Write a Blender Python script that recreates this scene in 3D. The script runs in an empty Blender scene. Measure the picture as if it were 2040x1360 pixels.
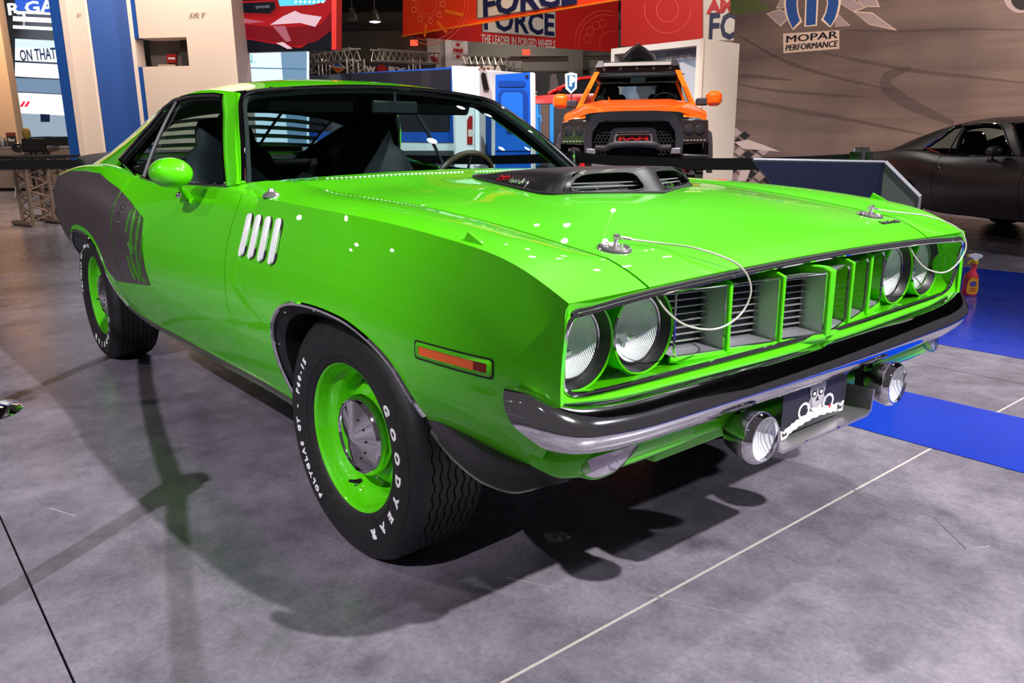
import bpy, bmesh, math, random
import numpy as np
from mathutils import Vector, Matrix
from mathutils.geometry import delaunay_2d_cdt
SC = bpy.context.scene
COL = SC.collection
random.seed(7)
PI = math.pi

# ------------------------------------------------------------------ camera
cam = bpy.data.cameras.new('camera'); cam.sensor_width = 36.0; cam.lens = 36.0*1587.2/2040
camo = bpy.data.objects.new('camera', cam); COL.objects.link(camo)
CAM = Vector((1.8146, -1.8034, 1.0925))
YAW, PITCH, ROLL = math.radians(140.6128), math.radians(14.0341), math.radians(-0.5796)
fw = Vector((math.cos(YAW)*math.cos(PITCH), math.sin(YAW)*math.cos(PITCH), -math.sin(PITCH)))
rt = Vector((math.sin(YAW), -math.cos(YAW), 0)); up = rt.cross(fw)
r2 = rt*math.cos(ROLL)+up*math.sin(ROLL); u2 = up*math.cos(ROLL)-rt*math.sin(ROLL)
camo.matrix_world = Matrix(((r2.x, u2.x, -fw.x, CAM.x), (r2.y, u2.y, -fw.y, CAM.y), (r2.z, u2.z, -fw.z, CAM.z), (0, 0, 0, 1)))
cam.clip_start = .05; cam.clip_end = 200
SC.camera = camo

# ------------------------------------------------------------------ light
w = bpy.data.worlds.new('hall'); SC.world = w; w.use_nodes = True
w.node_tree.nodes['Background'].inputs[0].default_value = (.66, .60, .66, 1)
w.node_tree.nodes['Background'].inputs[1].default_value = .10
SC.view_settings.view_transform = 'Standard'; SC.view_settings.look = 'None'
SC.view_settings.exposure = 0.0; SC.view_settings.gamma = 1.0
try: SC.view_settings.use_curve_mapping = False
except Exception: pass

LAMPS = []   # (position, target): a lamp housing is built for each further down
def spot(pos, tgt, power, color=(1, 1, 1), size=60, blend=.5, r=.12, house=True):
    l = bpy.data.lights.new('spot_light', 'SPOT'); l.energy = power; l.color = color
    l.spot_size = math.radians(size); l.spot_blend = blend; l.shadow_soft_size = r
    o = bpy.data.objects.new('spot_light', l); COL.objects.link(o); o.location = pos
    o.rotation_euler = (Vector(tgt)-Vector(pos)).to_track_quat('-Z', 'Y').to_euler()
    if house: LAMPS.append((pos, tgt))
    return o
def area(pos, tgt, power, color=(1, 1, 1), sx=1, sy=1):
    l = bpy.data.lights.new('area_light', 'AREA'); l.energy = power; l.color = color
    l.shape = 'RECTANGLE'; l.size = sx; l.size_y = sy
    o = bpy.data.objects.new('area_light', l); COL.objects.link(o); o.location = pos
    o.rotation_euler = (Vector(tgt)-Vector(pos)).to_track_quat('-Z', 'Y').to_euler()
    return o
# the key lamp in front of the car (its shadows of the two driving lamps fix its direction)
spot((6.8, 1.75, 7.4), (0.3, 0, .5), 6200, (1, .97, .96), 42, .6, .10)
# rig of lamps over the stand
spot((1.0, 5.2, 7.2), (-.3, .2, .8), 1500, (.97, .97, 1), 60, .6, .12)
spot((-2.2, 4.2, 7.2), (-1.2, 0, 1.), 900, (1, .94, .86), 60, .6, .12)
spot((-4.5, -6.0, 6.5), (-1.8, -.9, .5), 520, (1, .92, .84), 46, .6, .12)
spot((4.2, -8.2, 8.0), (-2.0, -1.0, .2), 4800, (.95, .91, 1), 24, .5, .07)   # throws the barrier's shadow on the floor beside the car
spot((8.0, 7.0, 7.2), (2.4, 3.0, 0), 2600, (.92, .92, 1), 70, .6, .12)
spot((6.0, -2.5, 7.2), (1.8, -1.4, 0), 160, (.88, .86, 1), 60, .6, .12)
# lamps added to brighten the neighbouring stands, no such fixtures in view
spot((-2.5, 11.5, 8.0), (-5.5, 16.0, 3.0), 3900, (1, .86, .76), 80, .7, .2)     # asphalt backdrop, left part
spot((2.0, 9.5, 8.0), (-.5, 14.0, 2.2), 3700, (1, .88, .80), 80, .7, .2)       # asphalt backdrop, right part
spot((-3.4, 4.4, 7.6), (-6.4, 6.6, 1.4), 6500, (1, .93, .88), 60, .6, .2)      # pickup
spot((-7.5, 2.5, 7.6), (-10.5, 7.5, 1.6), 3600, (.95, .97, 1), 70, .6, .2)     # van
spot((-6.5, -.5, 7.2), (-13.0, 1.3, 3.0), 2600, (1, .88, .76), 75, .6, .2)     # left walls
spot((-9.0, 12.0, 9.5), (-16.5, 18.0, 5.5), 5200, (1, .86, .74), 55, .6, .2)   # hanging banners
spot((-8., 9.0, 8.6), (-9.6, 11.5, 2.4), 1800, (1, .92, .84), 60, .6, .2)       # display booth
spot((-12., 3.4, 7.6), (-14.2, 3.2, 3.4), 900, (1, .90, .80), 60, .8, .2)      # top of the cream wall
spot((-3.2, 10.6, 7.0), (-7.0, 10.3, 1.8), 1900, (1, .90, .80), 50, .7, .2)     # end of the display booth
spot((-13.5, 5.6, 5.4), (-18.9, 12.7, 5.6), 1500, (1, .62, .32), 46, .8, .2)   # orange glow on the near banner
# general hall lighting under the ceiling
for hx, hy in ((-14, 10), (-24, 20), (-12, 24), (-26, 4), (-32, 26)):
    spot((hx, hy, 10.6), (hx, hy, 0), 1500, (1, .93, .86), 120, .8, .25, False)

# ------------------------------------------------------------------ materials
MATS = {}
def mat(name, color, rough=.5, metal=0., coat=0., coatr=.03, emit=None, es=0., spec=.5, alpha=1., trans=0., ior=1.45):
    if name in MATS: return MATS[name]
    m = bpy.data.materials.new(name); m.use_nodes = True
    b = m.node_tree.nodes['Principled BSDF']
    b.inputs['Base Color'].default_value = (*color, 1)
    b.inputs['Roughness'].default_value = rough
    b.inputs['Metallic'].default_value = metal
    b.inputs['Coat Weight'].default_value = coat
    b.inputs['Coat Roughness'].default_value = coatr
    b.inputs['Specular IOR Level'].default_value = spec
    b.inputs['Alpha'].default_value = alpha
    b.inputs['Transmission Weight'].default_value = trans
    b.inputs['IOR'].default_value = ior
    if emit: b.inputs['Emission Color'].default_value = (*emit, 1); b.inputs['Emission Strength'].default_value = es
    m.diffuse_color = (*color, 1)
    MATS[name] = m
    return m
def noise_mat(name, c1, c2, scale=8, rough=(.4, .6), detail=8, bump=0, metal=0., coord='Object', stretch=(1, 1, 1), lo=.35, hi=.65, coat=0.):
    if name in MATS: return MATS[name]
    m = mat(name, c1, rough[0], metal, coat); nt = m.node_tree; N = nt.nodes; L = nt.links
    b = N['Principled BSDF']
    tc = N.new('ShaderNodeTexCoord'); mp = N.new('ShaderNodeMapping'); mp.inputs['Scale'].default_value = stretch
    L.new(tc.outputs[coord], mp.inputs[0])
    n = N.new('ShaderNodeTexNoise'); n.inputs['Scale'].default_value = scale; n.inputs['Detail'].default_value = detail
    n.inputs['Roughness'].default_value = .65
    L.new(mp.outputs[0], n.inputs[0])
    r = N.new('ShaderNodeValToRGB'); r.color_ramp.elements[0].position = lo; r.color_ramp.elements[1].position = hi
    r.color_ramp.elements[0].color = (*c1, 1); r.color_ramp.elements[1].color = (*c2, 1)
    L.new(n.outputs[0], r.inputs[0]); L.new(r.outputs[0], b.inputs['Base Color'])
    mr = N.new('ShaderNodeMapRange'); mr.inputs[1].default_value = lo; mr.inputs[2].default_value = hi
    mr.inputs[3].default_value = rough[0]; mr.inputs[4].default_value = rough[1]
    L.new(n.outputs[0], mr.inputs[0]); L.new(mr.outputs[0], b.inputs['Roughness'])
    if bump:
        bp = N.new('ShaderNodeBump'); bp.inputs['Strength'].default_value = bump; bp.inputs['Distance'].default_value = .01
        L.new(n.outputs[0], bp.inputs['Height']); L.new(bp.outputs[0], b.inputs['Normal'])
    return m
def glass_mat(name, tint=(.8, .9, .9), gl=1.0, rough=.0):
    if name in MATS: return MATS[name]
    m = bpy.data.materials.new(name); m.use_nodes = True; nt = m.node_tree; N = nt.nodes; L = nt.links
    N.remove(N['Principled BSDF']); out = N['Material Output']
    t = N.new('ShaderNodeBsdfTransparent'); t.inputs[0].default_value = (*tint, 1)
    g = N.new('ShaderNodeBsdfGlossy'); g.inputs['Roughness'].default_value = rough
    # Schlick reflectance, the same from both sides of the sheet
    f = N.new('ShaderNodeLayerWeight'); f.inputs[0].default_value = .5
    pw = N.new('ShaderNodeMath'); pw.operation = 'POWER'; pw.inputs[1].default_value = 5.
    mx = N.new('ShaderNodeMixShader')
    mu = N.new('ShaderNodeMath'); mu.operation = 'MULTIPLY_ADD'; mu.inputs[1].default_value = .92*gl; mu.inputs[2].default_value = .06*gl
    L.new(f.outputs['Facing'], pw.inputs[0]); L.new(pw.outputs[0], mu.inputs[0]); L.new(mu.outputs[0], mx.inputs[0])
    L.new(t.outputs[0], mx.inputs[1]); L.new(g.outputs[0], mx.inputs[2]); L.new(mx.outputs[0], out.inputs[0])
    MATS[name] = m
    return m
def emit_mat(name, color, s):
    return mat(name, (.004, .004, .004), .6, emit=color, es=s, spec=0.)

# ------------------------------------------------------------------ mesh helpers
class MB:
    def __init__(s): s.v = []; s.f = []
    def add(s, vs, fs):
        n = len(s.v); s.v += [tuple(map(float, q)) for q in vs]; s.f += [tuple(i+n for i in f) for f in fs]; return s
    def box(s, c, d, rot=None, bev=0.):
        x, y, z = (q/2 for q in d)
        if bev > 0:
            # chamfered box: three rounded loops
            b = min(bev, x, y, z)
            ring = [(x, y-b), (x-b, y), (-x+b, y), (-x, y-b), (-x, -y+b), (-x+b, -y), (x-b, -y), (x, -y+b)]
            ins = [(x-b, y-b), (x-b, y-b), (-x+b, y-b), (-x+b, y-b), (-x+b, -y+b), (-x+b, -y+b), (x-b, -y+b), (x-b, -y+b)]
            vs = [(p[0], p[1], -z) for p in ins]+[(p[0], p[1], -z+b) for p in ring]+[(p[0], p[1], z-b) for p in ring]+[(p[0], p[1], z) for p in ins]
            fs = [tuple(range(7, -1, -1)), tuple(range(24, 32))]
            for k in range(3):
                for i in range(8):
                    j = (i+1) % 8; fs.append((8*k+i, 8*k+j, 8*k+8+j, 8*k+8+i))
        else:
            vs = [(-x, -y, -z), (x, -y, -z), (x, y, -z), (-x, y, -z), (-x, -y, z), (x, -y, z), (x, y, z), (-x, y, z)]
            fs = [(0, 3, 2, 1), (4, 5, 6, 7), (0, 1, 5, 4), (1, 2, 6, 5), (2, 3, 7, 6), (3, 0, 4, 7)]
        vs = [Vector(q) for q in vs]
        if rot is not None: vs = [rot @ q for q in vs]
        c = Vector(c)
        return s.add([q+c for q in vs], fs)
    def tube(s, path, r, n=8, closed=False, cap=True, flat=None):
        P = [Vector(p) for p in path]; m = len(P); rs = r if isinstance(r, (list, tuple)) else [r]*m
        vs = []; nrm = None
        for i, p in enumerate(P):
            a = P[(i-1) % m] if (closed or i) else p; b = P[(i+1) % m] if (closed or i < m-1) else p
            t = (b-a)
            if t.length < 1e-9: t = Vector((0, 0, 1))
            t.normalize()
            if nrm is None:
                nrm = Vector((0, 0, 1)) if abs(t.z) < .9 else Vector((1, 0, 0))
            nrm = nrm-t*nrm.dot(t)
            if nrm.length < 1e-6: nrm = t.orthogonal()
            nrm.normalize(); bn = t.cross(nrm)
            fl = flat or 1.
            for k in range(n):
                an = 2*PI*k/n; vs.append(p+nrm*math.cos(an)*rs[i]+bn*math.sin(an)*rs[i]*fl)
        fs = []
        for i in range(m if closed else m-1):
            j = (i+1) % m
            for k in range(n):
                l = (k+1) % n; fs.append((i*n+k, i*n+l, j*n+l, j*n+k))
        if cap and not closed: fs += [tuple(range(n-1, -1, -1)), tuple((m-1)*n+k for k in range(n))]
        return s.add(vs, fs)
    def lathe(s, prof, n=48, axis='z', c=(0, 0, 0), arc=2*PI, fn=None):
        # prof: (radius, height along axis)
        full = abs(arc-2*PI) < 1e-6; k = n if full else n+1; vs = []
        for i in range(k):
            a = arc*i/n; ca, sa = math.cos(a), math.sin(a)
            for j, (r, h) in enumerate(prof):
                if fn: r, h = fn(r, h, a, j)
                if axis == 'z': q = (r*ca, r*sa, h)
                elif axis == 'y': q = (r*ca, h, r*sa)
                else: q = (h, r*ca, r*sa)
                vs.append((q[0]+c[0], q[1]+c[1], q[2]+c[2]))
        m = len(prof); fs = []
        for i in range(n):
            i2 = (i+1) % k
            for j in range(m-1): fs.append((i*m+j, i2*m+j, i2*m+j+1, i*m+j+1))
        return s.add(vs, fs)
    def prism(s, poly, h0, h1, fn=None):
        # poly in 2-D, extruded h0..h1; fn maps (u, v, h) to a point
        fn = fn or (lambda u, v, h: (u, v, h)); n = len(poly)
        vs = [fn(p[0], p[1], h0) for p in poly]+[fn(p[0], p[1], h1) for p in poly]
        fs = [tuple(range(n-1, -1, -1)), tuple(range(n, 2*n))]+[(i, (i+1) % n, n+(i+1) % n, n+i) for i in range(n)]
        return s.add(vs, fs)
    def grid(s, P):
        n, m = len(P), len(P[0]); vs = [q for row in P for q in row]
        return s.add(vs, [(i*m+j, (i+1)*m+j, (i+1)*m+j+1, i*m+j+1) for i in range(n-1) for j in range(m-1)])
    def ball(s, c, r, n=16, m=10, sc=(1, 1, 1), rot=None):
        vs = [];
        for i in range(m+1):
            t = PI*i/m
            for j in range(n):
                a = 2*PI*j/n; q = Vector((math.sin(t)*math.cos(a)*r*sc[0], math.sin(t)*math.sin(a)*r*sc[1], math.cos(t)*r*sc[2]))
                if rot is not None: q = rot @ q
                vs.append(q+Vector(c))
        return s.add(vs, [(i*n+j, (i+1)*n+j, (i+1)*n+(j+1) % n, i*n+(j+1) % n) for i in range(m) for j in range(n)])
    def build(s, name, m, parent=None, ang=35, solid=0., bev=0., weld=True, off=-1., outward=None):
        me = bpy.data.meshes.new(name); bm = bmesh.new()
        vv = [bm.verts.new(q) for q in s.v]
        for f in s.f:
            try: bm.faces.new([vv[i] for i in f])
            except ValueError: pass
        if weld: bmesh.ops.remove_doubles(bm, verts=bm.verts, dist=1e-5)
        bm.normal_update()
        if outward is not None:
            # open sheets: make the normals agree with a direction
            d = Vector(outward)
            fl = [f for f in bm.faces if f.normal.dot(d) < 0]
            if len(fl) > len(bm.faces)/2: bmesh.ops.reverse_faces(bm, faces=bm.faces)
        else: bmesh.ops.recalc_face_normals(bm, faces=bm.faces)
        if solid:
            g = bmesh.ops.solidify(bm, geom=bm.faces[:], thickness=solid)
        bm.normal_update()
        ca = math.radians(ang)
        for f in bm.faces: f.smooth = True
        for e in bm.edges:
            if len(e.link_faces) == 2:
                if e.calc_face_angle(0) > ca: e.smooth = False
        bm.to_mesh(me); bm.free()
        me.materials.append(m if m else mat('plain_grey', (.3, .3, .3)))
        return link(name, me, parent, bev)
def link(name, me, parent=None, bev=0.):
    o = bpy.data.objects.new(name, me); COL.objects.link(o)
    if parent is not None: o.parent = parent
    if bev:
        b = o.modifiers.new('bevel', 'BEVEL'); b.width = bev; b.segments = 2; b.limit_method = 'ANGLE'; b.angle_limit = math.radians(40)
    return o
def tag(o, label=None, cat=None, group=None, kind=None):
    if label: o['label'] = label
    if cat: o['category'] = cat
    if group: o['group'] = group
    if kind: o['kind'] = kind
    return o
def thing(name, label, cat, loc=(0, 0, 0), rz=0., group=None):
    o = bpy.data.objects.new(name, None); COL.objects.link(o); o.location = loc; o.rotation_euler = (0, 0, rz)
    o.empty_display_size = .1
    return tag(o, label, cat, group)
def dup(o, parent=None):
    c = o.copy(); COL.objects.link(c); c.parent = parent
    for ch in [q for q in list(COL.objects) if q.parent == o]: dup(ch, c)
    return c
def text_polys(txt, size=1., shear=0., sx=1., bold=0., align='CENTER', res=2, space=1., fill=True, bevel=0., depth=0.):
    # returns (verts, faces) of a text in its own x-y plane
    cu = bpy.data.curves.new('t', 'FONT'); cu.body = txt; cu.size = size; cu.shear = shear
    cu.align_x = align; cu.align_y = 'CENTER'; cu.resolution_u = res; cu.space_character = space
    cu.offset = bold
    cu.extrude = depth
    if not fill: cu.fill_mode = 'NONE'; cu.bevel_depth = bevel; cu.bevel_resolution = 0
    o = bpy.data.objects.new('t', cu); COL.objects.link(o)
    dg = bpy.context.evaluated_depsgraph_get(); dg.update()
    me = o.evaluated_get(dg).to_mesh()
    vs = [(q.co.x*sx, q.co.y, q.co.z) for q in me.vertices]; fs = [tuple(p.vertices) for p in me.polygons]
    o.evaluated_get(dg).to_mesh_clear(); bpy.data.objects.remove(o); bpy.data.curves.remove(cu)
    return vs, fs
def text_on(name, txt, size, m, parent, origin, ux, uy, lift=.002, **kw):
    # flat text: origin + x*ux + y*uy, lifted along the normal, with a little thickness
    vs, fs = text_polys(txt, size, **kw); U = Vector(ux).normalized(); V = Vector(uy).normalized(); Nn = U.cross(V); O = Vector(origin)
    mb = MB(); mb.add([O+U*x+V*y+Nn*(lift+z) for x, y, z in vs], fs)
    return mb.build(name, m, parent, weld=False, outward=Nn)
def nspline(xs, ys):
    # natural cubic spline through (xs, ys); ys may be a matrix
    xs = np.asarray(xs, float); ys = np.asarray(ys, float); o = np.argsort(xs); xs = xs[o]; ys = ys[o]
    n = len(xs); h = np.diff(xs); A = np.eye(n); B = np.zeros_like(ys)
    for i in range(1, n-1):
        A[i, i-1] = h[i-1]; A[i, i] = 2*(h[i-1]+h[i]); A[i, i+1] = h[i]
        B[i] = 6*((ys[i+1]-ys[i])/h[i]-(ys[i]-ys[i-1])/h[i-1])
    M = np.linalg.solve(A, B)
    def f(x):
        x = min(max(x, xs[0]), xs[-1]); i = min(max(int(np.searchsorted(xs, x))-1, 0), n-2); d = h[i]
        a = (xs[i+1]-x)/d; b = (x-xs[i])/d
        return a*ys[i]+b*ys[i+1]+((a**3-a)*M[i]+(b**3-b)*M[i+1])*d*d/6
    return f
def lin(pts):
    pts = sorted(pts)
    xs = [p[0] for p in pts]; ys = [p[1] for p in pts]
    return lambda x: float(np.interp(x, xs, ys))
def smooth_poly(pts, n=8, closed=False):
    # Catmull-Rom through the points
    P = [np.array(p, float) for p in pts]; m = len(P); out = []
    for i in range(m if closed else m-1):
        p1, p2 = P[i], P[(i+1) % m]
        p0 = P[i-1] if (closed or i > 0) else 2*p1-p2
        p3 = P[(i+2) % m] if (closed or i+2 < m) else 2*p2-p1
        for k in range(n):
            t = k/n
            out.append(tuple(.5*((2*p1)+(-p0+p2)*t+(2*p0-5*p1+4*p2-p3)*t*t+(-p0+3*p1-3*p2+p3)*t**3)))
    if not closed: out.append(tuple(P[-1]))
    return out
def densify(poly, d):
    out = []; n = len(poly)
    for i in range(n):
        a = np.array(poly[i], float); b = np.array(poly[(i+1) % n], float); k = max(1, int(np.ceil(np.linalg.norm(b-a)/d)))
        for j in range(k): out.append(tuple(a+(b-a)*j/k))
    return out
def inside(p, poly):
    x, y = p; c = False; n = len(poly); j = n-1
    for i in range(n):
        xi, yi = poly[i]; xj, yj = poly[j]
        if (yi > y) != (yj > y) and x < (xj-xi)*(y-yi)/(yj-yi)+xi: c = not c
        j = i
    return c
def fill2d(poly, d, gx=None, gy=None, dens=True, lines=()):
    # triangulate a 2-D polygon with a regular grid of inner points (spacing d)
    P = densify(poly, d) if dens else list(poly)
    a = np.array(P); lo = a.min(0); hi = a.max(0); V = [Vector(p) for p in P]; E = [(i, (i+1) % len(P)) for i in range(len(P))]
    LP = []
    for ln in lines:
        n0 = len(V); V += [Vector(q) for q in ln]; E += [(n0+i, n0+i+1) for i in range(len(ln)-1)]; LP += [tuple(q) for q in ln]
    LA = np.array(LP) if LP else None
    gx = gx or d; gy = gy or d
    xs = np.arange(math.floor(lo[0]/gx)*gx, hi[0]+gx, gx); ys = np.arange(math.floor(lo[1]/gy)*gy, hi[1]+gy, gy)
    seg = np.array([(*P[i], *P[(i+1) % len(P)]) for i in range(len(P))])
    for x in xs:
        for y in ys:
            if not inside((x, y), P): continue
            dx = seg[:, 2]-seg[:, 0]; dy = seg[:, 3]-seg[:, 1]; L2 = dx*dx+dy*dy+1e-12
            t = np.clip(((x-seg[:, 0])*dx+(y-seg[:, 1])*dy)/L2, 0, 1)
            q = np.min((x-seg[:, 0]-t*dx)**2+(y-seg[:, 1]-t*dy)**2)
            if LA is not None and np.min((LA[:, 0]-x)**2+(LA[:, 1]-y)**2) < (.5*min(gx, gy))**2: continue
            if q > (.35*min(gx, gy))**2: V.append(Vector((x, y)))
    r = delaunay_2d_cdt(V, E, [], 1, 1e-6)
    return [tuple(q) for q in r[0]], [tuple(f) for f in r[2]]
# ------------------------------------------------------------------ body surface of the green car (x forward from the front axle, y half-width, z up)
SX = [-3.82, -3.6, -3.3, -3.0, -2.74, -2.3, -1.9, -1.5, -1.0, -.5, 0., .3, .5, .68, .80]
FEAT = {  # five feature lines of the side, (y, z) at each station
 'A': ([.74, .77, .80, .82, .83, .835, .84, .84, .84, .84, .84, .845, .85, .835, .80], [.61, .585, .505, .46, .42, .34, .31, .31, .31, .31, .33, .43, .47, .465, .465]),
 'B': ([.78, .825, .865, .89, .905, .905, .90, .90, .90, .90, .902, .905, .90, .878, .845], [.66, .63, .59, .56, .53, .48, .46, .46, .46, .46, .48, .53, .55, .55, .55]),
 'C': ([.80, .85, .885, .91, .925, .935, .938, .937, .935, .934, .934, .93, .92, .895, .858], [.72, .72, .72, .71, .70, .68, .66, .64, .63, .63, .64, .645, .65, .65, .645]),
 'D': ([.80, .845, .88, .903, .918, .925, .918, .91, .91, .915, .918, .913, .90, .878, .85], [.84, .855, .865, .87, .87, .865, .83, .80, .80, .80, .81, .80, .785, .765, .735]),
 'E': ([.775, .80, .82, .833, .84, .842, .836, .832, .836, .862, .878, .872, .861, .848, .838], [.93, .94, .965, .985, .995, .987, .947, .938, .945, .942, .930, .916, .897, .863, .812]),
}
_fs = {k: nspline(SX, np.array(v).T) for k, v in FEAT.items()}
_cache = {}
def side_curve(x):
    k = round(x, 4)
    if k not in _cache:
        P = np.array([_fs[c](x) for c in 'ABCDE']); s = np.concatenate([[0], np.cumsum(np.hypot(*np.diff(P, axis=0).T))]); s /= s[-1]
        _cache[k] = nspline(s, P)
    return _cache[k]
def side(x, v): y, z = side_curve(x)(v); return float(y), float(z)
def side_v(x, z):
    f = side_curve(x); a, b = 0., 1.
    if z <= f(0)[1]: return 0.
    if z >= f(1)[1]: return 1.
    for _ in range(26):
        m = (a+b)/2
        if f(m)[1] < z: a = m
        else: b = m
    return (a+b)/2
def side_y(x, z): return side(x, side_v(x, z))[0]
def edgeE(x): y, z = _fs['E'](x); return float(y), float(z)
# top of the body: shoulder, hood cut, bulge edge, centre line
cut_y = nspline([-.9, -.645, -.2, .2, .5, .686, .80], [.69, .682, .662, .645, .632, .622, .608])
_cz0 = nspline([-1.0, -.80, -.645, -.451, -.222, .063, .214, .365, .466, .585, .686], [.985, .982, .977, .959, .947, .933, .920, .904, .891, .8745, .860])
_cz1 = nspline([.686, .72, .76, .785, .82], [.860, .847, .828, .813, .790])
_ce0 = nspline([-1.0, -.80, -.66, -.5, -.2, .1, .3, .45, .585, .686], [.998, .997, .990, .977, .966, .957, .947, .922, .889, .8625])
_ce1 = nspline([.686, .72, .76, .785, .82], [.8625, .853, .837, .822, .800])
cut_z = lambda x: _cz0(x) if x <= .686 else _cz1(x)
cen_z = lambda x: _ce0(x) if x <= .686 else _ce1(x)
def top(x, y):
    y = abs(y); yE, zE = edgeE(x); c = float(cut_y(x)); zc = float(cut_z(x)); z0 = float(cen_z(x))
    if y >= c:
        t = (y-c)/(yE-c); return zc+(zE-zc)*t+.040*t*(1-t)*min(1., max(0., (.79-x)/.25))
    t = y/c
    q = min(1., max(0., (t-.38)/.34)); q = q*q*(3-2*q)
    g = .20*t*t+.34*q+.46*t**3
    g2 = t*t
    k = min(1, max(0, (.52-x)/.30)); k = k*k*(3-2*k); g = g*k+g2*(1-k)
    return z0+(zc-z0)*float(g)
# ------------------------------------------------------------------ paint and trim
GREEN = mat('lime_paint', (.082, .58, .0008), .45, 0, 1., .012, spec=.15)
BLACKS = mat('satin_black', (.030, .027, .032), .42, 0, .25, .25)
BILL = mat('billboard_black', (.070, .052, .058), .36, .25, .0)
CHROME = mat('chrome', (.80, .79, .82), .045, 1.)
SILVER = mat('argent_silver', (.46, .44, .50), .38, .75)
BLACK = mat('flat_black', (.006, .006, .007), .7)
RUBBER = noise_mat('tyre_rubber', (.006, .0055, .0065), (.013, .0115, .0135), 60, (.50, .64))
WHITE = mat('raised_white', (.85, .85, .85), .5)
GLASSM = glass_mat('window_glass', (.66, .80, .80), .62)
LENS = glass_mat('lamp_glass', (.97, .98, 1.), 1.)
AMBER = mat('amber_lens', (.75, .10, .004), .15, 0, .6, emit=(1, .13, .01), es=.10)
REDLENS = mat('red_lens', (.25, .012, .01), .2, 0, .5)
INTER = mat('black_vinyl', (.008, .0085, .010), .55, spec=.25)
def ribbed(name, scale, axis='y'):
    # silvered reflector seen through a fluted lens
    if name in MATS: return MATS[name]
    m = mat(name, (.78, .78, .81), .28, .15, 1.); nt = m.node_tree; N = nt.nodes; L = nt.links
    tc = N.new('ShaderNodeTexCoord'); wv = N.new('ShaderNodeTexWave'); wv.bands_direction = axis.upper(); wv.inputs['Scale'].default_value = scale
    nz = N.new('ShaderNodeTexNoise'); nz.inputs['Scale'].default_value = 22; nz.inputs['Detail'].default_value = 3
    ad = N.new('ShaderNodeMath'); ad.operation = 'ADD'; mu = N.new('ShaderNodeMath'); mu.operation = 'MULTIPLY'; mu.inputs[1].default_value = .9
    b = N.new('ShaderNodeBump'); b.inputs['Strength'].default_value = .6; b.inputs['Distance'].default_value = .004
    L.new(tc.outputs['Object'], wv.inputs[0]); L.new(tc.outputs['Object'], nz.inputs[0]); L.new(nz.outputs[0], mu.inputs[0])
    L.new(wv.outputs['Fac'], ad.inputs[0]); L.new(mu.outputs[0], ad.inputs[1]); L.new(ad.outputs[0], b.inputs['Height'])
    L.new(b.outputs[0], N['Principled BSDF'].inputs['Normal'])
    return m
REFL = ribbed('lamp_reflector', 100)

POL = mat('polished_metal', (.86, .82, .84), .16, .92)
car = thing('muscle_car', 'lime green two-door muscle car with a black billboard stripe, in the foreground on grey concrete', 'car')

def sheet(name, V, F, m, parent, outward, flange=.012, ang=32):
    # thin sheet with its edge folded inward
    me = bpy.data.meshes.new(name); bm = bmesh.new(); vv = [bm.verts.new(q) for q in V]
    for f in F:
        try: bm.faces.new([vv[i] for i in f])
        except ValueError: pass
    bmesh.ops.remove_doubles(bm, verts=bm.verts, dist=2e-4)
    bmesh.ops.recalc_face_normals(bm, faces=bm.faces)
    bm.normal_update(); d = Vector(outward)
    if sum(f.normal.dot(d)*f.calc_area() for f in bm.faces) < 0: bmesh.ops.reverse_faces(bm, faces=bm.faces); bm.normal_update()
    if flange:
        nv = {v: v.normal.copy() for v in bm.verts}; new = {}
        for e in [e for e in bm.edges if len(e.link_faces) == 1]:
            for v in e.verts:
                if v not in new: new[v] = bm.verts.new(v.co-nv[v]*flange)
            l = e.link_loops[0]; a, b = l.vert, l.link_loop_next.vert
            bm.faces.new([b, a, new[a], new[b]])
    bm.normal_update(); ca = math.radians(ang)
    for f in bm.faces: f.smooth = True
    for e in bm.edges:
        if len(e.link_faces) == 2 and e.calc_face_angle(0) > ca: e.smooth = False
    bm.to_mesh(me); bm.free(); me.materials.append(m)
    return link(name, me, parent)

VS = .66
def xz2xv(poly): return [(x, side_v(x, z)*VS) for x, z in poly]
def side_fill(poly, s, d=.035, lift=0.):
    P, F = fill2d(poly, d)
    V = []
    for x, v in P:
        y, z = side(x, min(max(v/VS, 0), 1)); V.append((x, s*(y+lift), z))
    return V, F
def top_fill(poly, s, d=.035, lift=0.):
    P, F = fill2d(poly, d); return [(x, s*y, top(x, y)+lift) for x, y in P], F
def join(a, b):
    n = len(a[0]); return a[0]+b[0], a[1]+[tuple(i+n for i in f) for f in b[1]]
def frange(a, b, d):
    n = max(1, int(math.ceil(abs(b-a)/d))); return [a+(b-a)*i/n for i in range(n+1)]
G = .0036   # half a panel gap
DF, DR = -.655, -1.965
ARCH_F = [(-.335, .30), (-.338, .36), (-.345, .42), (-.345, .475), (-.330, .55), (-.305, .605), (-.258, .650), (-.198, .675), (-.12, .688), (-.004, .692), (.11, .686), (.175, .675), (.245, .655), (.305, .628), (.345, .595), (.372, .545), (.384, .485), (.384, .42)]
ARCH_R = [(-2.20, .36), (-2.235, .42), (-2.25, .51), (-2.272, .582), (-2.32, .63), (-2.41, .664), (-2.52, .680), (-2.65, .684), (-2.78, .676), (-2.90, .655), (-2.985, .615), (-3.035, .565), (-3.065, .50), (-3.08, .44)]
arch_f = smooth_poly(ARCH_F, 4); arch_r = smooth_poly(ARCH_R, 4)
hood_rear = lambda y: -.600-.050*(min(abs(y), .69)/.68)**2
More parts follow.
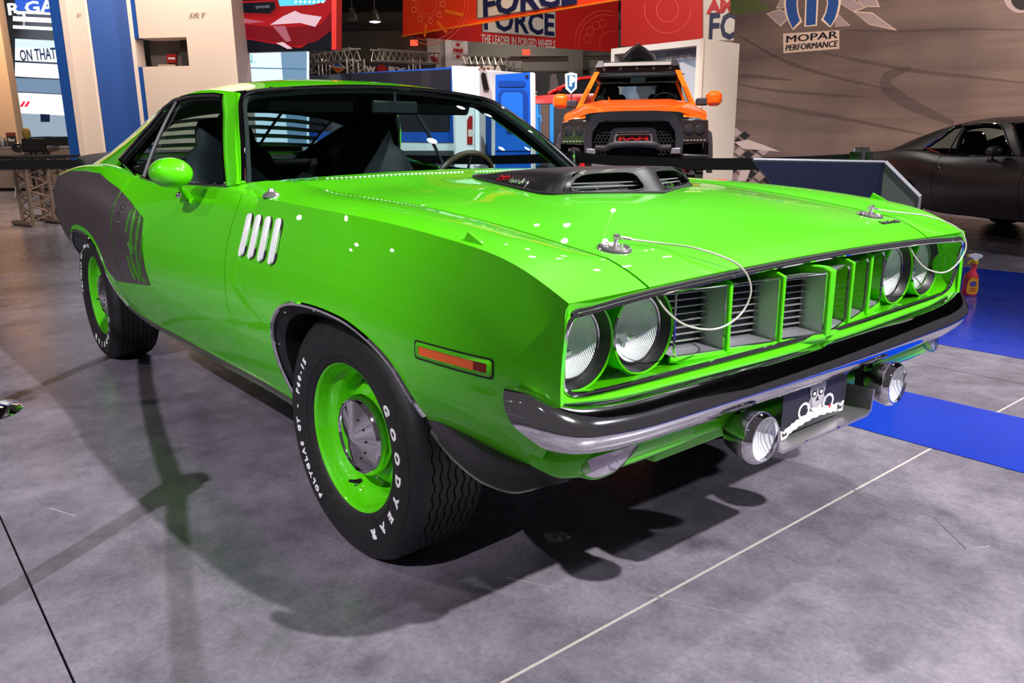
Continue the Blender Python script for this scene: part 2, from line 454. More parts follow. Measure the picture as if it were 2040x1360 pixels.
for s in (-1, 1):
    right = s < 0; out = (0, s, .2)
    # front fender: side and top in one sheet
    f0, f1 = DF+G, .80
    af = [(x, side_v(x, z)*VS) for x, z in arch_f if z > _fs['A'](x)[1]+.004]
    E = frange(f0, f1, .028)
    poly = [(f0, 0)]+[(af[0][0], 0)]+af+[(af[-1][0], 0), (.715, 0), (.735, side_v(.735, .50)*VS), (.765, side_v(.765, .535)*VS), (.79, side_v(.79, .57)*VS), (f1, side_v(f1, .60)*VS), (f1, VS)]+[(x, VS) for x in E[::-1][1:]]
    V1 = side_fill(poly, s)
    hr = hood_rear(.69)
    tp = [(x, edgeE(x)[0]) for x in E]+[(x, float(cut_y(x))+G) for x in frange(.787, f0, .03)]
    cl_ = [(.686, y) for y in frange(float(cut_y(.686))+.012, edgeE(.686)[0]-.012, .02)]
    TP, TF = fill2d(tp, .03, lines=[cl_])
    V, F = join(V1, ([(x, s*y, top(x, y)) for x, y in TP], TF))
    fen = sheet('fender', V, F, GREEN, car, out)
    # door
    E = frange(DF-G, DR+G, .03)
    poly = [(DF-G, 0), (DF-G, VS)]+[(x, VS) for x in E[1:-1]]+[(DR+G, VS), (DR+G, 0)]
    V, F = side_fill(poly, s, .04)
    sill = MB(); sill.grid([[(x, s*edgeE(x)[0], edgeE(x)[1]), (x, s*(edgeE(x)[0]-.014), edgeE(x)[1]+.007), (x, s*.79, edgeE(x)[1]+.009)] for x in E])
    V, F = join((V, F), (sill.v, sill.f))
    door = sheet('door', V, F, GREEN, car, out)
    # quarter panel with its shoulder
    q0, q1 = DR-G, -3.82
    ar = [(x, side_v(x, z)*VS) for x, z in arch_r if z > _fs['A'](x)[1]+.004]
    E = frange(q0, q1, .03)
    poly = [(q0, 0), (ar[0][0], 0)]+ar+[(ar[-1][0], 0), (q1, 0), (q1, VS)]+[(x, VS) for x in E[::-1][1:]]
    V, F = side_fill(poly, s, .04)
    sh = MB(); sh.grid([[(x, s*edgeE(x)[0], edgeE(x)[1]), (x, s*(edgeE(x)[0]-.02), edgeE(x)[1]+.008), (x, s*(edgeE(x)[0]-.055), edgeE(x)[1]+.012)] for x in E])
    V, F = join((V, F), (sh.v, sh.f))
    quarter = sheet('quarter_panel', V, F, GREEN, car, out)
    # arch trims and inner flanges
    for arch, nm in ((arch_f, 'f'), (arch_r, 'r')):
        pts = [(x, z) for x, z in arch if z > .335+(.07 if x < -2.9 else 0)+(.155 if x > .2 else 0)]
        MB().tube([(x, s*(side_y(x, z)+.002), z) for x, z in pts], .0065, 6).build('arch_trim', CHROME, car)
        mb = MB(); mb.grid([[(x, s*(side_y(x, z)-.003), z), (x*.97-(.03*(0 if nm == 'f' else -2.66)), s*(side_y(x, z)-.03), z-.03), (x, s*.60, z-.0)] for x, z in pts])
        fl = mb.build('wheel_arch_liner', mat('liner_black', (.012, .012, .014), .45), car, outward=(0, 0, -1))
        for k in range(4, len(pts)-4, 9):
            x, z = pts[k]; MB().ball((x, s*(side_y(x, z)-.016), z-.012), .006, 8, 6).build('screw', CHROME, fl)
    # wheel house: closed dark box behind the wheel
    for xc in (0, -2.743):
        pr = [(.44*math.cos(a), .355+.36*math.sin(a)) for a in [PI*k/16 for k in range(17)]]
        mb = MB(); mb.grid([[(xc+x, s*.80, z), (xc+x, s*.52, z)] for x, z in [(.44, .34)]+pr+[(-.44, .34)]])
        mb.add([(xc+.44, s*.52, .34)]+[(xc+x, s*.52, z) for x, z in pr]+[(xc-.44, s*.52, .34)], [tuple(range(19))])
        mb.build('wheel_house', BLACK, car)
    # rocker and its bright moulding
    MB().tube([(x, s*(side(x, .03)[0]+.004), side(x, .03)[1]+.012) for x in frange(-.335, -2.18, .08)], .013, 8).build('sill_moulding', mat('sill_chrome', (.75, .70, .68), .16, 1.), car)
    MB().grid([[(x, s*side(x, 0)[0], side(x, 0)[1]), (x, s*(side(x, 0)[0]-.05), side(x, 0)[1]-.02), (x, s*.6, side(x, 0)[1]-.02)] for x in frange(-.335, -2.2, .1)]).build('rocker_panel', mat('under_black', (.01, .01, .01), .8), car)
    # four chrome gill louvres behind the front wheel
    gp = thing('gill_set', None, None); gp.parent = car
    for xg in (-.520, -.448, -.374, -.299):
        z0, z1 = .772, .896; hw = .0175
        def pill(x, h, rr):
            pts = [(x+rr*math.cos(a), z1-rr+rr*math.sin(a)) for a in [PI*k/8 for k in range(9)]]
            pts += [(x+rr*math.cos(a), z0+rr+rr*math.sin(a)) for a in [PI+PI*k/8 for k in range(9)]]
            return [(px, s*(side_y(px, pz)+h), pz) for px, pz in pts]
        o_ = pill(xg+.006, .0015, hw+.006); i_ = pill(xg+.003, .003, hw)
        fr = MB(); fr.add(o_, [tuple(range(18))]); frm = fr.build('gill_surround', BLACK, gp, outward=(0, s, 0), weld=False)
        a = pill(xg-.002, .002, .0155); b_ = pill(xg-.002, .009, .0115)
        g = MB(); g.add(a+b_, [(i, (i+1) % 18, 18+(i+1) % 18, 18+i) for i in range(18)]+[tuple(range(18, 36))])
        g.build('gill_louvre', mat('gill_reflection_white', (.93, .93, .94), .22, .0, .6), gp, ang=50)  # white puts the bright reflection of the chrome into the colour
    # side marker lamp in its pressed recess
    def rr(x0, x1, z0, z1, h, r=.008):
        pts = []
        for cx, cz, a0 in ((x1-r, z1-r, 0), (x0+r, z1-r, PI/2), (x0+r, z0+r, PI), (x1-r, z0+r, 1.5*PI)):
            pts += [(cx+r*math.cos(a0+PI/2*k/3), cz+r*math.sin(a0+PI/2*k/3)) for k in range(4)]
            if a0 in (0, PI): x_a = pts[-1]; x_b = (x0+r if a0 == 0 else x1-r); pts += [(x_a[0]+(x_b-x_a[0])*q/6, x_a[1]) for q in range(1, 6)]
        return [(px, s*(side_y(px, pz)+h), pz) for px, pz in pts]
    n = 26; ring = lambda A, B: (A+B, [(i, (i+1) % n, n+(i+1) % n, n+i) for i in range(n)])
    sm = MB(); sm.add(*ring(rr(.420, .658, .650, .691, .0015), rr(.4235, .6545, .6535, .6875, .0014)))
    b0 = sm.build('marker_gasket', BLACK, car, outward=(0, s, 0))
    bz = MB(); bz.add(*ring(rr(.4235, .6545, .6535, .6875, .0016), rr(.437, .645, .6605, .6805, .0055, .003)))
    bz.add(*ring(rr(.437, .645, .6605, .6805, .0055, .003), rr(.438, .644, .6615, .6795, .001, .003)))
    bezel = bz.build('marker_lamp', GREEN, car, outward=(0, s, 0)); 
    l1 = MB(); l1.add(rr(.438, .608, .661, .680, .0035, .002), [tuple(range(26))]); l1.build('amber_lens', AMBER, bezel, weld=False, outward=(0, s, 0))
    l2 = MB(); l2.add(rr(.608, .644, .661, .680, .003, .002), [tuple(range(26))]); l2.build('amber_lens_end', REDLENS, bezel, weld=False, outward=(0, s, 0))
    # turn indicator fin on the fender ridge
    mb = MB(); yb = .836
    mb.add([(.495, s*(yb-.012), top(.495, .82)-.004), (.495, s*(yb+.012), top(.495, .84)-.004), (.565, s*yb, top(.565, yb)-.002), (.502, s*(yb-.004), .918), (.502, s*(yb+.004), .918)],
           [(0, 1, 4, 3), (0, 3, 2), (1, 2, 4), (3, 4, 2), (0, 2, 1)])
    mb.build('indicator_fin', GREEN, car, bev=.002)
    # black chin spoiler under the corner
    tpz = [(.378, .498), (.44, .492), (.51, .482), (.58, .472), (.65, .464), (.705, .462)]
    rows = []
    for i, (x, z) in enumerate(tpz):
        t = i/5; y = min(side(min(x, .80), .02)[0], .86)+.010-(.03*max(0, t-.7)*3.3)
        zl = [.462, .432, .412, .402, .402, .425][i]
        rows.append([(x, s*(y-.02), z+.006), (x+.004, s*(y+.010), z+.002), (x+.006, s*(y+.012), z-.01), (x+.012, s*(y+.006), zl+.006), (x+.012, s*(y+.012), zl), (x+.008, s*(y-.004), zl-.002)])
    rows.append([(q[0]+.012, q[1]*.93, q[2]) for q in rows[-1]])
    sp = MB(); fine = []
    for j in range(6): fine.append(smooth_poly([r[j] for r in rows], 4))
    sp.grid(list(zip(*fine))); sp.build('chin_spoiler', BLACKS, car, ang=60, outward=(.3, s, 0))
    # door handle
    hd = thing('door_handle', None, None); hd.parent = car
    hy = lambda x, z, h: (x, s*(side_y(x, z)+h), z)
    for k, (xa, za, w_, h_) in enumerate(((-1.872, .800, .045, .040), (-1.842, .838, .040, .030))):
        mb = MB(); P0 = [hy(xa-w_/2, za-h_/2, .001), hy(xa+w_/2, za-h_/2, .001), hy(xa+w_/2, za+h_/2, .001), hy(xa-w_/2, za+h_/2, .001)]
        P1 = [hy(xa-w_*.42, za-h_*.42, .012), hy(xa+w_*.42, za-h_*.42, .012), hy(xa+w_*.42, za+h_*.42, .010), hy(xa-w_*.42, za+h_*.42, .010)]
        mb.add(P0+P1, [(0, 1, 5, 4), (1, 2, 6, 5), (2, 3, 7, 6), (3, 0, 4, 7), (4, 5, 6, 7)])
        mb.build('grip' if k == 0 else 'push_button', CHROME, hd, bev=.002)
    # billboard stripe over door end and quarter panel (the door gap runs through it)
    hi = lin([(-3.80, .918), (-3.55, .930), (-3.4, .945), (-3.1, .965), (-2.7, .974), (-2.371, .970), (-2.218, .945), (-2.018, .915), (-1.79, .868), (-1.573, .816)])
    def bill(x0, x1):
        xs = frange(x0, x1, .03)
        P = [(x, hi(x)) for x in xs]
        if x1 > -1.58: P += [(-1.535, .72), (-1.512, .56), (-1.512, .555)]
        def lo(x):
            if x > -2.135: return .555-.060*(-1.512-x)/.6
            return None
        low = []
        if x1 > -1.6: low = [(x, lo(x)) for x in frange(-1.56, x0, .05)]
        else:
            low = [(x1, lo(x1))]+[(x, lo(x)) for x in frange(x1-.02, -2.15, .05)[:-1]]
            off = []
            a = [q for q in arch_r if q[1] > .50]
            for i, (x, z) in enumerate(a):
                x2, z2 = a[min(i+1, len(a)-1)]; x1_, z1_ = a[max(i-1, 0)]; tx, tz = x2-x1_, z2-z1_; L_ = math.hypot(tx, tz); off.append((x-tz/L_*-.030, z-tx/L_*.030))
            off = [(x, z) for x, z in off if z > .52]
            low += off+[(-3.10, .50), (-3.3, .52), (-3.6, .60), (-3.80, .625)]
        P = P+low if x1 > -1.6 else P+low
        q = xz2xv(P)
        cl = [q[0]]
        for p_ in q[1:]:
            if math.hypot(p_[0]-cl[-1][0], p_[1]-cl[-1][1]) > .004: cl.append(p_)
        return side_fill(cl, s, .04, .0016)
    V, F = bill(DR+G+.001, -1.573); sheet('billboard_stripe', V, F, BILL, door, out, 0)
    V, F = bill(-3.80, DR-G-.001); sheet('billboard_stripe', V, F, BILL, quarter, out, 0)
    # three tall condensed digits, each a double green outline
    digs = ([(0, .66), (.02, .86), (.22, .985), (.50, 1.), (.80, .965), (.97, .84), (.97, .62), (.80, .53), (.48, .51), (.80, .48), (.98, .38), (.98, .16), (.80, .03), (.50, 0), (.20, .02), (.03, .14), (0, .33)],
            [(.95, .55), (.75, .47), (.35, .46), (.08, .54), (.02, .70), (.06, .90), (.30, .99), (.68, .99), (.94, .90), (.98, .70), (.98, .30), (.92, .10), (.66, .01), (.30, .02), (.06, .12), (.02, .26)],
            [(.02, .68), (.06, .90), (.30, .99), (.68, .99), (.94, .90), (.97, .70), (.86, .52), (.40, .30), (.10, .14), (.06, .03), (.50, .015), (.98, .015)])
    for k, dg_ in enumerate(digs):
        c_ = smooth_poly(dg_, 5); q_ = [(p_[0]*.060, p_[1]*.270) for p_ in c_]
        for off in (.0068, -.0068):
            ln = []
            for i, (x, z) in enumerate(q_):
                a_ = q_[max(i-1, 0)]; b_ = q_[min(i+1, len(q_)-1)]; l_ = math.hypot(b_[0]-a_[0], b_[1]-a_[1]) or 1; ln.append((x-(b_[1]-a_[1])/l_*off, z+(b_[0]-a_[0])/l_*off))
            pts = []
            for x, z in ln:
                u = x/.060; X = -1.752+k*.075+x+.012*z/.27; 
                if s > 0: X = -1.752+.21-(k*.075+x)
                Z = .560+z*(1-.03*k)+.012*(1-k)*(z/.27)
                pts.append((X, s*(side_y(X, Z)+.0026), Z))
            MB().tube(pts, .0012, 4, flat=1).build('billboard_numeral', mat('numeral_green', (.05, .36, .004), .5), door)
    # rear marker lamp
    mb = MB(); mb.add([(x, s*(side_y(x, z)+.003), z) for x, z in ((-3.73, .652), (-3.60, .640), (-3.60, .618), (-3.73, .630))], [(0, 1, 2, 3)])
    mb.build('rear_marker_lamp', mat('red_marker', (.7, .05, .02), .2, emit=(1, .08, .02), es=.25), car, weld=False, outward=(0, s, 0))
    # wing mirror (right side only)
    if s > 0: continue
    mir = thing('door_mirror', None, None); mir.parent = car
    c = Vector((-1.03, s*.943, 1.003)); rot = Matrix.Rotation(s*math.radians(6), 3, 'Z')
    prof = [(.0, .078), (.022, .073), (.038, .058), (.047, .034), (.051, 0.), (.052, -.03), (.050, -.055), (.046, -.058), (.0, -.056)]
    mb = MB()
    for i in range(29):
        pass
    vs = []; nn = 28
    for r, h in prof:
        for k in range(nn): a = 2*PI*k/nn; vs.append(rot @ Vector((h, r*1.30*math.cos(a), r*math.sin(a)))+c)
    mb.add(vs, [(i*nn+k, i*nn+(k+1) % nn, (i+1)*nn+(k+1) % nn, (i+1)*nn+k) for i in range(len(prof)-1) for k in range(nn)])
    mb.build('mirror_shell', GREEN, mir, ang=50)
    MB().lathe([(.0, 0), (.046, 0)], 24, 'x', (0, 0, 0)).build('mirror_glass', CHROME, mir).location = c+Vector((-.0595, 0, 0))
    bx = -1.165; by = side_y(bx, .905)
    MB().tube([(bx-.01, s*(by-.008), .896), (bx+.01, s*(by+.006), .916), (bx+.045, s*(by+.030), .938), (bx+.095, s*(by+.062), .972)], [.024, .020, .014, .011], 12, flat=.75).build('mirror_stalk', GREEN, mir, ang=60)
    MB().tube([(bx-.06, s*(by+.000), .900), (bx+.05, s*(side_y(bx+.05, .905)+.002), .902)], [.014, .012], 10, flat=1).build('mirror_foot', GREEN, mir)
    MB().ball((bx-.03, s*(by+.020), .918), .013, 10, 8).build('adjuster_knob', CHROME, mir)

# ------------------------------------------------------------------ hood, cowl, front
YH = [y for y in frange(-.60, .60, .04)]
xf = .787
cy = lambda x: float(cut_y(x))-G
poly = [(x, cy(x)) for x in frange(hood_rear(.68), xf, .03)]
front = [(xf, y) for y in frange(cy(xf), -cy(xf), .035)[1:-1]]
poly += front+[(x, -cy(x)) for x in frange(xf, hood_rear(.68), .03)]
poly += [(hood_rear(y), y) for y in frange(-cy(-.65), cy(-.65), .04)[1:-1]]
P, F = fill2d(poly, .03, lines=[[(.686, y) for y in frange(-cy(.686)+.012, cy(.686)-.012, .03)]])
hood = sheet('hood', [(x, y, top(x, y)) for x, y in P], F, GREEN, car, (0, 0, 1), .022)
# cowl between hood and windscreen
wb = lambda t: (-.735-.105*t*t, .775*t, .995-.026*t*t)
rows = []
for k in range(-20, 21):
    t = k/20; bx_, by_, bz_ = wb(t*1.0); y0 = t*.685; xr = hood_rear(y0)-2*G
    if abs(t) > .92: bx_ = -.84
    rows.append([(xr, y0, top(xr, y0)), ((xr+bx_)/2, (y0+by_)/2, (top(xr, y0)+bz_)/2+.002), (bx_, by_, bz_)])
cowl = MB(); cowl.grid(rows); cowl = cowl.build('cowl_panel', GREEN, car, outward=(0, 0, 1))
for s in (-1, 1):
    a = [(DF-G*2, s*(float(cut_y(-.655))+G)), (DF-G*2, s*edgeE(-.66)[0]), (-.84, s*edgeE(-.84)[0]), (-.84, s*.775)]
    MB().grid([[(-.652, s*.686, top(-.652, .686)), (-.652, s*edgeE(-.652)[0], edgeE(-.652)[1]+.0005)], [(-.75, s*.73, .978), (-.75, s*(edgeE(-.75)[0]), edgeE(-.75)[1]+.0006)], [(-.855, s*.775, .968), (-.90, s*(edgeE(-.90)[0]), edgeE(-.90)[1]+.0008)]]).build('cowl_side', GREEN, car, outward=(0, 0, 1))
mb = MB()
for k in range(-34, 35):
    y = k*.0165
    if abs(y) < .03: continue
    x = hood_rear(y)-.022; z = top(x, y)+.003; mb.box((x, y, z-.0012), (.008, .007, .003))
o = mb.build('cowl_vent_slots', mat('vent_lit_white', (.75, .8, .75), .3), cowl, weld=False); o['kind'] = 'stuff'  # white stands for light showing through the slots
# antenna foot on the right fender
an = thing('antenna_base', None, None); an.parent = car
MB().lathe([(0, .024), (.008, .022), (.011, .014), (.019, .010), (.026, .003), (.027, -.003)], 20, 'z', (-.45, -.845, top(-.45, -.845))).build('antenna_base_cap', POL, an)

# shaker scoop in the middle of the hood
sh = thing('shaker_scoop', None, None); sh.parent = car
half = [(-.50, .0), (-.49, .075), (-.40, .130), (-.28, .175), (-.10, .243), (.03, .285), (.12, .305), (.165, .300), (.185, .27)]
def out_ring(scale_y, dx_front, dz, zf):
    pts = smooth_poly(half, 5)
    pts = [(x, y*scale_y) for x, y in pts]
    return pts
base = smooth_poly(half, 5); nb = len(base)
zt = lin([(-.5, .978), (-.42, .985), (-.28, .998), (-.1, 1.008), (.05, 1.013), (.2, 1.014)])
rings = []
L0, L1, L2, L3 = [], [], [], []
for x, y in base:
    k = min(1, max(0, (x+.5)/.12)); zb = top(x, y)-.006
    L0.append((x, y, zb)); L1.append((x-.010*(1 if x > 0 else -1)*0, y*(1-.05*k), zb+(zt(x)-zb)*.45))
    L2.append((x*.985-.005, y*(1-.13*k), zb+(zt(x)-zb)*.86)); L3.append((x*.97-.008, y*(1-.28*k), zt(x)))
mb = MB()
for s in (-1, 1):
    mb.grid([[(q[0], s*q[1], q[2]) for q in r] for r in zip(L0, L1, L2, L3, [(q[0], q[1]*.5, q[2]+.004) for q in L3], [(q[0], 0, q[2]+.006) for q in L3])])
# nose: bilinear face per side from corner to keel, with a rounded opening
def face(s):
    c0 = Vector(L0[-1]); c3 = Vector(L3[-1]); c2 = Vector(L2[-1])
    nb_ = Vector((.302, 0, .944)); nt_ = Vector((.232, 0, 1.018))
    tp_ = Vector((L3[-1][0], L3[-1][1], L3[-1][2]))
    def f(u, w, dep=0.):
        a = c0.lerp(tp_, w)+Vector((.004*math.sin(PI*w), .03*math.sin(PI*w), 0)); b = nb_.lerp(nt_, w); q = a.lerp(b, u)
        nrm = Vector((.83, .5, .1)).normalized(); q = q-nrm*dep
        return (q.x, s*q.y, q.z)
    return f
for s in (-1, 1):
    f = face(s); n = 40; outer = []; inner = []
    u0, u1, w0, w1, ru, rw = .05, .88, .15, .87, .09, .26
    for k in range(n):
        t = k/n*4; e = int(t); g = t-e
        outer.append([(g, 0), (1, g), (1-g, 1), (0, 1-g)][e])
    def sq(p):
        # map the unit square border to the rounded opening
        x, y = p[0]*2-1, p[1]*2-1; a = math.atan2(y, x); c_, s_ = math.cos(a), math.sin(a); pw = .45
        X = math.copysign(abs(c_)**pw, c_); Y = math.copysign(abs(s_)**pw, s_)
        return ((u0+u1)/2+(u1-u0)/2*X-(.06*(Y+1)/2 if X > 0 else -.0), (w0+w1)/2+(w1-w0)/2*Y)
    inner = [sq(p) for p in outer]
    A = [f(*p) for p in outer]; B = [f(*p) for p in inner]; Cc = [f(*p, .05) for p in inner]
    mb.add(A+B+Cc, [(i, (i+1) % n, n+(i+1) % n, n+i) for i in range(n)]+[(n+i, n+(i+1) % n, 2*n+(i+1) % n, 2*n+i) for i in range(n)])
    cap = MB(); cap.add([f(*p, .046) for p in inner], [tuple(range(n))]); mouth = cap.build('scoop_mouth', BLACK, sh, weld=False)
    for w in (.36, .50): MB().tube([f(u0+.03, w, .022), f((u0+u1)/2, w, .022), f(u1-.03, w, .022)], .0022, 6).build('grille_bar', SILVER, sh)
    for u in (.12, .36, .60): MB().tube([f(u, .22, .018), f(u+.01, .34, .018)], .003, 6).build('grille_post', CHROME, sh)
    MB().tube([f(*p, -.001) for p in inner[::2]], .0022, 6, closed=True).build('mouth_lip', BLACKS, sh)
# top cap joining to the nose
MB.grid(mb, [[(q[0], y*q[1], q[2]+.006*(1-y*y)) for y in (-1, -.5, 0, .5, 1)] for q in [L3[-1]]]+[[(L3[-1][0]+(.232-L3[-1][0])*(1-abs(y))+.0, y*L3[-1][1], L3[-1][2]+(1.018-L3[-1][2])*(1-abs(y))) for y in (-1, -.5, 0, .5, 1)]])
mb.build('scoop_shell', mat('scoop_black', (.013, .011, .014), .42, 0, .06, .3, spec=.35), sh, ang=40)
MB().tube([(x, y, top(x, y)+.002) for x, y in base]+[(.305, 0, top(.305, 0)+.001)]+[(x, -y, top(x, -y)+.002) for x, y in base[::-1]], .006, 6, closed=True).build('scoop_seal', BLACK, sh)
def scoop_side(x, w):
    # point on the right flank of the scoop (w 0 base .. 1 shoulder)
    xs = [q[0] for q in L0]; i = int(np.argmin([abs(q-x) for q in xs])); a = Vector(L0[i]).lerp(Vector(L2[i]), w); a.x = x
    return Vector((a.x, -a.y, a.z))
vs, fs = text_polys('392', 1., shear=.35, bold=.02, depth=.06)
a = np.array(vs); w_ = a[:, 0].max()-a[:, 0].min(); h_ = a[:, 1].max()-a[:, 1].min()
mb = MB(); mb.add([scoop_side(-.215+.10*(x-a[:, 0].min())/w_, .40+.42*(y-a[:, 1].min())/h_)+Vector((0, -.004-z*.03, .002)) for x, y, z in vs], fs)
mb.build('scoop_numerals', mat('badge_red', (.75, .015, .03), .25, .3, .5), sh, weld=False)
scr = [(0, .3), (.05, .75), (.10, .8), (.08, .35), (.14, .25), (.20, .6), (.24, .35), (.28, .62), (.32, .3), (.38, .65), (.42, .3), (.47, .75), (.50, .3), (.56, .65), (.60, .3), (.66, .6), (.72, .95), (.70, .3), (.78, .3), (.84, .62), (.90, .35), (.97, .72), (1.0, .55), (.93, -.25)]
pp = smooth_poly([scoop_side(-.105+.135*u, .28+.42*v)+Vector((0, -.005, .001)) for u, v in scr], 3)
MB().tube(pp, .0024, 5).build('scoop_script', POL, sh)

# hood pins with lanyards
for s in (-1, 1):
    hp = thing('hood_pin', None, None); hp.parent = car
    px_, py_ = .640, s*.552; pz = top(px_, py_); nrm = Vector((top(px_-.01, py_)-top(px_+.01, py_), 0, .02)).normalized(); q = nrm.to_track_quat('Z', 'Y')
    def oriented(mb): mb.v = [tuple(q @ Vector(v)+Vector((px_, py_, pz))) for v in mb.v]; return mb
    oriented(MB().lathe([(.0, .002), (.018, .002), (.026, .004), (.034, .0065), (.0375, .004), (.039, -.002)], 32)).build('scuff_plate', POL, hp)
    oriented(MB().lathe([(0, .034), (.006, .033), (.0075, .029), (.005, .025), (.0048, .0)], 14)).build('pin_post', POL, hp)
    for k in range(3):
        a = k*2.1+.5; oriented(MB().ball((.025*math.cos(a), .025*math.sin(a), .006), .004, 8, 6, (1, 1, .6))).build('plate_screw', POL, hp)
    oriented(MB().tube([(-.02, -.008, .028), (0, 0, .027), (.025, .012, .022), (.045, .02, .014)], .0022, 6)).build('clip', POL, hp)
    # wire from the clip over the hood lip, looped back under the hood
    st = q @ Vector((.045, .02, .014))+Vector((px_, py_, pz))
    wire = [st, st+Vector((.05, .07*1, -.012)), (.745, py_+.15, .865), (.800, py_+.218, .830), (.825, py_+.235, .78), (.825, py_+.205, .728), (.82, py_+.13, .705), (.805, py_+.05, .72), (.79, py_+.0, .755), (.775, py_-.03, .80)]
    if s > 0: wire = [st, st+Vector((.05, .06, -.012)), (.745, py_+.16, .862), (.800, py_+.235, .825), (.825, py_+.245, .775), (.825, py_+.205, .728), (.82, py_+.13, .705), (.805, py_+.05, .72), (.79, py_+.0, .755), (.775, py_-.03, .80)]
    MB().tube(smooth_poly([tuple(w_) for w_ in wire], 8), .0022, 6).build('lanyard', mat('lanyard_grey', (.62, .58, .52), .4, .3), hp)
    MB().tube([st-Vector((.012, .008, -.002)), st+Vector((.012, .012, -.003))], .005, 8).build('ferrule', POL, hp)
# small dark lettering on the hood beside the left pin
vs, fs = text_polys('hemi cuda', .024, shear=.3, bold=.0008, depth=.0008, sx=1.1)
mb = MB(); mb.add([(.715+.10*y/.024*.2-.0, .520+x, top(.715+.02*y/.024, .520+x)+.0016+z) for x, y, z in [(-0+x, y, z) for x, y, z in vs]], fs)
mb.v = [(.705-y, .545+x, top(.705-y, .545+x)+.0016+z) for x, y, z in vs]
mb.build('hood_lettering', BLACK, car, weld=False, ang=80)
# ------------------------------------------------------------------ front end
H_IN = [(0, .628, .820), (.2, .628, .815), (.4, .626, .803), (.6, .624, .790), (.72, .624, .783), (.795, .628, .779), (.828, .645, .779), (.839, .68, .782), (.843, .73, .789), (.840, .766, .795), (.822, .786, .796), (.77, .789, .793), (.6, .797, .789), (.4, .803, .790), (.2, .807, .791), (0, .808, .791)]
H_OUT = [(0, .598, .824), (.2, .598, .820), (.4, .598, .808), (.6, .600, .796), (.72, .600, .789), (.80, .600, .788), (.850, .610, .799), (.8575, .66, .80), (.8545, .715, .80), (.848, .765, .80), (.8385, .809, .80), (.77, None, .80), (.611, None, .786), (.4, None, .786), (.2, None, .786), (0, None, .786)]
H_OUT = [(y, z if z else top(x, y)-.004, x) for y, z, x in H_OUT]
def full(h): return [(x, y, z) for y, z, x in smooth_poly(h, 4)]
def both(h):
    a = full(h); return a+[(x, -y, z) for x, y, z in a[::-1][1:-1]]
IN, OUT = both(H_IN), both(H_OUT); n = len(IN)
BACK = [(.655, y*.965, .602+(z-.626)*(.795-.602)/(.806-.626)) for x, y, z in IN]
fas = MB(); fas.add(OUT+IN, [(i, (i+1) % n, n+(i+1) % n, n+i) for i in range(n)])
fascia = fas.build('front_fascia', GREEN, car, outward=(1, 0, 0), ang=50)
pk = MB(); pk.add(IN+BACK, [(i, (i+1) % n, n+(i+1) % n, n+i) for i in range(n)]+[tuple(range(n, 2*n))])
pocket = pk.build('grille_pocket', GREEN, car, outward=(1, 0, 0), ang=40)
MB().tube([(x+.003, y, z) for x, y, z in IN], .0055, 8, closed=True).build('grille_surround_trim', CHROME, car)
MB().tube([(x+.001, y, z+.0065) for x, y, z in IN if z > .78], .0055, 6).build('grille_lip_shadow', BLACK, car)  # black tube stands for the thin shadow under the hood lip
# six nostril bays between green fins
FIN = [0, .158, .318, .470]
vx = lambda y: .835-.2*abs(y)
bars = MB
for s in (-1, 1):
    for k in range(3):
        ya, yb_ = FIN[k], FIN[k+1]          # inner (towards the middle) and outer edge
        y0, y1 = ya+(.007 if k else .014), yb_-.007
        b = thing('grille_bay', None, None); b.parent = car
        xo, xi = vx(yb_)-.004, vx(ya)-.004; zb, zt_ = .632, .780
        bi, bo = xi-.062, xo-.062; ym = y0+.004
        box = MB()
        # silver funnel: inner wall slants from the mouth to the bars, floor, roof, outer wall
        W = [(xi, y0, zb), (bi, ym, zb+.010), (bi, ym, zt_-.006), (xi, y0, zt_)]
        O = [(xo, y1, zb), (bo, y1, zb+.010), (bo, y1, zt_-.006), (xo, y1, zt_)]
        P_ = [(x, s*y, z) for x, y, z in W+O]
        box.add(P_, [(0, 1, 2, 3), (0, 4, 5, 1), (3, 2, 6, 7)])
        box.build('bay_liner', SILVER, b, ang=20, weld=False)
        bk = MB(); bk.add([P_[i] for i in (1, 2, 6, 5)], [(0, 1, 2, 3)]); bk.build('bay_back', BLACK, b)
        for j in range(8):
            z = zb+.020+j*.0158; MB().tube([(bi+.010, s*ym, z), (bo+.010, s*y1, z)], .0022, 6, flat=2.2).build('grille_bar', mat('bar_chrome', (.85, .84, .87), .22, .8), b)
        MB().tube([(x+.001, s*y, z) for x, y, z in [(xi, y0, zt_), (xi, y0, zb), ((xi+xo)/2, (y0+y1)/2, zb), (xo, y1-.01, zb), (xo, y1, zb+.012), (xo, y1, zt_-.012), (xo, y1-.01, zt_)]], .0028, 6, closed=True).build('bay_rim', CHROME, b)
        lip = MB(); lip.tube([(xi+.002, s*(y0-.004), zb-.009), (xo+.002, s*(y1-.012), zb-.009), (xo-.008, s*(y1+.003), zb-.006)], .0085, 8); lip.build('bay_sill', GREEN, b)
    for k in range(0 if s > 0 else 1, 3):
        y = FIN[k]; x0 = vx(y)+.006; th = .0065 if k else .014
        fin = MB(); pr = [(x0, .622), (x0+.001, .786), (x0-.02, .794), (.66, .794), (.66, .62), (x0-.02, .617)]
        fin.prism([(p[0], p[1]) for p in pr], -th, th*.9, lambda u, v, h: (u, s*y+h, v))
        fin.build('grille_fin', GREEN, car, bev=.003)
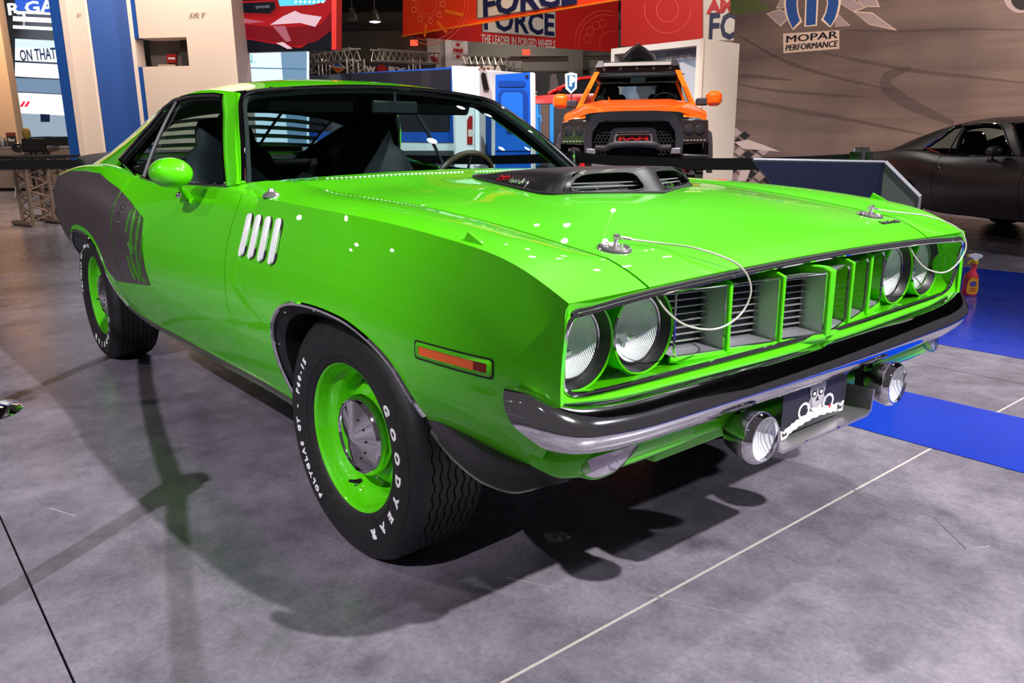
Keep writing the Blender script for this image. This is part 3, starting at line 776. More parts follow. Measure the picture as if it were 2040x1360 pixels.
# four headlamps
for s in (-1, 1):
    for yh in (.747, .560):
        h = thing('headlamp', None, None); h.parent = car; c0 = (.722, s*yh, .707)
        MB().lathe([(.093, -.065), (.0935, .010), (.0915, .017), (.0895, .012), (.088, -.004)], 48, 'x', c0).build('lamp_bucket', GREEN, h)
        MB().lathe([(.0892, .0125), (.080, -.004), (.0725, -.012)], 48, 'x', c0).build('lamp_bezel', mat('bezel_black', (.008, .008, .009), .35), h)
        MB().lathe([(.0905, .018), (.0935, .0145), (.0930, .011)], 48, 'x', c0).build('outer_ring', CHROME, h)
        MB().lathe([(.0715, -.016), (.0760, -.010), (.0745, -.005), (.0710, -.006)], 48, 'x', c0).build('retaining_ring', CHROME, h)
        MB().lathe([(.0, -.050), (.03, -.045), (.055, -.030), (.071, -.009)], 40, 'x', c0).build('reflector', REFL, h)
        MB().ball((c0[0]-.025, c0[1], c0[2]-.018), .010, 10, 8).build('filament_cap', CHROME, h)
        MB().lathe([(.071, -.009), (.055, -.0005), (.03, .004), (0, .006)], 40, 'x', c0).build('lens', LENS, h)
# chrome bumper
bp = smooth_poly([(.810, 0), (.808, .2), (.803, .42), (.796, .62), (.790, .74), (.779, .825), (.754, .882), (.712, .913)], 6)
bp = [(x, -y) for x, y in bp[::-1]]+bp[1:]
prof = [(-.014, .603), (.008, .606), (.028, .601), (.046, .588), (.058, .572), (.0645, .558), (.0655, .550), (.063, .542), (.056, .528), (.044, .515), (.026, .507), (.005, .505), (-.014, .510)]
bm_ = MB(); rows = []
bl = [0.]
for p_, q_ in zip(bp[:-1], bp[1:]): bl.append(bl[-1]+math.hypot(q_[0]-p_[0], q_[1]-p_[1]))
def bpt(L_):
    x = float(np.interp(L_, bl, [q[0] for q in bp])); y = float(np.interp(L_, bl, [q[1] for q in bp]))
    a = [float(np.interp(L_-.012, bl, [q[k] for q in bp])) for k in (0, 1)]; b = [float(np.interp(L_+.012, bl, [q[k] for q in bp])) for k in (0, 1)]
    t = Vector((b[0]-a[0], b[1]-a[1], 0)).normalized(); return x, y, Vector((t.y, -t.x, 0))
for L0_ in bl:
    row = []
    for d, z in prof:
        sg = 1 if L0_ > bl[-1]/2 else -1; de = bl[-1]-L0_ if sg > 0 else L0_
        w_ = max(0., 1-de/.20)**1.5; low = max(0., (.600-z)/.095)
        L_ = L0_-sg*w_*(.075*low**1.7); x, y, nn = bpt(L_)
        k = max(0, (abs(y)-.62)/.275); e = min(1, max(0, (abs(y)-.80)/.09))
        z2 = z+.026*k*k+.014*e*e+(.004*e**3 if z > .58 else 0)
        row.append((x+nn.x*(d*(1-.40*e*e)), y+nn.y*(d*(1-.40*e*e)), z2))
    rows.append(row)
bm_.grid(rows)
m_ = len(prof); bm_.f += [tuple(range(m_)), tuple((len(rows)-1)*m_+k for k in range(m_))]
bumper = bm_.build('bumper', CHROME, car, ang=60)
for s in (-1, 1):
    for yb in (.50, .22): MB().lathe([(0, .006), (.009, .005), (.012, 0), (.012, -.004)], 16, 'x', (.852-.008*(yb > .3), s*yb, .528)).build('bumper_bolt', CHROME, bumper)
# lower valance with a centre opening
def valance(s):
    path = smooth_poly([(.790, .29), (.792, .45), (.790, .60), (.783, .70), (.770, .772), (.742, .820), (.700, .842)], 5); R_ = []
    for i, (x, y) in enumerate(path):
        a = path[max(i-1, 0)]; b = path[min(i+1, len(path)-1)]; t = Vector((b[0]-a[0], b[1]-a[1], 0)).normalized(); nn = Vector((t.y, -t.x, 0))
        u = i/(len(path)-1); zb = .456-.010*math.sin(PI*u)+.012*max(0, u-.8)/.2
        row = []
        for d, z in ((-.02, .520), (.004, .512), (.010, .492), (.010, zb+.014), (.002, zb+.003), (-.012, zb-.003), (-.05, zb-.004)):
            row.append((x+nn.x*d, s*(y+nn.y*d), z))
        R_.append(row)
    return R_
for s in (-1, 1):
    v = MB(); v.grid(valance(s)); val = v.build('front_valance', GREEN, car, ang=60, outward=(1, 0, -.2))
    MB().tube([(.785, s*.288, .515), (.798, s*.286, .49), (.796, s*.286, .464), (.785, s*.275, .452), (.75, s*.26, .448)], .007, 8).build('valance_edge', GREEN, val)
    # turn signal in the valance
    tl = thing('turn_signal', None, None); tl.parent = car
    poly = smooth_poly([(.778, .466), (.770, .487), (.735, .497), (.690, .501), (.648, .500), (.680, .474), (.715, .454), (.755, .449)], 4, True)
    fx = lambda y, z, h: (.800-max(0, y-.66)**2*2.2+h-.003, s*y, z)
    mb = MB(); nn_ = len(poly); cy_, cz_ = .715, .482
    sc = lambda p, k: (cy_+(p[0]-cy_)*k, cz_+(p[1]-cz_)*k)
    mb.add([fx(*sc(p, 1.16), -.004) for p in poly]+[fx(*sc(p, 1.12), .010) for p in poly]+[fx(*sc(p, 1.0), .013) for p in poly], [(k*nn_+i, k*nn_+(i+1) % nn_, (k+1)*nn_+(i+1) % nn_, (k+1)*nn_+i) for k in (0, 1) for i in range(nn_)])
    mb.build('signal_bezel', GREEN, tl, ang=50)
    mb = MB(); mb.add([fx(*p, .0105) for p in poly], [tuple(range(nn_))]); mb.build('signal_reflector', mat('signal_silver', (.62, .58, .64), .35, .5), tl, weld=False)
    mb = MB(); mb.add([fx(*p, .013) for p in poly]+[fx(*sc(p, .7), .020) for p in poly]+[fx(cy_, cz_, .022)], [(i, (i+1) % nn_, nn_+(i+1) % nn_, nn_+i) for i in range(nn_)]+[(nn_+i, nn_+(i+1) % nn_, 2*nn_) for i in range(nn_)])
    mb.build('signal_lens', glass_mat('clear_lens', (.85, .82, .88), 1.2), tl)
    MB().tube([fx(.722, .490, .0165), fx(.714, .478, .0215), fx(.706, .466, .0165)], .0014, 6).build('lens_rib', CHROME, tl)
    MB().ball(fx(.815, .468, .004), .006, 8, 6).build('bezel_screw', CHROME, tl)
    # driving lamp on its bracket
    fl = thing('driving_lamp', None, None); fl.parent = car; c0 = (.868, s*.312, .4445)
    MB().lathe([(.0, -.085), (.022, -.083), (.040, -.068), (.054, -.038), (.0595, -.016), (.0605, -.006)], 40, 'x', c0).build('lamp_shell', mat('lamp_shell_chrome', (.62, .62, .64), .22, 1.), fl)
    MB().lathe([(.0605, -.008), (.0620, -.002), (.0600, .006), (.0530, .016), (.0490, .016), (.0475, .010)], 40, 'x', c0).build('lamp_rim', CHROME, fl)
    MB().lathe([(.0, -.018), (.03, -.010), (.048, .008)], 36, 'x', c0).build('reflector', ribbed('fog_reflector', 40), fl)
    MB().lathe([(.048, .011), (.035, .018), (.015, .022), (0, .0225)], 36, 'x', c0).build('lens', LENS, fl)
    MB().box((c0[0]-.075, c0[1]-s*.03, c0[2]+.035), (.016, .03, .10)).build('lamp_bracket', BLACK, fl)
    MB().tube([(c0[0]-.055, c0[1], c0[2]+.03), (c0[0]-.10, c0[1]-s*.02, c0[2]+.075)], .008, 8).build('lamp_stud', BLACK, fl)
# green lower cross member, black radiator support
MB().box((.70, 0, .405), (.05, 1.0, .03)).build('cross_member', GREEN, car, bev=.006)
for s in (-1, 1): MB().box((.735, s*.225, .44), (.02, .06, .07), Matrix.Rotation(.3*s, 3, 'X')).build('tow_bracket', GREEN, car, bev=.004)
MB().box((.62, 0, .47), (.02, 1.4, .15)).build('radiator_support', BLACK, car)
ZUP = .052
# bare metal tray under the plate
tr = MB(); pr = [(-.228, .392), (-.221, .395), (-.213, .340), (-.200, .331), (.200, .331), (.213, .340), (.221, .395), (.228, .392), (.220, .335), (.202, .3235), (-.202, .3235), (-.220, .335)]
tr.prism(pr, .70, .862, lambda u, v, h: (h, u, v)); tr.v = [(x, y, z+ZUP) for x, y, z in tr.v]; tray = tr.build('chin_tray', mat('brushed_metal', (.50, .47, .50), .34, .85), car, ang=50)
for y in (-.10, .05): MB().lathe([(0, .004), (.005, .003), (.006, 0)], 10, 'x', (.862, y, .3275+ZUP)).build('tray_rivet', CHROME, tray)
text_on('tray_mark', 'LA', .014, mat('mark_red', (.6, .02, .03), .5), tray, (.80, -.115, .3312+ZUP), (0, 1, 0), (-1, 0, 0))
# number plate: skull over crossed pistons with a white ribbon
PX = .822
pl = MB(); pr = [(-.150, .347), (-.145, .340), (.118, .340), (.150, .372), (.152, .490), (-.148, .490)]
pl.prism(pr, PX-.003, PX, lambda u, v, h: (h, u, v)); pl.v = [(x, y, z+ZUP) for x, y, z in pl.v]; plate = pl.build('number_plate', mat('plate_black', (.022, .020, .024), .35), car)
def flat(name, poly, m, h): mb = MB(); mb.add([(PX+h, y*1.22, z+ZUP-.006) for y, z in poly], [tuple(range(len(poly)))]); return mb.build(name, m, plate, weld=False, outward=(1, 0, 0))
GREYP = mat('print_grey', (.30, .29, .32), .4); DKP = mat('print_dark', (.012, .012, .014), .5); WHP = mat('print_white', (.88, .86, .9), .4)
ell = lambda cy_, cz_, ry, rz, k=20, a0=0, a1=2*PI: [(cy_+ry*math.cos(a0+(a1-a0)*i/k), cz_+rz*math.sin(a0+(a1-a0)*i/k)) for i in range(k)]
for sg in (-1, 1):
    ca, sa = math.cos(.55), math.sin(.55)*sg
    rod = [(-.011, -.055), (.011, -.055), (.017, .028), (.017, .058), (-.017, .058), (-.017, .028)]
    flat('printed_rod', [(.004-sg*.0+u*ca+v*sa, .437+v*ca-u*sa) for u, v in rod], GREYP, .0006)
    ring_o = ell(.004-sg*.047, .392, .022, .022); ring_i = ell(.004-sg*.047, .392, .015, .015)
    mb = MB(); mb.add([(PX+.0009, y*1.22, z+ZUP-.006) for y, z in ring_o+ring_i], [(i, (i+1) % 20, 20+(i+1) % 20, 20+i) for i in range(20)]); mb.build('printed_ring', mat('print_pale', (.62, .62, .66), .4), plate, weld=False, outward=(1, 0, 0))
    flat('printed_hole', ell(.004+sg*.030, .478, .005, .006, 12), DKP, .0012)
flat('printed_skull', [(-.030+.004, .460), (-.032+.004, .440), (-.024+.004, .420), (-.019+.004, .400), (-.010+.004, .388), (.010+.004, .388), (.019+.004, .400), (.024+.004, .420), (.032+.004, .440), (.030+.004, .460), (.018+.004, .478), (.004, .483), (-.018+.004, .478)], mat('print_skull', (.42, .40, .43), .4), .0016)
for sg in (-1, 1):
    flat('printed_eye', ell(.004+sg*.013, .428, .010, .009, 14), DKP, .0021); flat('printed_pupil', ell(.004+sg*.013, .428, .006, .005, 12), mat('print_pale', (.62, .62, .66)), .0025)
flat('printed_nose', [(.004, .420), (.010, .407), (-.002, .407)], DKP, .0021)
flat('printed_jaw', ell(.004, .398, .022, .022, 14, PI*1.08, PI*1.92)+ell(.004, .398, .013, .010, 10, PI*1.92, PI*1.08), WHP, .0022)
rb = smooth_poly([(-.102, .352), (-.08, .361), (-.045, .368), (0, .373), (.05, .371), (.09, .366)], 5); wv = [.011+.002*math.sin(i*2.1) for i in range(len(rb))]
flat('printed_ribbon', [(y, z-w_) for (y, z), w_ in zip(rb, wv)]+[(y, z+w_) for (y, z), w_ in list(zip(rb, wv))[::-1]], WHP, .0012)
for sg, y in ((-1, -.126), (1, .112)):
    zc_ = ZUP-.006+(.352 if sg < 0 else .366)
    MB().tube([(PX+.001, y, zc_-.010), (PX+.001, y+sg*.022, zc_-.012), (PX+.001, y+sg*.026, zc_+.010), (PX+.001, y+sg*.012, zc_+.002), (PX+.001, y, zc_+.010)], .0035, 5, flat=1).build('printed_flourish', WHP, plate)
flat('printed_dot', ell(.058, .378, .005, .005, 10), mat('mark_red', (.6, .02, .03)), .0016)
for y in (-.125, .128): MB().lathe([(0, .005), (.005, .004), (.006, 0)], 10, 'x', (PX, y, .478+ZUP)).build('plate_screw', CHROME, plate)

# ------------------------------------------------------------------ glasshouse
rail_y = nspline([-3.3, -3.0, -2.7, -2.4, -2.1, -1.8, -1.5, -1.25], [.585, .598, .602, .603, .604, .608, .607, .600])
rail_z = nspline([-3.3, -3.0, -2.7, -2.4, -2.1, -1.8, -1.5, -1.25], [.985, 1.082, 1.160, 1.226, 1.276, 1.306, 1.306, 1.283])
roof_c = nspline([-2.6, -2.3, -2.0, -1.7, -1.45, -1.2], [1.285, 1.335, 1.365, 1.374, 1.360, 1.322])
belt_y = lin([(-.83, .800), (-1.2, .797), (-1.9, .797), (-2.3, .790), (-3.0, .760), (-3.3, .70)])
belt_z = lambda x: edgeE(x)[1]+.009
def gside(x, z):
    xb = min(max(x, -3.3), -.84); xr = min(max(x, -3.3), -1.25)
    zb, zr = belt_z(xb), float(rail_z(xr)); t = (z-zb)/max(zr-zb, .02); yb = belt_y(xb); yr = float(rail_y(xr))
    if x > -1.25:   # along the leaning screen post the rail is the post itself
        zr, yr = 1.283, .600; t = (z-zb)/(zr-zb)
    return yb+(yr-yb)*t+.012*math.sin(PI*min(max(t, 0), 1))
wt = lambda t: (-1.205-.045*t*t, .600*t, 1.320-.037*t*t)
def ws(t, k, lift=0.):
    a, b = Vector(wb(t)), Vector(wt(t)); p_ = a.lerp(b, k); p_ += Vector((.55, 0, .83))*(.022*math.sin(PI*k)*(1-.3*t*t)+lift); return tuple(p_)
TS = [k/20 for k in range(-20, 21)]
mb = MB(); mb.grid([[ws(t, k/10) for k in range(11)] for t in TS]); mb.build('windscreen', GLASSM, car, outward=(1, 0, 1))
edge = [ws(-1, k/10) for k in range(1, 9)]+[ws(-1+.02, .88), ws(-.985, .94), ws(-.95, .985)]+[ws(t, 1) for t in TS[2:-2]]
edge = [ws(-1, k/12, .003) for k in range(0, 11)]+[ws(-.985, .93, .004), ws(-.955, .97, .004)]+[ws(t, .985, .004) for t in TS[2:-2]]+[ws(.955, .97, .004), ws(.985, .93, .004)]+[ws(1, k/12, .003) for k in range(10, -1, -1)]
MB().tube(edge, .0085, 8).build('windscreen_trim', CHROME, car)
ed2 = [Vector(q)+Vector((-.02, 0, -.012)) for q in edge]
sc2 = [(q.x, q.y*.972, q.z) for q in ed2]
MB().tube(sc2, .015, 6).build('windscreen_rubber', BLACK, car)
# roof skin
rows = []
for i, xk in enumerate(np.linspace(0, 1, 22)):
    row = []
    for t in np.linspace(-1, 1, 29):
        x0 = wt(t*.985)[0]; xr = -2.52-.02*(1-t*t); x = x0+(xr-x0)*xk
        xc = min(x, -1.25); yr, zr = float(rail_y(xc)), float(rail_z(xc)); zc_ = float(roof_c(min(max(x, -2.6), -1.2)))
        if x > -1.25: zr = 1.283+.0
        z = zr+(zc_-zr)*(1-abs(t)**2.6)
        if xk == 0: z = wt(t*.985)[2]+.006
        row.append((x, t*yr, z))
    rows.append(row)
mb = MB(); mb.grid(rows); roof = mb.build('roof', GREEN, car, ang=50, outward=(0, 0, 1))
mb = MB(); mb.grid([[(x-.02 if i == 0 else x, y*.965, z-.035) for x, y, z in r] for i, r in enumerate(rows)]); mb.build('headliner', INTER, car)
WIN = [(-2.262, 1.032), (-2.20, 1.235), (-2.165, 1.258), (-1.98, 1.283), (-1.78, 1.292), (-1.56, 1.288), (-1.425, 1.276), (-1.385, 1.256)]
for s in (-1, 1):
    out_ = [(-.842, .968)]+[(-.842-(1.25-.842)*k/8, .968+(1.279-.968)*k/8) for k in range(1, 8)]+[(x, float(rail_z(x))) for x in frange(-1.25, -3.28, .06)]
    out_ += [(x, belt_z(x)-.004) for x in frange(-3.28, -2.40, .08)]
    inn = [(-2.368, 1.030), (-2.307, 1.075), (-2.205, 1.160), (-2.135, 1.235), (-2.105, 1.262), (-1.98, 1.283), (-1.78, 1.292), (-1.56, 1.288), (-1.40, 1.277), (-1.345, 1.248)]+[(-1.345+(.405)*k/8, 1.248-(1.248-.955)*k/8) for k in range(1, 9)]
    P, F = fill2d(out_+inn, .045)
    sheet('roof_pillar', [(x, s*gside(x, z), z) for x, z in P], F, GREEN, car, (0, s, 0), .015)
    V2 = [(x+.004, s*(gside(x, z)-.017), z) for x, z in P]; lm = MB(); lm.add(V2, F); lm.build('pillar_lining', INTER, car, outward=(0, s, 0), weld=False)
    # rear sail panel joining pillar, roof and deck
    sg = MB(); sg.grid([[(x, s*float(rail_y(x))*k, float(rail_z(x))+.010*(1-(k-.88)/.12)*max(0, min(1, 1-(-2.5-x)/.9)))for k in (1, .96, .92, .88)] for x in frange(-2.50, -3.28, .06)])
    sg.build('sail_panel', GREEN, car, outward=(0, 0, 1))
    sl = MB(); sl.grid([[(x, s*(float(rail_y(x))*k-.010), float(rail_z(x))-.022) for k in (1, .94, .88, .82)] for x in frange(-2.40, -3.28, .08)]); sl.build('sail_lining', INTER, car, outward=(0, 0, 1))
    # side glass: door pane and quarter pane with the bright divider between
    div = lambda z: -1.925-.02*(z-.95)/.33
    top_w = lin([(-2.25, 1.10), (-2.20, 1.235), (-2.165, 1.258), (-1.98, 1.283), (-1.78, 1.292), (-1.56, 1.288), (-1.425, 1.276), (-1.385, 1.256), (-.905, .96)])
    gl = [(-.940, .955)]+[(x, belt_z(x)) for x in frange(-.97, -1.92, .1)]+[(div(1.28), 1.284), (-1.78, 1.291), (-1.56, 1.287), (-1.40, 1.276), (-1.345, 1.248)]
    P, F = fill2d(gl, .08); mb = MB(); mb.add([(x, s*(gside(x, z)-.012), z) for x, z in P], F); mb.build('door_glass', GLASSM, car, outward=(0, s, 0), weld=False)
    gl = [(-1.925, belt_z(-1.925)), (-2.05, .975), (-2.368, 1.030), (-2.307, 1.075), (-2.205, 1.160), (-2.135, 1.235), (-2.105, 1.262), (div(1.279), 1.283)]
    P, F = fill2d(gl, .08); mb = MB(); mb.add([(x, s*(gside(x, z)-.012), z) for x, z in P], F); mb.build('quarter_glass', GLASSM, car, outward=(0, s, 0), weld=False)
    loop = [(-.938, .966), (-1.335, 1.246), (-1.395, 1.279), (-1.56, 1.289), (-1.78, 1.293), (-1.98, 1.284), (-2.105, 1.263), (-2.135, 1.236), (-2.205, 1.160), (-2.307, 1.075), (-2.368, 1.030)]
    MB().tube([(x, s*(gside(x, z)+.003), z) for x, z in smooth_poly(loop, 4)], .0085, 6).build('drip_moulding', CHROME, car)
    MB().tube([(x, s*(gside(x, z)-.012), z-.012) for x, z in smooth_poly(loop[1:], 4)], .012, 6).build('window_seal', BLACK, car)
    MB().tube([(-.925, s*.806, .960)]+[(x, s*(belt_y(x)+.004), belt_z(x)+.004) for x in frange(-.95, -1.90, .1)]+[(-1.98, s*.801, .952), (-2.06, s*.797, .976), (-2.22, s*.783, 1.004), (-2.368, s*.770, 1.032)], .0075, 6).build('belt_moulding', CHROME, car)
    MB().tube([(div(z), s*(gside(div(z), z)-.004), z) for z in frange(.955, 1.28, .05)], .009, 6).build('pane_divider', mat('divider_chrome', (.05, .052, .055), .4, .3), car)
    MB().grid([[ws(s, k/10), (Vector((-.846, s*.797, .966)).lerp(Vector((-1.25, s*.606, 1.281)), k/10))[:]] for k in range(11)]).build('screen_post', GREEN, car, outward=(1, s, 0))
# rear glass and its louvre
RG = lambda t, k: (-2.54-.61*k, t*(.47+.05*k), 1.283+(.985-1.283)*k-.045*t*t*(1-k)+.015*math.sin(PI*k))
mb = MB(); mb.grid([[RG(t, k/6) for k in range(7)] for t in (-1, -.5, 0, .5, 1)]); mb.build('rear_glass', GLASSM, car)
lv = thing('rear_louvre', None, None); lv.parent = car
for k in range(6):
    a = .06+k*.155
    mb = MB(); rows = [[Vector(RG(t, a))+Vector((0, 0, .018)), Vector(RG(t, a+.07))+Vector((-.02, 0, .023)), Vector(RG(t, a+.07))+Vector((-.02, 0, .017)), Vector(RG(t, a))+Vector((0, 0, .012))] for t in (-1., -.6, -.2, .2, .6, 1.)]
    mb.grid([r+[r[0]] for r in rows]); mb.build('louvre_slat', BLACKS, lv)
for t in (-1, -.35, .35, 1): MB().tube([Vector(RG(t, k/6))+Vector((0, 0, .015)) for k in range(7)], .008, 6).build('louvre_rail', BLACKS, lv)
# rear deck, tail, rear spoiler
mb = MB(); rows = []
for x in frange(-3.10, -3.80, .07):
    yE, zE = edgeE(x); rows.append([(x, t*(yE-.05), zE+.012+.02*(1-t*t)) for t in (-1, -.6, -.2, .2, .6, 1)])
mb.grid(rows); mb.build('deck_lid', GREEN, car, outward=(0, 0, 1))
mb = MB(); tail = [(side(-3.82, v)[0], side(-3.82, v)[1]) for v in frange(0, 1, .1)]
mb.add([(-3.82, y, z) for y, z in tail]+[(-3.82, -y, z) for y, z in tail[::-1]], [tuple(range(2*len(tail)))]); mb.build('tail_panel', BLACKS, car)
mb = MB(); rows = []
for t in np.linspace(-1, 1, 15):
    e = abs(t)**4; y = t*.68; zc_ = 1.055-.035*e; xc = -3.70+.09*e
    rows.append([(xc+.12, y, zc_-.035), (xc+.05, y, zc_-.008), (xc-.10, y, zc_+.012), (xc-.115, y, zc_+.004), (xc-.04, y, zc_-.020), (xc+.12, y, zc_-.043)])
mb.grid([r+[r[0]] for r in rows]); mb.f += [tuple(range(6)), tuple(14*7+k for k in range(6))]
sp = mb.build('deck_wing', mat('wing_black', (.010, .010, .012), .5), car, ang=50)
for s in (-1, 1): MB().box((-3.66, s*.55, .99), (.10, .02, .09)).build('wing_foot', BLACKS, sp)
MB().tube([(-3.78, -.80, .70), (-3.88, -.60, .70), (-3.90, 0, .70), (-3.88, .60, .70), (-3.78, .80, .70)], .05, 10).build('rear_bumper', CHROME, car)

# ------------------------------------------------------------------ cabin
MB().box((-1.62, 0, .36), (3.8, 1.50, .08)).build('floor_pan', BLACK, car)
MB().box((-2.95, 0, .64), (.9, 1.06, .50)).build('boot_box', BLACK, car)
MB().box((.02, 0, .62), (1.1, 1.0, .40)).build('engine_box', BLACK, car)
MB().box((-.72, 0, .66), (.10, 1.5, .60)).build('firewall', BLACK, car)
mb = MB(); mb.prism([(-.75, .965), (-.95, .958), (-1.06, .935), (-1.10, .86), (-1.05, .72), (-.75, .72)], -.74, .74, lambda u, v, h: (u, h, v)); mb.build('dashboard', INTER, car, bev=.02)
for s in (-1, 1):
    mb = MB(); mb.grid([[(x, s*.760, z) for z in (.40, .70, .945)] for x in (-.85, -1.4, -2.0, -2.5)]); mb.build('door_card', INTER, car)
    seat = thing('bucket_seat', None, None); seat.parent = car
    yc = s*.38
    mb = MB(); mb.box((-1.62, yc, .56), (.52, .50, .16), None, .05); mb.build('seat_cushion', INTER, seat, bev=.02)
    R_ = Matrix.Rotation(-.28, 3, 'Y')
    mb = MB()
    rows = []
    for z, hw, dp in ((.56, .25, .07), (.75, .255, .075), (.95, .235, .07), (1.05, .20, .06), (1.09, .145, .05), (1.16, .135, .05), (1.205, .11, .04), (1.215, .06, .02)):
        xb_ = -1.86-(z-.56)*.30; rows.append([(xb_+dp*math.cos(a), yc+hw*math.copysign(abs(math.sin(a))**.6, math.sin(a)), z) for a in [2*PI*k/20 for k in range(20)]])
    mb.grid([r+[r[0]] for r in rows]); mb.build('seat_back', mat('seat_vinyl', (.010, .012, .013), .55), seat, ang=60)
mb = MB(); mb.box((-2.42, 0, .62), (.55, 1.25, .26), None, .06); mb.build('rear_bench', INTER, car)
mb = MB(); mb.box((-2.68, 0, .84), (.16, 1.25, .34), Matrix.Rotation(-.25, 3, 'Y'), .05); mb.build('rear_backrest', INTER, car)
MB().box((-2.98, 0, .965), (.50, 1.30, .02)).build('parcel_shelf', INTER, car)
sw = thing('steering_wheel', None, None); sw.parent = car
c0 = Vector((-1.17, .365, .900)); R_ = Matrix.Rotation(-1.12, 3, 'Y')
MB().tube([c0+R_ @ Vector((.165*math.cos(a), .165*math.sin(a), 0)) for a in [2*PI*k/36 for k in range(36)]], .013, 8, closed=True).build('wheel_rim', mat('wood_rim', (.07, .04, .02), .35, 0, .4), sw)
for a in (0, PI, 1.5*PI): MB().tube([c0+R_ @ Vector((.03*math.cos(a), .03*math.sin(a), -.015)), c0+R_ @ Vector((.16*math.cos(a), .16*math.sin(a), 0))], .009, 6, flat=.5).build('wheel_spoke', mat('spoke_steel', (.4, .4, .42), .3, 1.), sw)
MB().tube([c0, c0+Vector((.30, 0, -.15))], .025, 10).build('steering_column', INTER, sw)
rm = thing('inner_mirror', None, None); rm.parent = car
MB().box((-1.19, .04, 1.238), (.02, .24, .055), Matrix.Rotation(.12, 3, 'Z'), .008).build('mirror_body', INTER, rm)
MB().tube([(-1.17, .03, 1.262), (-1.165, .025, 1.30)], .006, 8).build('mirror_stem', CHROME, rm)
for s in (-1, 1): MB().box((-1.27, s*.30, 1.262), (.03, .38, .10), Matrix.Rotation(.5, 3, 'Y'), .01).build('sun_visor', mat('visor_grey', (.005, .0055, .006), .8, spec=.1), car)

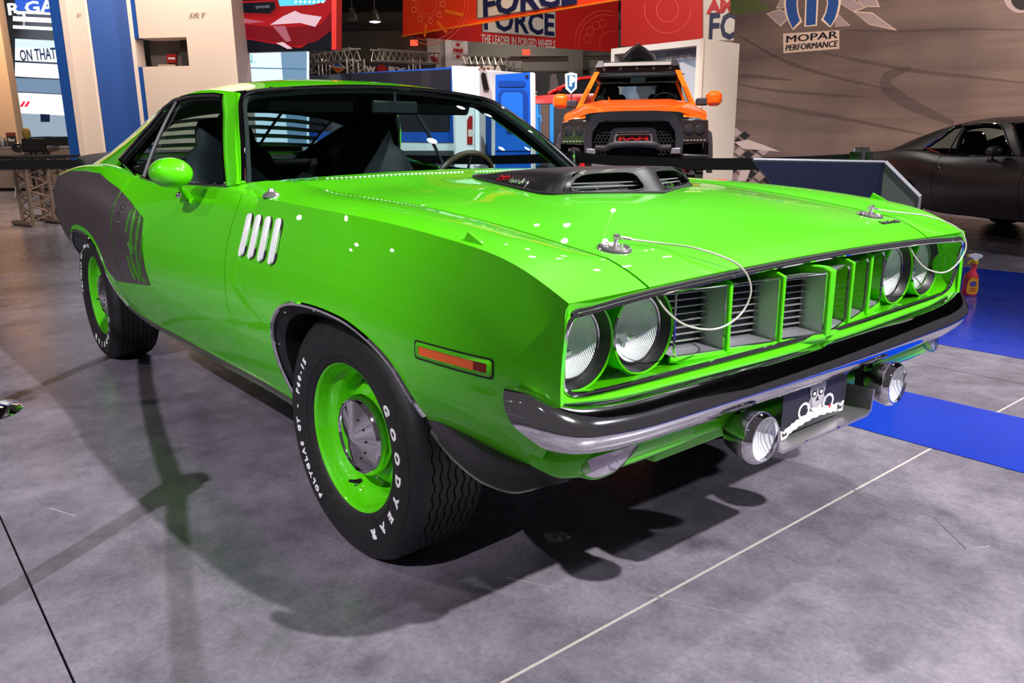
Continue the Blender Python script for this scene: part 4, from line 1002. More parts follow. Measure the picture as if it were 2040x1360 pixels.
# ------------------------------------------------------------------ wheels (outboard side is -y of each wheel)
def wheel(name):
    w_ = thing(name, None, None); w_.parent = car
    half_ = [(.196, .086), (.203, .097), (.212, .104), (.232, .113), (.258, .1185), (.285, .1185), (.305, .113), (.3195, .104), (.3290, .094)]
    prof_ = [(r, -h, 0) for r, h in half_]
    for k in range(8):
        yc_ = -.0785+k*.0224
        if k: prof_ += [(.3345, yc_-.0224/2-.0024, 1), (.3275, yc_-.0224/2-.0016, 1), (.3275, yc_-.0224/2+.0016, 1), (.3345, yc_-.0224/2+.0024, 1)]
        prof_.append((.3352, yc_, 1))
    prof_ += [(r, h, 0) for r, h in half_[::-1]]
    fl_ = [p_[2] for p_ in prof_]
    zig = lambda r, h, a, j: (r, h+(.0030 if (int(round(a/(2*PI)*168)) % 4) < 2 else -.0030) if fl_[j] and .31 < r else h)
    MB().lathe([(p_[0], p_[1]) for p_ in prof_], 168, 'y', fn=zig).build('tyre', RUBBER, w_, ang=28)
    for r_ in (.300, .226): MB().lathe([(r_-.002, -.1147 if r_ > .25 else -.1105), (r_, -.1158 if r_ > .25 else -.1120), (r_+.002, -.1150 if r_ > .25 else -.1125)], 96, 'y').build('tyre_moulding', RUBBER, w_)
    rim = [(.203, -.088), (.2095, -.092), (.2100, -.0965), (.2060, -.0985), (.2005, -.096), (.1965, -.088), (.1930, -.070), (.1890, -.060), (.1760, -.052), (.1700, -.046), (.1665, -.026), (.1600, -.016), (.1480, -.010), (.1420, -.020), (.1330, -.028), (.1200, -.026), (.09, -.020), (.0, -.02)]
    rim2 = [(.203, -.088), (.2095, -.092), (.2100, -.0965), (.2060, -.0985), (.2005, -.096), (.1965, -.088), (.1930, -.066), (.1890, -.054), (.1770, -.046), (.1715, -.040), (.1680, -.012), (.1640, .004), (.1570, .008), (.1500, -.002), (.1400, -.016), (.1280, -.024), (.1150, -.026), (.0, -.026)]
    MB().lathe(rim2, 72, 'y').build('steel_rim', GREEN, w_, ang=60)
    for k in range(5):   # vent slots
        a = 2*PI*k/5+.9; pts = []
        for q in range(16):
            b = 2*PI*q/16; rr_ = .146+.012*math.sin(b); aa = a+.17*math.cos(b); h = -.0085 if rr_ > .146 else -.0145
            h = float(np.interp(rr_, [.128, .14, .15, .157], [-.026, -.018, -.004, .006]))
            pts.append((rr_*math.cos(aa), h, rr_*math.sin(aa)))
        mb = MB(); mb.add(pts, [tuple(range(16))]); mb.build('vent_slot', BLACK, w_, weld=False)
    # bright centre cap: ribbed drum, stepped ring, pointed cone
    ribs = lambda r, h, a, j: (r+(.0016 if (j in (2, 3) and int(round(a/(2*PI)*160)) % 2) else 0), h)
    cap_ = [(.104, -.020), (.108, -.028), (.1085, -.032), (.1085, -.052), (.106, -.058), (.101, -.064), (.097, -.065), (.0955, -.061), (.090, -.062), (.02, -.079), (.0, -.083)]
    cap_ = [(r, h-.016) for r, h in cap_]; MB().lathe(cap_, 160, 'y', fn=ribs).build('centre_cap', CHROME, w_, ang=30)
    for k in range(5):
        a = 2*PI*k/11-1.1; MB().ball((.058*math.cos(a), -.0865, .058*math.sin(a)), .0035, 8, 6).build('cap_stud', BLACK, w_)
    a = math.radians(248); MB().tube([(.172*math.cos(a), -.040, .172*math.sin(a)), (.168*math.cos(a), -.060, .168*math.sin(a)), (.158*math.cos(a), -.078, .158*math.sin(a))], [.007, .0055, .004], 8).build('valve_stem', BLACK, w_)
    MB().lathe([(.18, .07), (.10, .07), (.10, .0), (.0, .0)], 24, 'y').build('brake_drum', BLACK, w_)
    def ringtext(txt, a0, step, size, r0, bold):
        for k, ch in enumerate(txt):
            if ch == ' ': continue
            vs, fs = text_polys(ch, size, bold=bold, depth=.0006, res=2, sx=1.15)
            ph = math.radians(a0+k*step); out = []
            for x, y, z in vs:
                p2 = ph+x/r0; r_ = r0+y; yy = float(np.interp(r_, [.232, .258, .285], [-.113, -.1185, -.1185]))-.0006-z
                out.append((r_*math.sin(p2), yy, r_*math.cos(p2)))
            mb = MB(); mb.add(out, fs); mb.build('tyre_letter', WHITE, w_, weld=False, ang=80)
    ringtext('GOODYEAR', 58, 13.2, .034, .256, .0018)
    ringtext('POLYGLAS GT - F60-15', 217, 5.0, .023, .262, .0012)
    return w_
wf = wheel('road_wheel')
wf.location = (0, -.775, .3345); wf.rotation_euler = (0, 0, math.radians(1.5))
def wheel_copy(loc, rz, ry=0.):
    c_ = dup(wf, car); c_.location = loc; c_.rotation_euler = (0, ry, rz); return c_
wheel_copy((0, .775, .3345), PI+math.radians(1.5))
wheel_copy((-2.743, -.765, .3345), 0, math.radians(52))
wheel_copy((-2.743, .765, .3345), PI, .6)
for xc in (0, -2.743): MB().tube([(xc, -.70, .33), (xc, .70, .33)], .05, 10).build('axle', BLACK, car)
# ------------------------------------------------------------------ helpers to stand things where the photograph shows them
FPX = 1587.2
def ray(u, v): return fw+r2*((u-1020)/FPX)-u2*((v-680)/FPX)
def P3(u, v, d): return CAM+ray(u, v)*d                      # point at depth d
def ground(u, v, z=0.): r = ray(u, v); return CAM+r*((z-CAM.z)/r.z)
class Panel:
    """a standing flat thing: an Empty at its foot, local x along it, local -y towards the viewer, local z up"""
    def __init__(s, name, label, cat, u0, d0, u1, d1, v=280, group=None, z=0., kind=None, parent=None):
        a, b = P3(u0, v, d0), P3(u1, v, d1); s.a = Vector((a.x, a.y, z)); s.b = Vector((b.x, b.y, z)); d = s.b-s.a; s.L = d.length
        s.rz = math.atan2(d.y, d.x); s.ux = d.normalized(); s.n = Vector((s.ux.y, -s.ux.x, 0))
        s.o = thing(name, label, cat, s.a, s.rz, group)
        if parent is not None:
            s.o.parent = parent.o; s.o.matrix_parent_inverse = (Matrix.Translation(parent.a) @ Matrix.Rotation(parent.rz, 4, 'Z')).inverted()
    def loc(s, u, v, off=0.):
        r = ray(u, v); o = s.a+s.n*off; t = (o-CAM).dot(s.n)/r.dot(s.n); q = CAM+r*t-s.a
        return q.dot(s.ux), q.z
    def box(s, name, x0, x1, z0, z1, m, y0=0., y1=.1, bev=0., parent=None):
        mb = MB(); mb.box(((x0+x1)/2, (y0+y1)/2, (z0+z1)/2), (abs(x1-x0), abs(y1-y0), abs(z1-z0))); return mb.build(name, m, parent or s.o, bev=bev)
    def poly(s, name, pts, m, h=.004, th=.003, parent=None, px=True, tag_=None):
        q = [s.loc(*p) for p in pts] if px else pts
        ar = sum(q[i][0]*q[(i+1) % len(q)][1]-q[(i+1) % len(q)][0]*q[i][1] for i in range(len(q)))
        if ar < 0: q = q[::-1]
        n = len(q); mb = MB(); mb.add([(x, -h, z) for x, z in q]+[(x, -h+th, z) for x, z in q], [tuple(range(n))]+[(i, n+i, n+(i+1) % n, (i+1) % n) for i in range(n)])
        return mb.build(name, m, parent or s.o, weld=False)
    def text(s, name, txt, u, v, m, size=None, px=None, h=.008, parent=None, width=None, **kw):
        x0, z0 = s.loc(u, v)
        if px: size = abs(s.loc(u, v-px/2)[1]-s.loc(u, v+px/2)[1])/.70
        vs, fs = text_polys(txt, size, **kw)
        if width:   # stretch to a width given in pixels
            xs = [q[0] for q in vs]; wd = abs(s.loc(u+width/2, v)[0]-s.loc(u-width/2, v)[0]); k = wd/max(1e-6, max(xs)-min(xs)); vs = [(q[0]*k, q[1], q[2]) for q in vs]
        mb = MB(); mb.add([(x0+x, -h-z, z0+y) for x, y, z in vs], fs); return mb.build(name, m, parent or s.o, weld=False, outward=(0, -1, 0))

CREAM = mat('cream_laminate', (.62, .50, .42), .45)
BLUEW = mat('blue_laminate', (.006, .062, .29), .5)
DARK = mat('dark_fabric', (.012, .011, .014), .8)
WHITEP = mat('white_panel', (.75, .72, .72), .4)
ALU = mat('truss_aluminium', (.62, .58, .54), .32, .9)
ORANGE = mat('orange_paint', (.92, .105, .003), .4, 0, 1., .02, spec=.2)
TRIMB = mat('truck_black', (.030, .028, .034), .45)

# ------------------------------------------------------------------ floor and hall
def concrete():
    m = mat('polished_concrete', (.1, .095, .11), .3); nt = m.node_tree; N = nt.nodes; L = nt.links; b = N['Principled BSDF']
    tc = N.new('ShaderNodeTexCoord')
    def noise(sc, det, rough=.6, st=(1, 1, 1)):
        mp = N.new('ShaderNodeMapping'); mp.inputs['Scale'].default_value = st; L.new(tc.outputs['Object'], mp.inputs[0])
        n = N.new('ShaderNodeTexNoise'); n.inputs['Scale'].default_value = sc; n.inputs['Detail'].default_value = det; n.inputs['Roughness'].default_value = rough
        L.new(mp.outputs[0], n.inputs[0]); return n.outputs[0]
    def ramp(i, a, b_, c0, c1):
        r = N.new('ShaderNodeValToRGB'); r.color_ramp.elements[0].position = a; r.color_ramp.elements[1].position = b_
        r.color_ramp.elements[0].color = (*c0, 1); r.color_ramp.elements[1].color = (*c1, 1); L.new(i, r.inputs[0]); return r.outputs[0]
    def mul(a, b_, f=1.):
        x = N.new('ShaderNodeMix'); x.data_type = 'RGBA'; x.blend_type = 'MULTIPLY'; x.inputs[0].default_value = f
        L.new(a, x.inputs[6]); L.new(b_, x.inputs[7]); return x.outputs[2]
    big = ramp(noise(1.1, 6), .36, .64, (.150, .135, .168), (.268, .242, .292))
    mid = ramp(noise(6.5, 8, .7), .34, .60, (.62, .62, .63), (1, 1, 1))
    fine = ramp(noise(70, 4, .7), .30, .62, (.78, .78, .78), (1.06, 1.05, 1.05))
    spots = ramp(noise(2.4, 3, .5), .66, .74, (1, 1, 1), (.55, .54, .56))
    scr = ramp(noise(30, 2, .5, (.06, 1.6, 1)), .70, .73, (1, 1, 1), (.70, .69, .70))
    c = mul(mul(mul(mul(big, mid), fine), spots), scr, .8); L.new(c, b.inputs['Base Color'])
    mr = N.new('ShaderNodeMapRange'); mr.inputs[3].default_value = .16; mr.inputs[4].default_value = .38; L.new(noise(3.2, 6), mr.inputs[0]); L.new(mr.outputs[0], b.inputs['Roughness'])
    bp = N.new('ShaderNodeBump'); bp.inputs['Strength'].default_value = .12; bp.inputs['Distance'].default_value = .002; L.new(noise(90, 3), bp.inputs['Height']); L.new(bp.outputs[0], b.inputs['Normal'])
    b.inputs['Specular IOR Level'].default_value = .5
    return m
CONC = concrete()
# slabs between the saw cuts: joints 4 mm wide are left open over a base
def strips(cuts, lo, hi): return list(zip([lo]+cuts, cuts+[hi]))
fl = MB(); fl.box((-12, 12, -.06), (70, 60, .10)); floor = tag(fl.build('floor', mat('joint_grey', (.025, .022, .024), .8)), kind='structure')
mb = MB(); mb.box((.684, 12, -.0055), (.012, 59, .009)); mb.build('joint_filler', mat('joint_pale', (.42, .39, .36), .8), floor)
XS = strips([-5.6, .684, 6.9], -47, 23); YS = strips([-1.598, 2.20], -18, 42)
k = 0
for x0, x1 in XS:
    for y0, y1 in YS:
        g = .0045
        mb = MB(); mb.box(((x0+x1)/2, (y0+y1)/2, -.005), (x1-x0-2*g, y1-y0-2*g*.6, .010)); mb.build('slab', CONC, floor)
# dark filled joint beside the left edge
VINYL = noise_mat('blue_vinyl', (.002, .030, .36), (.003, .038, .42), 3, (.12, .20), bump=.02)
for nm, x0, x1, y0, y1, lb in (('floor_vinyl', .02, 9, 1.09, 1.685, 'narrow glossy blue vinyl strip on the floor beside the front bumper'),
                               ('floor_vinyl', -4.8, 9, 2.67, 5.60, 'wide glossy blue vinyl floor area under the spray bottle')):
    mb = MB(); mb.box(((x0+x1)/2, (y0+y1)/2, .0012), (x1-x0, y1-y0, .0024)); tag(mb.build(nm, VINYL), lb, 'floor covering')
# faint chalk-like scratches
rs = random.Random(3)
SCR = mat('scratch_pale', (.34, .32, .33), .7)
scr = MB()
for pts in ([(1270, 1180), (1560, 1243)], [(1700, 980), (1790, 1020)], [(1860, 1030), (1925, 1094), (1972, 1088)], [(1700, 975), (1860, 1030)], [(930, 1195), (948, 1165)], [(100, 1012), (150, 1028)], [(1100, 1055), (1092, 1085)], [(1010, 1150), (1120, 1175)]):
    q = [ground(*p) for p in pts]
    scr.tube([(p_.x, p_.y, .0006) for p_ in q], .0013, 4, flat=1)
o = scr.build('scratches', SCR, floor, weld=False); o['kind'] = 'stuff'
# hall shell far behind
hb = P3(1020, 283, 46); hd = Vector((fw.x, fw.y, 0)).normalized(); hr = Vector((hd.y, -hd.x, 0))
HB = Vector((hb.x, hb.y, 0)); HALL = mat('hall_beige', (.22, .20, .17), .8)
def hall_box(name, x0, x1, z0, z1, m, y0=0, y1=.3, parent=None):
    mb = MB(); rz = math.atan2(hr.y, hr.x); R_ = Matrix.Rotation(rz, 3, 'Z')
    c = R_ @ Vector(((x0+x1)/2, (y0+y1)/2, 0))+HB; mb.box((c.x, c.y, (z0+z1)/2), (x1-x0, y1-y0, z1-z0), R_); return mb.build(name, m, parent)
wall = tag(hall_box('wall_back', -36, 36, 0, 13, HALL, 0, .4), kind='structure')
ceil = tag(hall_box('ceiling', -36, 36, 11.0, 11.3, mat('ceiling_dark', (.03, .028, .03), .9), -44, .4), kind='structure')
PIPE = mat('pipe_grey', (.16, .15, .15), .6)
for z, h, d, c in ((7.2, .35, -.5, (.10, .095, .10)), (8.1, .7, -1.0, (.02, .02, .024)), (9.3, .25, -.8, (.16, .15, .15)), (5.75, .12, -.2, (.22, .20, .18)), (4.9, .10, -.15, (.10, .09, .085))):
    hall_box('wall_beam', -36, 36, z, z+h, mat('beam_%d' % int(z*10), c, .8), d, d+.3, wall)
for x in (-14, -4.5, 3.2, 9.5): hall_box('wall_pilaster', x, x+.8, 0, 8, HALL, -.5, 0, wall)
DOORM = mat('roller_door', (.27, .25, .215), .6)
for i, (x0, x1) in enumerate(((-9.6, -6.6), (-3.3, .6), (4.3, 9.2))):
    d_ = tag(hall_box('door_%d' % (i+1), x0, x1, 0, 5.2, DOORM, -.12, 0), kind='structure')
    for z in frange(.3, 5.1, .5): hall_box('door_slat', x0, x1, z, z+.42, DOORM, -.16, -.12, d_)
hall_box('wall_base', -36, 36, 0, 3.4, DARK, -3.0, -2.9, wall)
for x, z in ((-5.55, 6.3), (.62, 5.75), (-4.3, 5.9)):
    tag(hall_box('exit_sign', x, x+.42, z, z+.30, emit_mat('exit_red', (1, .08, .04), 1.6), -.9, -.84), 'small glowing red exit sign on the far hall wall', 'sign', 'red exit signs on the far hall wall')
# two high-bay lamps
for u, v, on in ((702, 38, 0), (747, 42, 1)):
    c = P3(u, v, 30); L_ = thing('high_bay_lamp', 'hanging high-bay lamp, '+('lit and glowing bluish white' if on else 'unlit with a clear ribbed dome')+', under the dark hall ceiling', 'lamp', c, 0, None)
    MB().lathe([(.04, .42), (.10, .38), (.10, .26), (.14, .20), (.21, .02), (.22, -.03)], 24).build('lamp_dome', mat('lamp_dome_grey', (.10, .10, .10), .4), L_)
    MB().lathe([(.21, -.02), (.14, -.05), (0, -.06)], 24).build('lamp_lens', emit_mat('lamp_on', (.82, .86, 1), 9.) if on else mat('lamp_off', (.45, .45, .44), .3), L_)
    MB().tube([(0, 0, .40), (0, 0, 10.97-c.z)], .02, 6).build('lamp_rod', PIPE, L_)
# stage lamps: a housing for each spot, added ones included, and the rows of small cans whose glints show in the paint
def lamp_can(p_, t_, k, glow, lb):
    L_ = thing('stage_lamp', lb, 'lamp', p_, 0, 'stage lamps above the stand'); d_ = (Vector(t_)-Vector(p_)).normalized(); q = d_.to_track_quat('-Z', 'Y').to_matrix()
    mb = MB(); mb.lathe([(0, .42), (.10, .40), (.16, .30), (.17, .02), (.18, -.06), (.165, -.06), (.155, .04), (.155, .27), (0, .30)], 20); mb.v = [tuple((q @ Vector(v))*k) for v in mb.v]; mb.build('lamp_can', BLACK, L_)
    if glow:
        mb = MB(); mb.lathe([(.15, .0), (0, -.02)], 20); mb.v = [tuple((q @ Vector(v))*k) for v in mb.v]; mb.build('lamp_lens', emit_mat('stage_glow', (1, .97, .94), 55.), L_)
    MB().tube([q @ Vector((0, 0, .35*k)), (0, 0, 10.95-p_[2])], .02, 6).build('lamp_rod', BLACK, L_)
for i, (p_, t_) in enumerate(LAMPS): lamp_can(p_, t_, 1., False, 'black housing on a rod round an inferred or added spot light, out of the frame')
for p_ in ((-6.0, 7.5, 6.6), (-8.5, 6.2, 6.4), (-9.5, 9.5, 7.2), (-7.0, 10.5, 7.0), (-12.0, 9.0, 8.0), (-5.0, 5.4, 5.8), (-4.2, 9.0, 7.4), (-10.8, 12.8, 8.6), (-3.0, 7.0, 7.2), (-13.5, 12.0, 9.2),
           (-3.5, -7.5, 6.6), (-1.5, -8.0, 6.2), (-5.5, -8.5, 6.9), (.8, -7.2, 6.4), (-4.4, -5.6, 5.6), (2.6, -8.2, 6.8), (-.4, -6.2, 5.4), (-7.5, -6.5, 6.6),
           (-13.0, -8.5, 4.2), (-16.0, -9.0, 5.6), (-18.5, -11.5, 4.9), (-11.5, -9.5, 4.9), (-15.0, -6.5, 4.0), (-20.0, -8.0, 6.6)):
    lamp_can(p_, (-1, 0, .6), .62, True, 'black housing on a rod round an inferred or added spot light, out of the frame')

# ------------------------------------------------------------------ belt barriers round the car
BELT = mat('belt_black', (.014, .013, .016), .65)
def stanchion(x, y, label):
    s_ = thing('belt_stanchion', label, 'barrier post', (x, y, 0), 0, None)
    MB().lathe([(0, .055), (.04, .052), (.06, .040), (.12, .028), (.165, .014), (.178, .0), (0, 0)], 40).build('base', CHROME, s_)
    MB().lathe([(.0325, .03), (.0325, .90)], 24).build('post', CHROME, s_)
    MB().lathe([(.0, 1.045), (.040, 1.042), (.043, 1.03), (.043, .90), (.033, .895), (0, .895)], 28).build('belt_head', mat('head_black', (.02, .02, .022), .25, 0, .5), s_)
    MB().lathe([(.0445, 1.036), (.0455, 1.03), (.0455, .925), (.0445, .92)], 28).build('head_plate', CHROME, s_)
    for a in (0, PI/2, PI, 1.5*PI): MB().box((.050*math.cos(a), .050*math.sin(a), .965), (.022, .05, .105), Matrix.Rotation(a, 3, 'Z')).build('belt_clip', mat('head_black', (.02, .02, .022)), s_)
    return s_
S1 = P3(1717, 300, 4.75); S2 = P3(1144, 300, 6.6)
SP = [(S1.x, S1.y, 'chrome belt post standing behind the dark sloping info panel'), (S2.x, S2.y, 'chrome belt post between the green car windscreen and the orange pickup'), (-6.6, 2.75, 'chrome belt post behind the cabin of the green car'), (-6.6, -1.55, 'chrome belt post behind the tail of the green car, left of the frame'), (-2.11, -1.53, 'chrome belt post at the left edge, only its domed foot in view'), (-.16, -1.98, 'chrome belt post beside the camera, out of the frame')]
for x, y, lb in SP: stanchion(x, y, lb)
def belt(a, b, lb, sag=.035):
    n_ = 16; rows = []
    d = Vector((b[0]-a[0], b[1]-a[1], 0)); L_ = d.length; d.normalize(); a_ = Vector((a[0], a[1], 0))+d*.068; n2 = Vector((d.y, -d.x, 0))*.0012
    mb = MB()
    for sgn in (1, -1):
        mb.grid([[tuple(a_+d*((L_-.136)*k/n_)+n2*sgn+Vector((0, 0, z-sag*4*(k/n_)*(1-k/n_)))) for z in (.925, 1.005)] for k in range(n_+1)])
    tag(mb.build('barrier_belt', BELT, weld=False), lb, 'belt')
belt(SP[0], SP[1], 'black belt stretched in front of the orange pickup')
belt(SP[1], SP[2], 'black belt seen through the windscreen of the green car')
belt(SP[4], SP[5], 'black belt out of the frame whose shadow falls beside the green car')
belt(SP[5], (1.9, -2.5), 'black belt running past the camera, out of the frame')
belt(SP[2], SP[3], 'black belt stretched behind the tail of the green car')

# ------------------------------------------------------------------ sloping info panel beyond the hood
NAVY = mat('navy_panel', (.010, .012, .028), .28, 0, .3)
EDGE = mat('grey_edge', (.15, .145, .17), .45)
A_, B_ = P3(1500, 318, 4.12), P3(1762, 323, 4.34)
C_ = P3(1832, 393, 4.30)
lec = thing('info_lectern', 'dark navy info lectern with grey edges, standing between the green car and the belt', 'sign', ((A_.x+B_.x)/2, (A_.y+B_.y)/2, 0))
def quadslab(name, pts, th, m, parent, n_=None):
    a = [Vector(q) for q in pts]; nn = n_ or (a[1]-a[0]).cross(a[3]-a[0]).normalized(); mb = MB(); k = len(a)
    mb.add(a+[q+nn*th for q in a], [tuple(range(k-1, -1, -1)), tuple(range(k, 2*k))]+[(i, (i+1) % k, k+(i+1) % k, k+i) for i in range(k)])
    mb.v = [tuple(Vector(q)-lec.location) for q in mb.v]; return mb.build(name, m, parent)
bpy.context.view_layer.update()
def bar3(name, a, b, r, m): o_ = lec.location; return MB().tube([Vector(a)-o_, Vector(b)-o_], r, 4).build(name, m, lec)
ab_ = (B_-A_); flat_ = Vector((ab_.x, ab_.y, 0)).normalized()
Ad = A_+flat_*.33-Vector((0, 0, .34)); Bd = Vector((B_.x, B_.y, B_.z-.34))
nface = flat_.cross(Vector((0, 0, 1))).normalized()
quadslab('back_panel', [A_, B_, Bd, Ad], .012, NAVY, lec)
quadslab('stand_panel', [Vector((Ad.x, Ad.y, Ad.z)), Bd, Vector((Bd.x, Bd.y, .02)), Vector((Ad.x, Ad.y, .02))], .012, NAVY, lec)
bar3('panel_edge', A_, B_, .009, EDGE); bar3('panel_edge', B_, C_, .015, EDGE)
Cb = Vector((C_.x, C_.y, .05)); bar3('panel_edge', C_, Cb, .011, EDGE)
quadslab('side_plate', [B_-Vector((0, 0, .015)), C_-Vector((0, 0, .01)), Cb, Vector((B_.x, B_.y, .05))], .010, mat('side_grey', (.13, .125, .13), .35, .3), lec)
quadslab('foot_plate', [Vector((Ad.x, Ad.y, 0)), Vector((B_.x, B_.y, 0)), Vector((C_.x, C_.y, 0)), Vector((Ad.x+C_.x-B_.x, Ad.y+C_.y-B_.y, 0))], .03, EDGE, lec, Vector((0, 0, 1)))

# ------------------------------------------------------------------ spray bottle and scrap of film
g0 = ground(1930, 588); sb = thing('spray_bottle', 'red spray bottle with a yellow and white trigger head on the blue floor', 'bottle', (g0.x, g0.y, .0024), math.radians(50))
k_ = 1.0
PINK = mat('bottle_red', (.85, .045, .075), .25, 0, .6)
prof_ = [(.0, .0), (.050, .0), (.054, .006), (.054, .10), (.052, .128), (.044, .150), (.026, .168), (.020, .185), (.019, .205), (.0205, .222), (.016, .226), (0, .226)]
mb = MB(); mb.lathe(prof_, 28); mb.v = [(x*.98*k_, y*.62*k_, z*k_) for x, y, z in mb.v]
mb.v = [(x+(.012 if z > .16*k_ else 0)*min(1, (z-.16*k_)/.03) if z > .16*k_ else x, y, z) for x, y, z in mb.v]; mb.build('bottle_body', PINK, sb)
mb = MB(); mb.add([(x*k_, -.0345*k_-.001, z*k_) for x, z in smooth_poly([(-.036, .020), (.036, .020), (.036, .10), (.018, .128), (-.018, .128), (-.036, .10)], 3, True)], [tuple(range(18))]); mb.build('bottle_label', mat('label_yellow', (.95, .42, .02), .4), sb, weld=False, outward=(0, -1, 0))
mb = MB(); mb.add([(.024*k_*math.cos(a), -.0345*k_-.002, (.085+.020*math.sin(a))*k_) for a in [2*PI*i/16 for i in range(16)]], [tuple(range(16))]); mb.build('label_oval', mat('label_blue', (.12, .10, .42), .4), sb, weld=False, outward=(0, -1, 0))
for z in (.034, .044, .054): mb = MB(); mb.box((0, -.0345*k_-.0018, z*k_), (.045*k_, .0006, .004)); mb.build('label_line', mat('mark_red', (.6, .02, .03)), sb)
MB().lathe([(.021, .222*k_), (.0225, .225*k_), (.0225, .248*k_), (.015, .252*k_), (0, .252*k_)], 20, c=(.012, 0, 0)).build('cap_collar', mat('trigger_yellow', (.95, .55, .01), .35), sb)
mb = MB(); mb.prism([(-.036, .270), (-.036, .288), (.010, .298), (.050, .290), (.062, .276), (.040, .262), (.022, .250), (-.004, .250), (-.014, .266)], -.012, .012, lambda u, v, h: (u*k_, h, v*k_)); mb.build('trigger_head', mat('head_white', (.85, .85, .87), .35), sb, bev=.003)
mb = MB(); mb.prism([(-.036, .272), (-.048, .274), (-.050, .290), (-.036, .288)], -.010, .010, lambda u, v, h: (u*k_, h, v*k_)); mb.build('nozzle', mat('trigger_yellow', (.95, .55, .01)), sb, bev=.002)
mb = MB(); mb.prism([(-.012, .262), (-.030, .240), (-.040, .222), (-.034, .220), (-.020, .240), (-.002, .254)], -.006, .006, lambda u, v, h: (u*k_, h, v*k_)); mb.build('trigger', mat('trigger_yellow', (.95, .55, .01)), sb, bev=.002)
g1 = ground(1110, 1076); rs = random.Random(11)
sc_ = MB(); rows = []
for i in range(9):
    rows.append([((i-4)*.008+rs.uniform(-.004, .004), (j-4)*.009*(1-.06*abs(i-4))+rs.uniform(-.004, .004), .003+abs(rs.gauss(0, .006))+.006*math.sin(i*1.7+j*1.3)**2) for j in range(9)])
sc_.grid(rows); o = sc_.build('film_scrap', mat('crumpled_film', (.70, .68, .70), .25, 0, .5, alpha=.55), None, weld=False, ang=5); o.location = (g1.x, g1.y, 0)
tag(o, 'small crumpled scrap of clear plastic film lying on the floor ahead of the front tyre', 'litter')
# ------------------------------------------------------------------ asphalt backdrop wall on the right
def asphalt():
    m = mat('asphalt_print', (.2, .15, .14), .75); nt = m.node_tree; N = nt.nodes; L = nt.links; b = N['Principled BSDF']
    tc = N.new('ShaderNodeTexCoord')
    def nz(sc, det, st, ro=(0, 0, 0), rough=.6):
        mp = N.new('ShaderNodeMapping'); mp.inputs['Scale'].default_value = st; mp.inputs['Rotation'].default_value = ro; L.new(tc.outputs['Object'], mp.inputs[0])
        n = N.new('ShaderNodeTexNoise'); n.inputs['Scale'].default_value = sc; n.inputs['Detail'].default_value = det; n.inputs['Roughness'].default_value = rough; L.new(mp.outputs[0], n.inputs[0]); return n.outputs[0]
    def rp(i, a, b_, c0, c1):
        r = N.new('ShaderNodeValToRGB'); r.color_ramp.elements[0].position = a; r.color_ramp.elements[1].position = b_; r.color_ramp.elements[0].color = (*c0, 1); r.color_ramp.elements[1].color = (*c1, 1); L.new(i, r.inputs[0]); return r.outputs[0]
    def mul(a, c, f=1.):
        x = N.new('ShaderNodeMix'); x.data_type = 'RGBA'; x.blend_type = 'MULTIPLY'; x.inputs[0].default_value = f; L.new(a, x.inputs[6]); L.new(c, x.inputs[7]); return x.outputs[2]
    base = rp(nz(.25, 3, (1, 1, 1)), .35, .65, (.115, .080, .074), (.22, .152, .128))
    streak = rp(nz(1.1, 6, (.16, 1, 2.2), (0, .20, 0)), .32, .62, (.66, .62, .66), (1.12, 1.1, 1.06))
    gr = rp(nz(60, 2, (1, 1, 1)), .30, .70, (.55, .55, .56), (1.35, 1.32, 1.3))
    L.new(mul(mul(base, streak), gr, .9), b.inputs['Base Color']); return m
MW = Panel('backdrop_wall', 'tall printed backdrop wall with an asphalt racetrack and a blue emblem, behind the black car', 'wall', 1451, 20.6, 2240, 15.2)
MW.box('printed_panel', 0, MW.L, 0, 7.2, asphalt(), 0, .25)
SKID = mat('print_skid', (.075, .058, .060), .7); PALE = mat('print_glow', (.95, .72, .55), .6); PURP = mat('print_checker', (.38, .28, .28), .7); BLK2 = mat('print_black', (.015, .012, .015), .6); BLU2 = mat('print_blue', (.015, .075, .30), .5)
def skid(pts, wpx):
    c = smooth_poly(pts, 5); up_, dn = [], []
    for i, (u, v) in enumerate(c):
        a = c[max(i-1, 0)]; b = c[min(i+1, len(c)-1)]; L_ = math.hypot(b[0]-a[0], b[1]-a[1]); nx, ny = -(b[1]-a[1])/L_, (b[0]-a[0])/L_; w_ = wpx*(.35+.65*math.sin(PI*min(1, max(0, i/(len(c)-1)))))
        up_.append((u+nx*w_/2, v+ny*w_/2)); dn.append((u-nx*w_/2, v-ny*w_/2))
    q = [MW.loc(*p) for p in up_]; q2 = [MW.loc(*p) for p in dn]; mb = MB(); mb.grid([[(a[0], -.003, a[1]), (b[0], -.003, b[1])] for a, b in zip(q, q2)]); mb.build('printed_skid', SKIDT, MW.o)
SKIDT = mat('print_skid_soft', (.10, .075, .075), .7, alpha=.34)
for pts, w_ in (([(1452, 195), (1520, 207), (1600, 222), (1700, 240), (1840, 268)], 9), ([(1640, 105), (1720, 122), (1830, 142), (1950, 155), (2040, 165)], 8), ([(1815, 134), (1770, 152), (1768, 175), (1800, 200), (1850, 225), (1900, 246)], 26),
                ([(1452, 165), (1540, 180), (1640, 188), (1740, 195)], 6), ([(1470, 70), (1560, 120), (1650, 150), (1780, 180)], 7), ([(1680, 60), (1800, 62), (1920, 58), (2060, 60)], 6), ([(1460, 150), (1500, 152), (1580, 160)], 8)): skid(pts, w_)
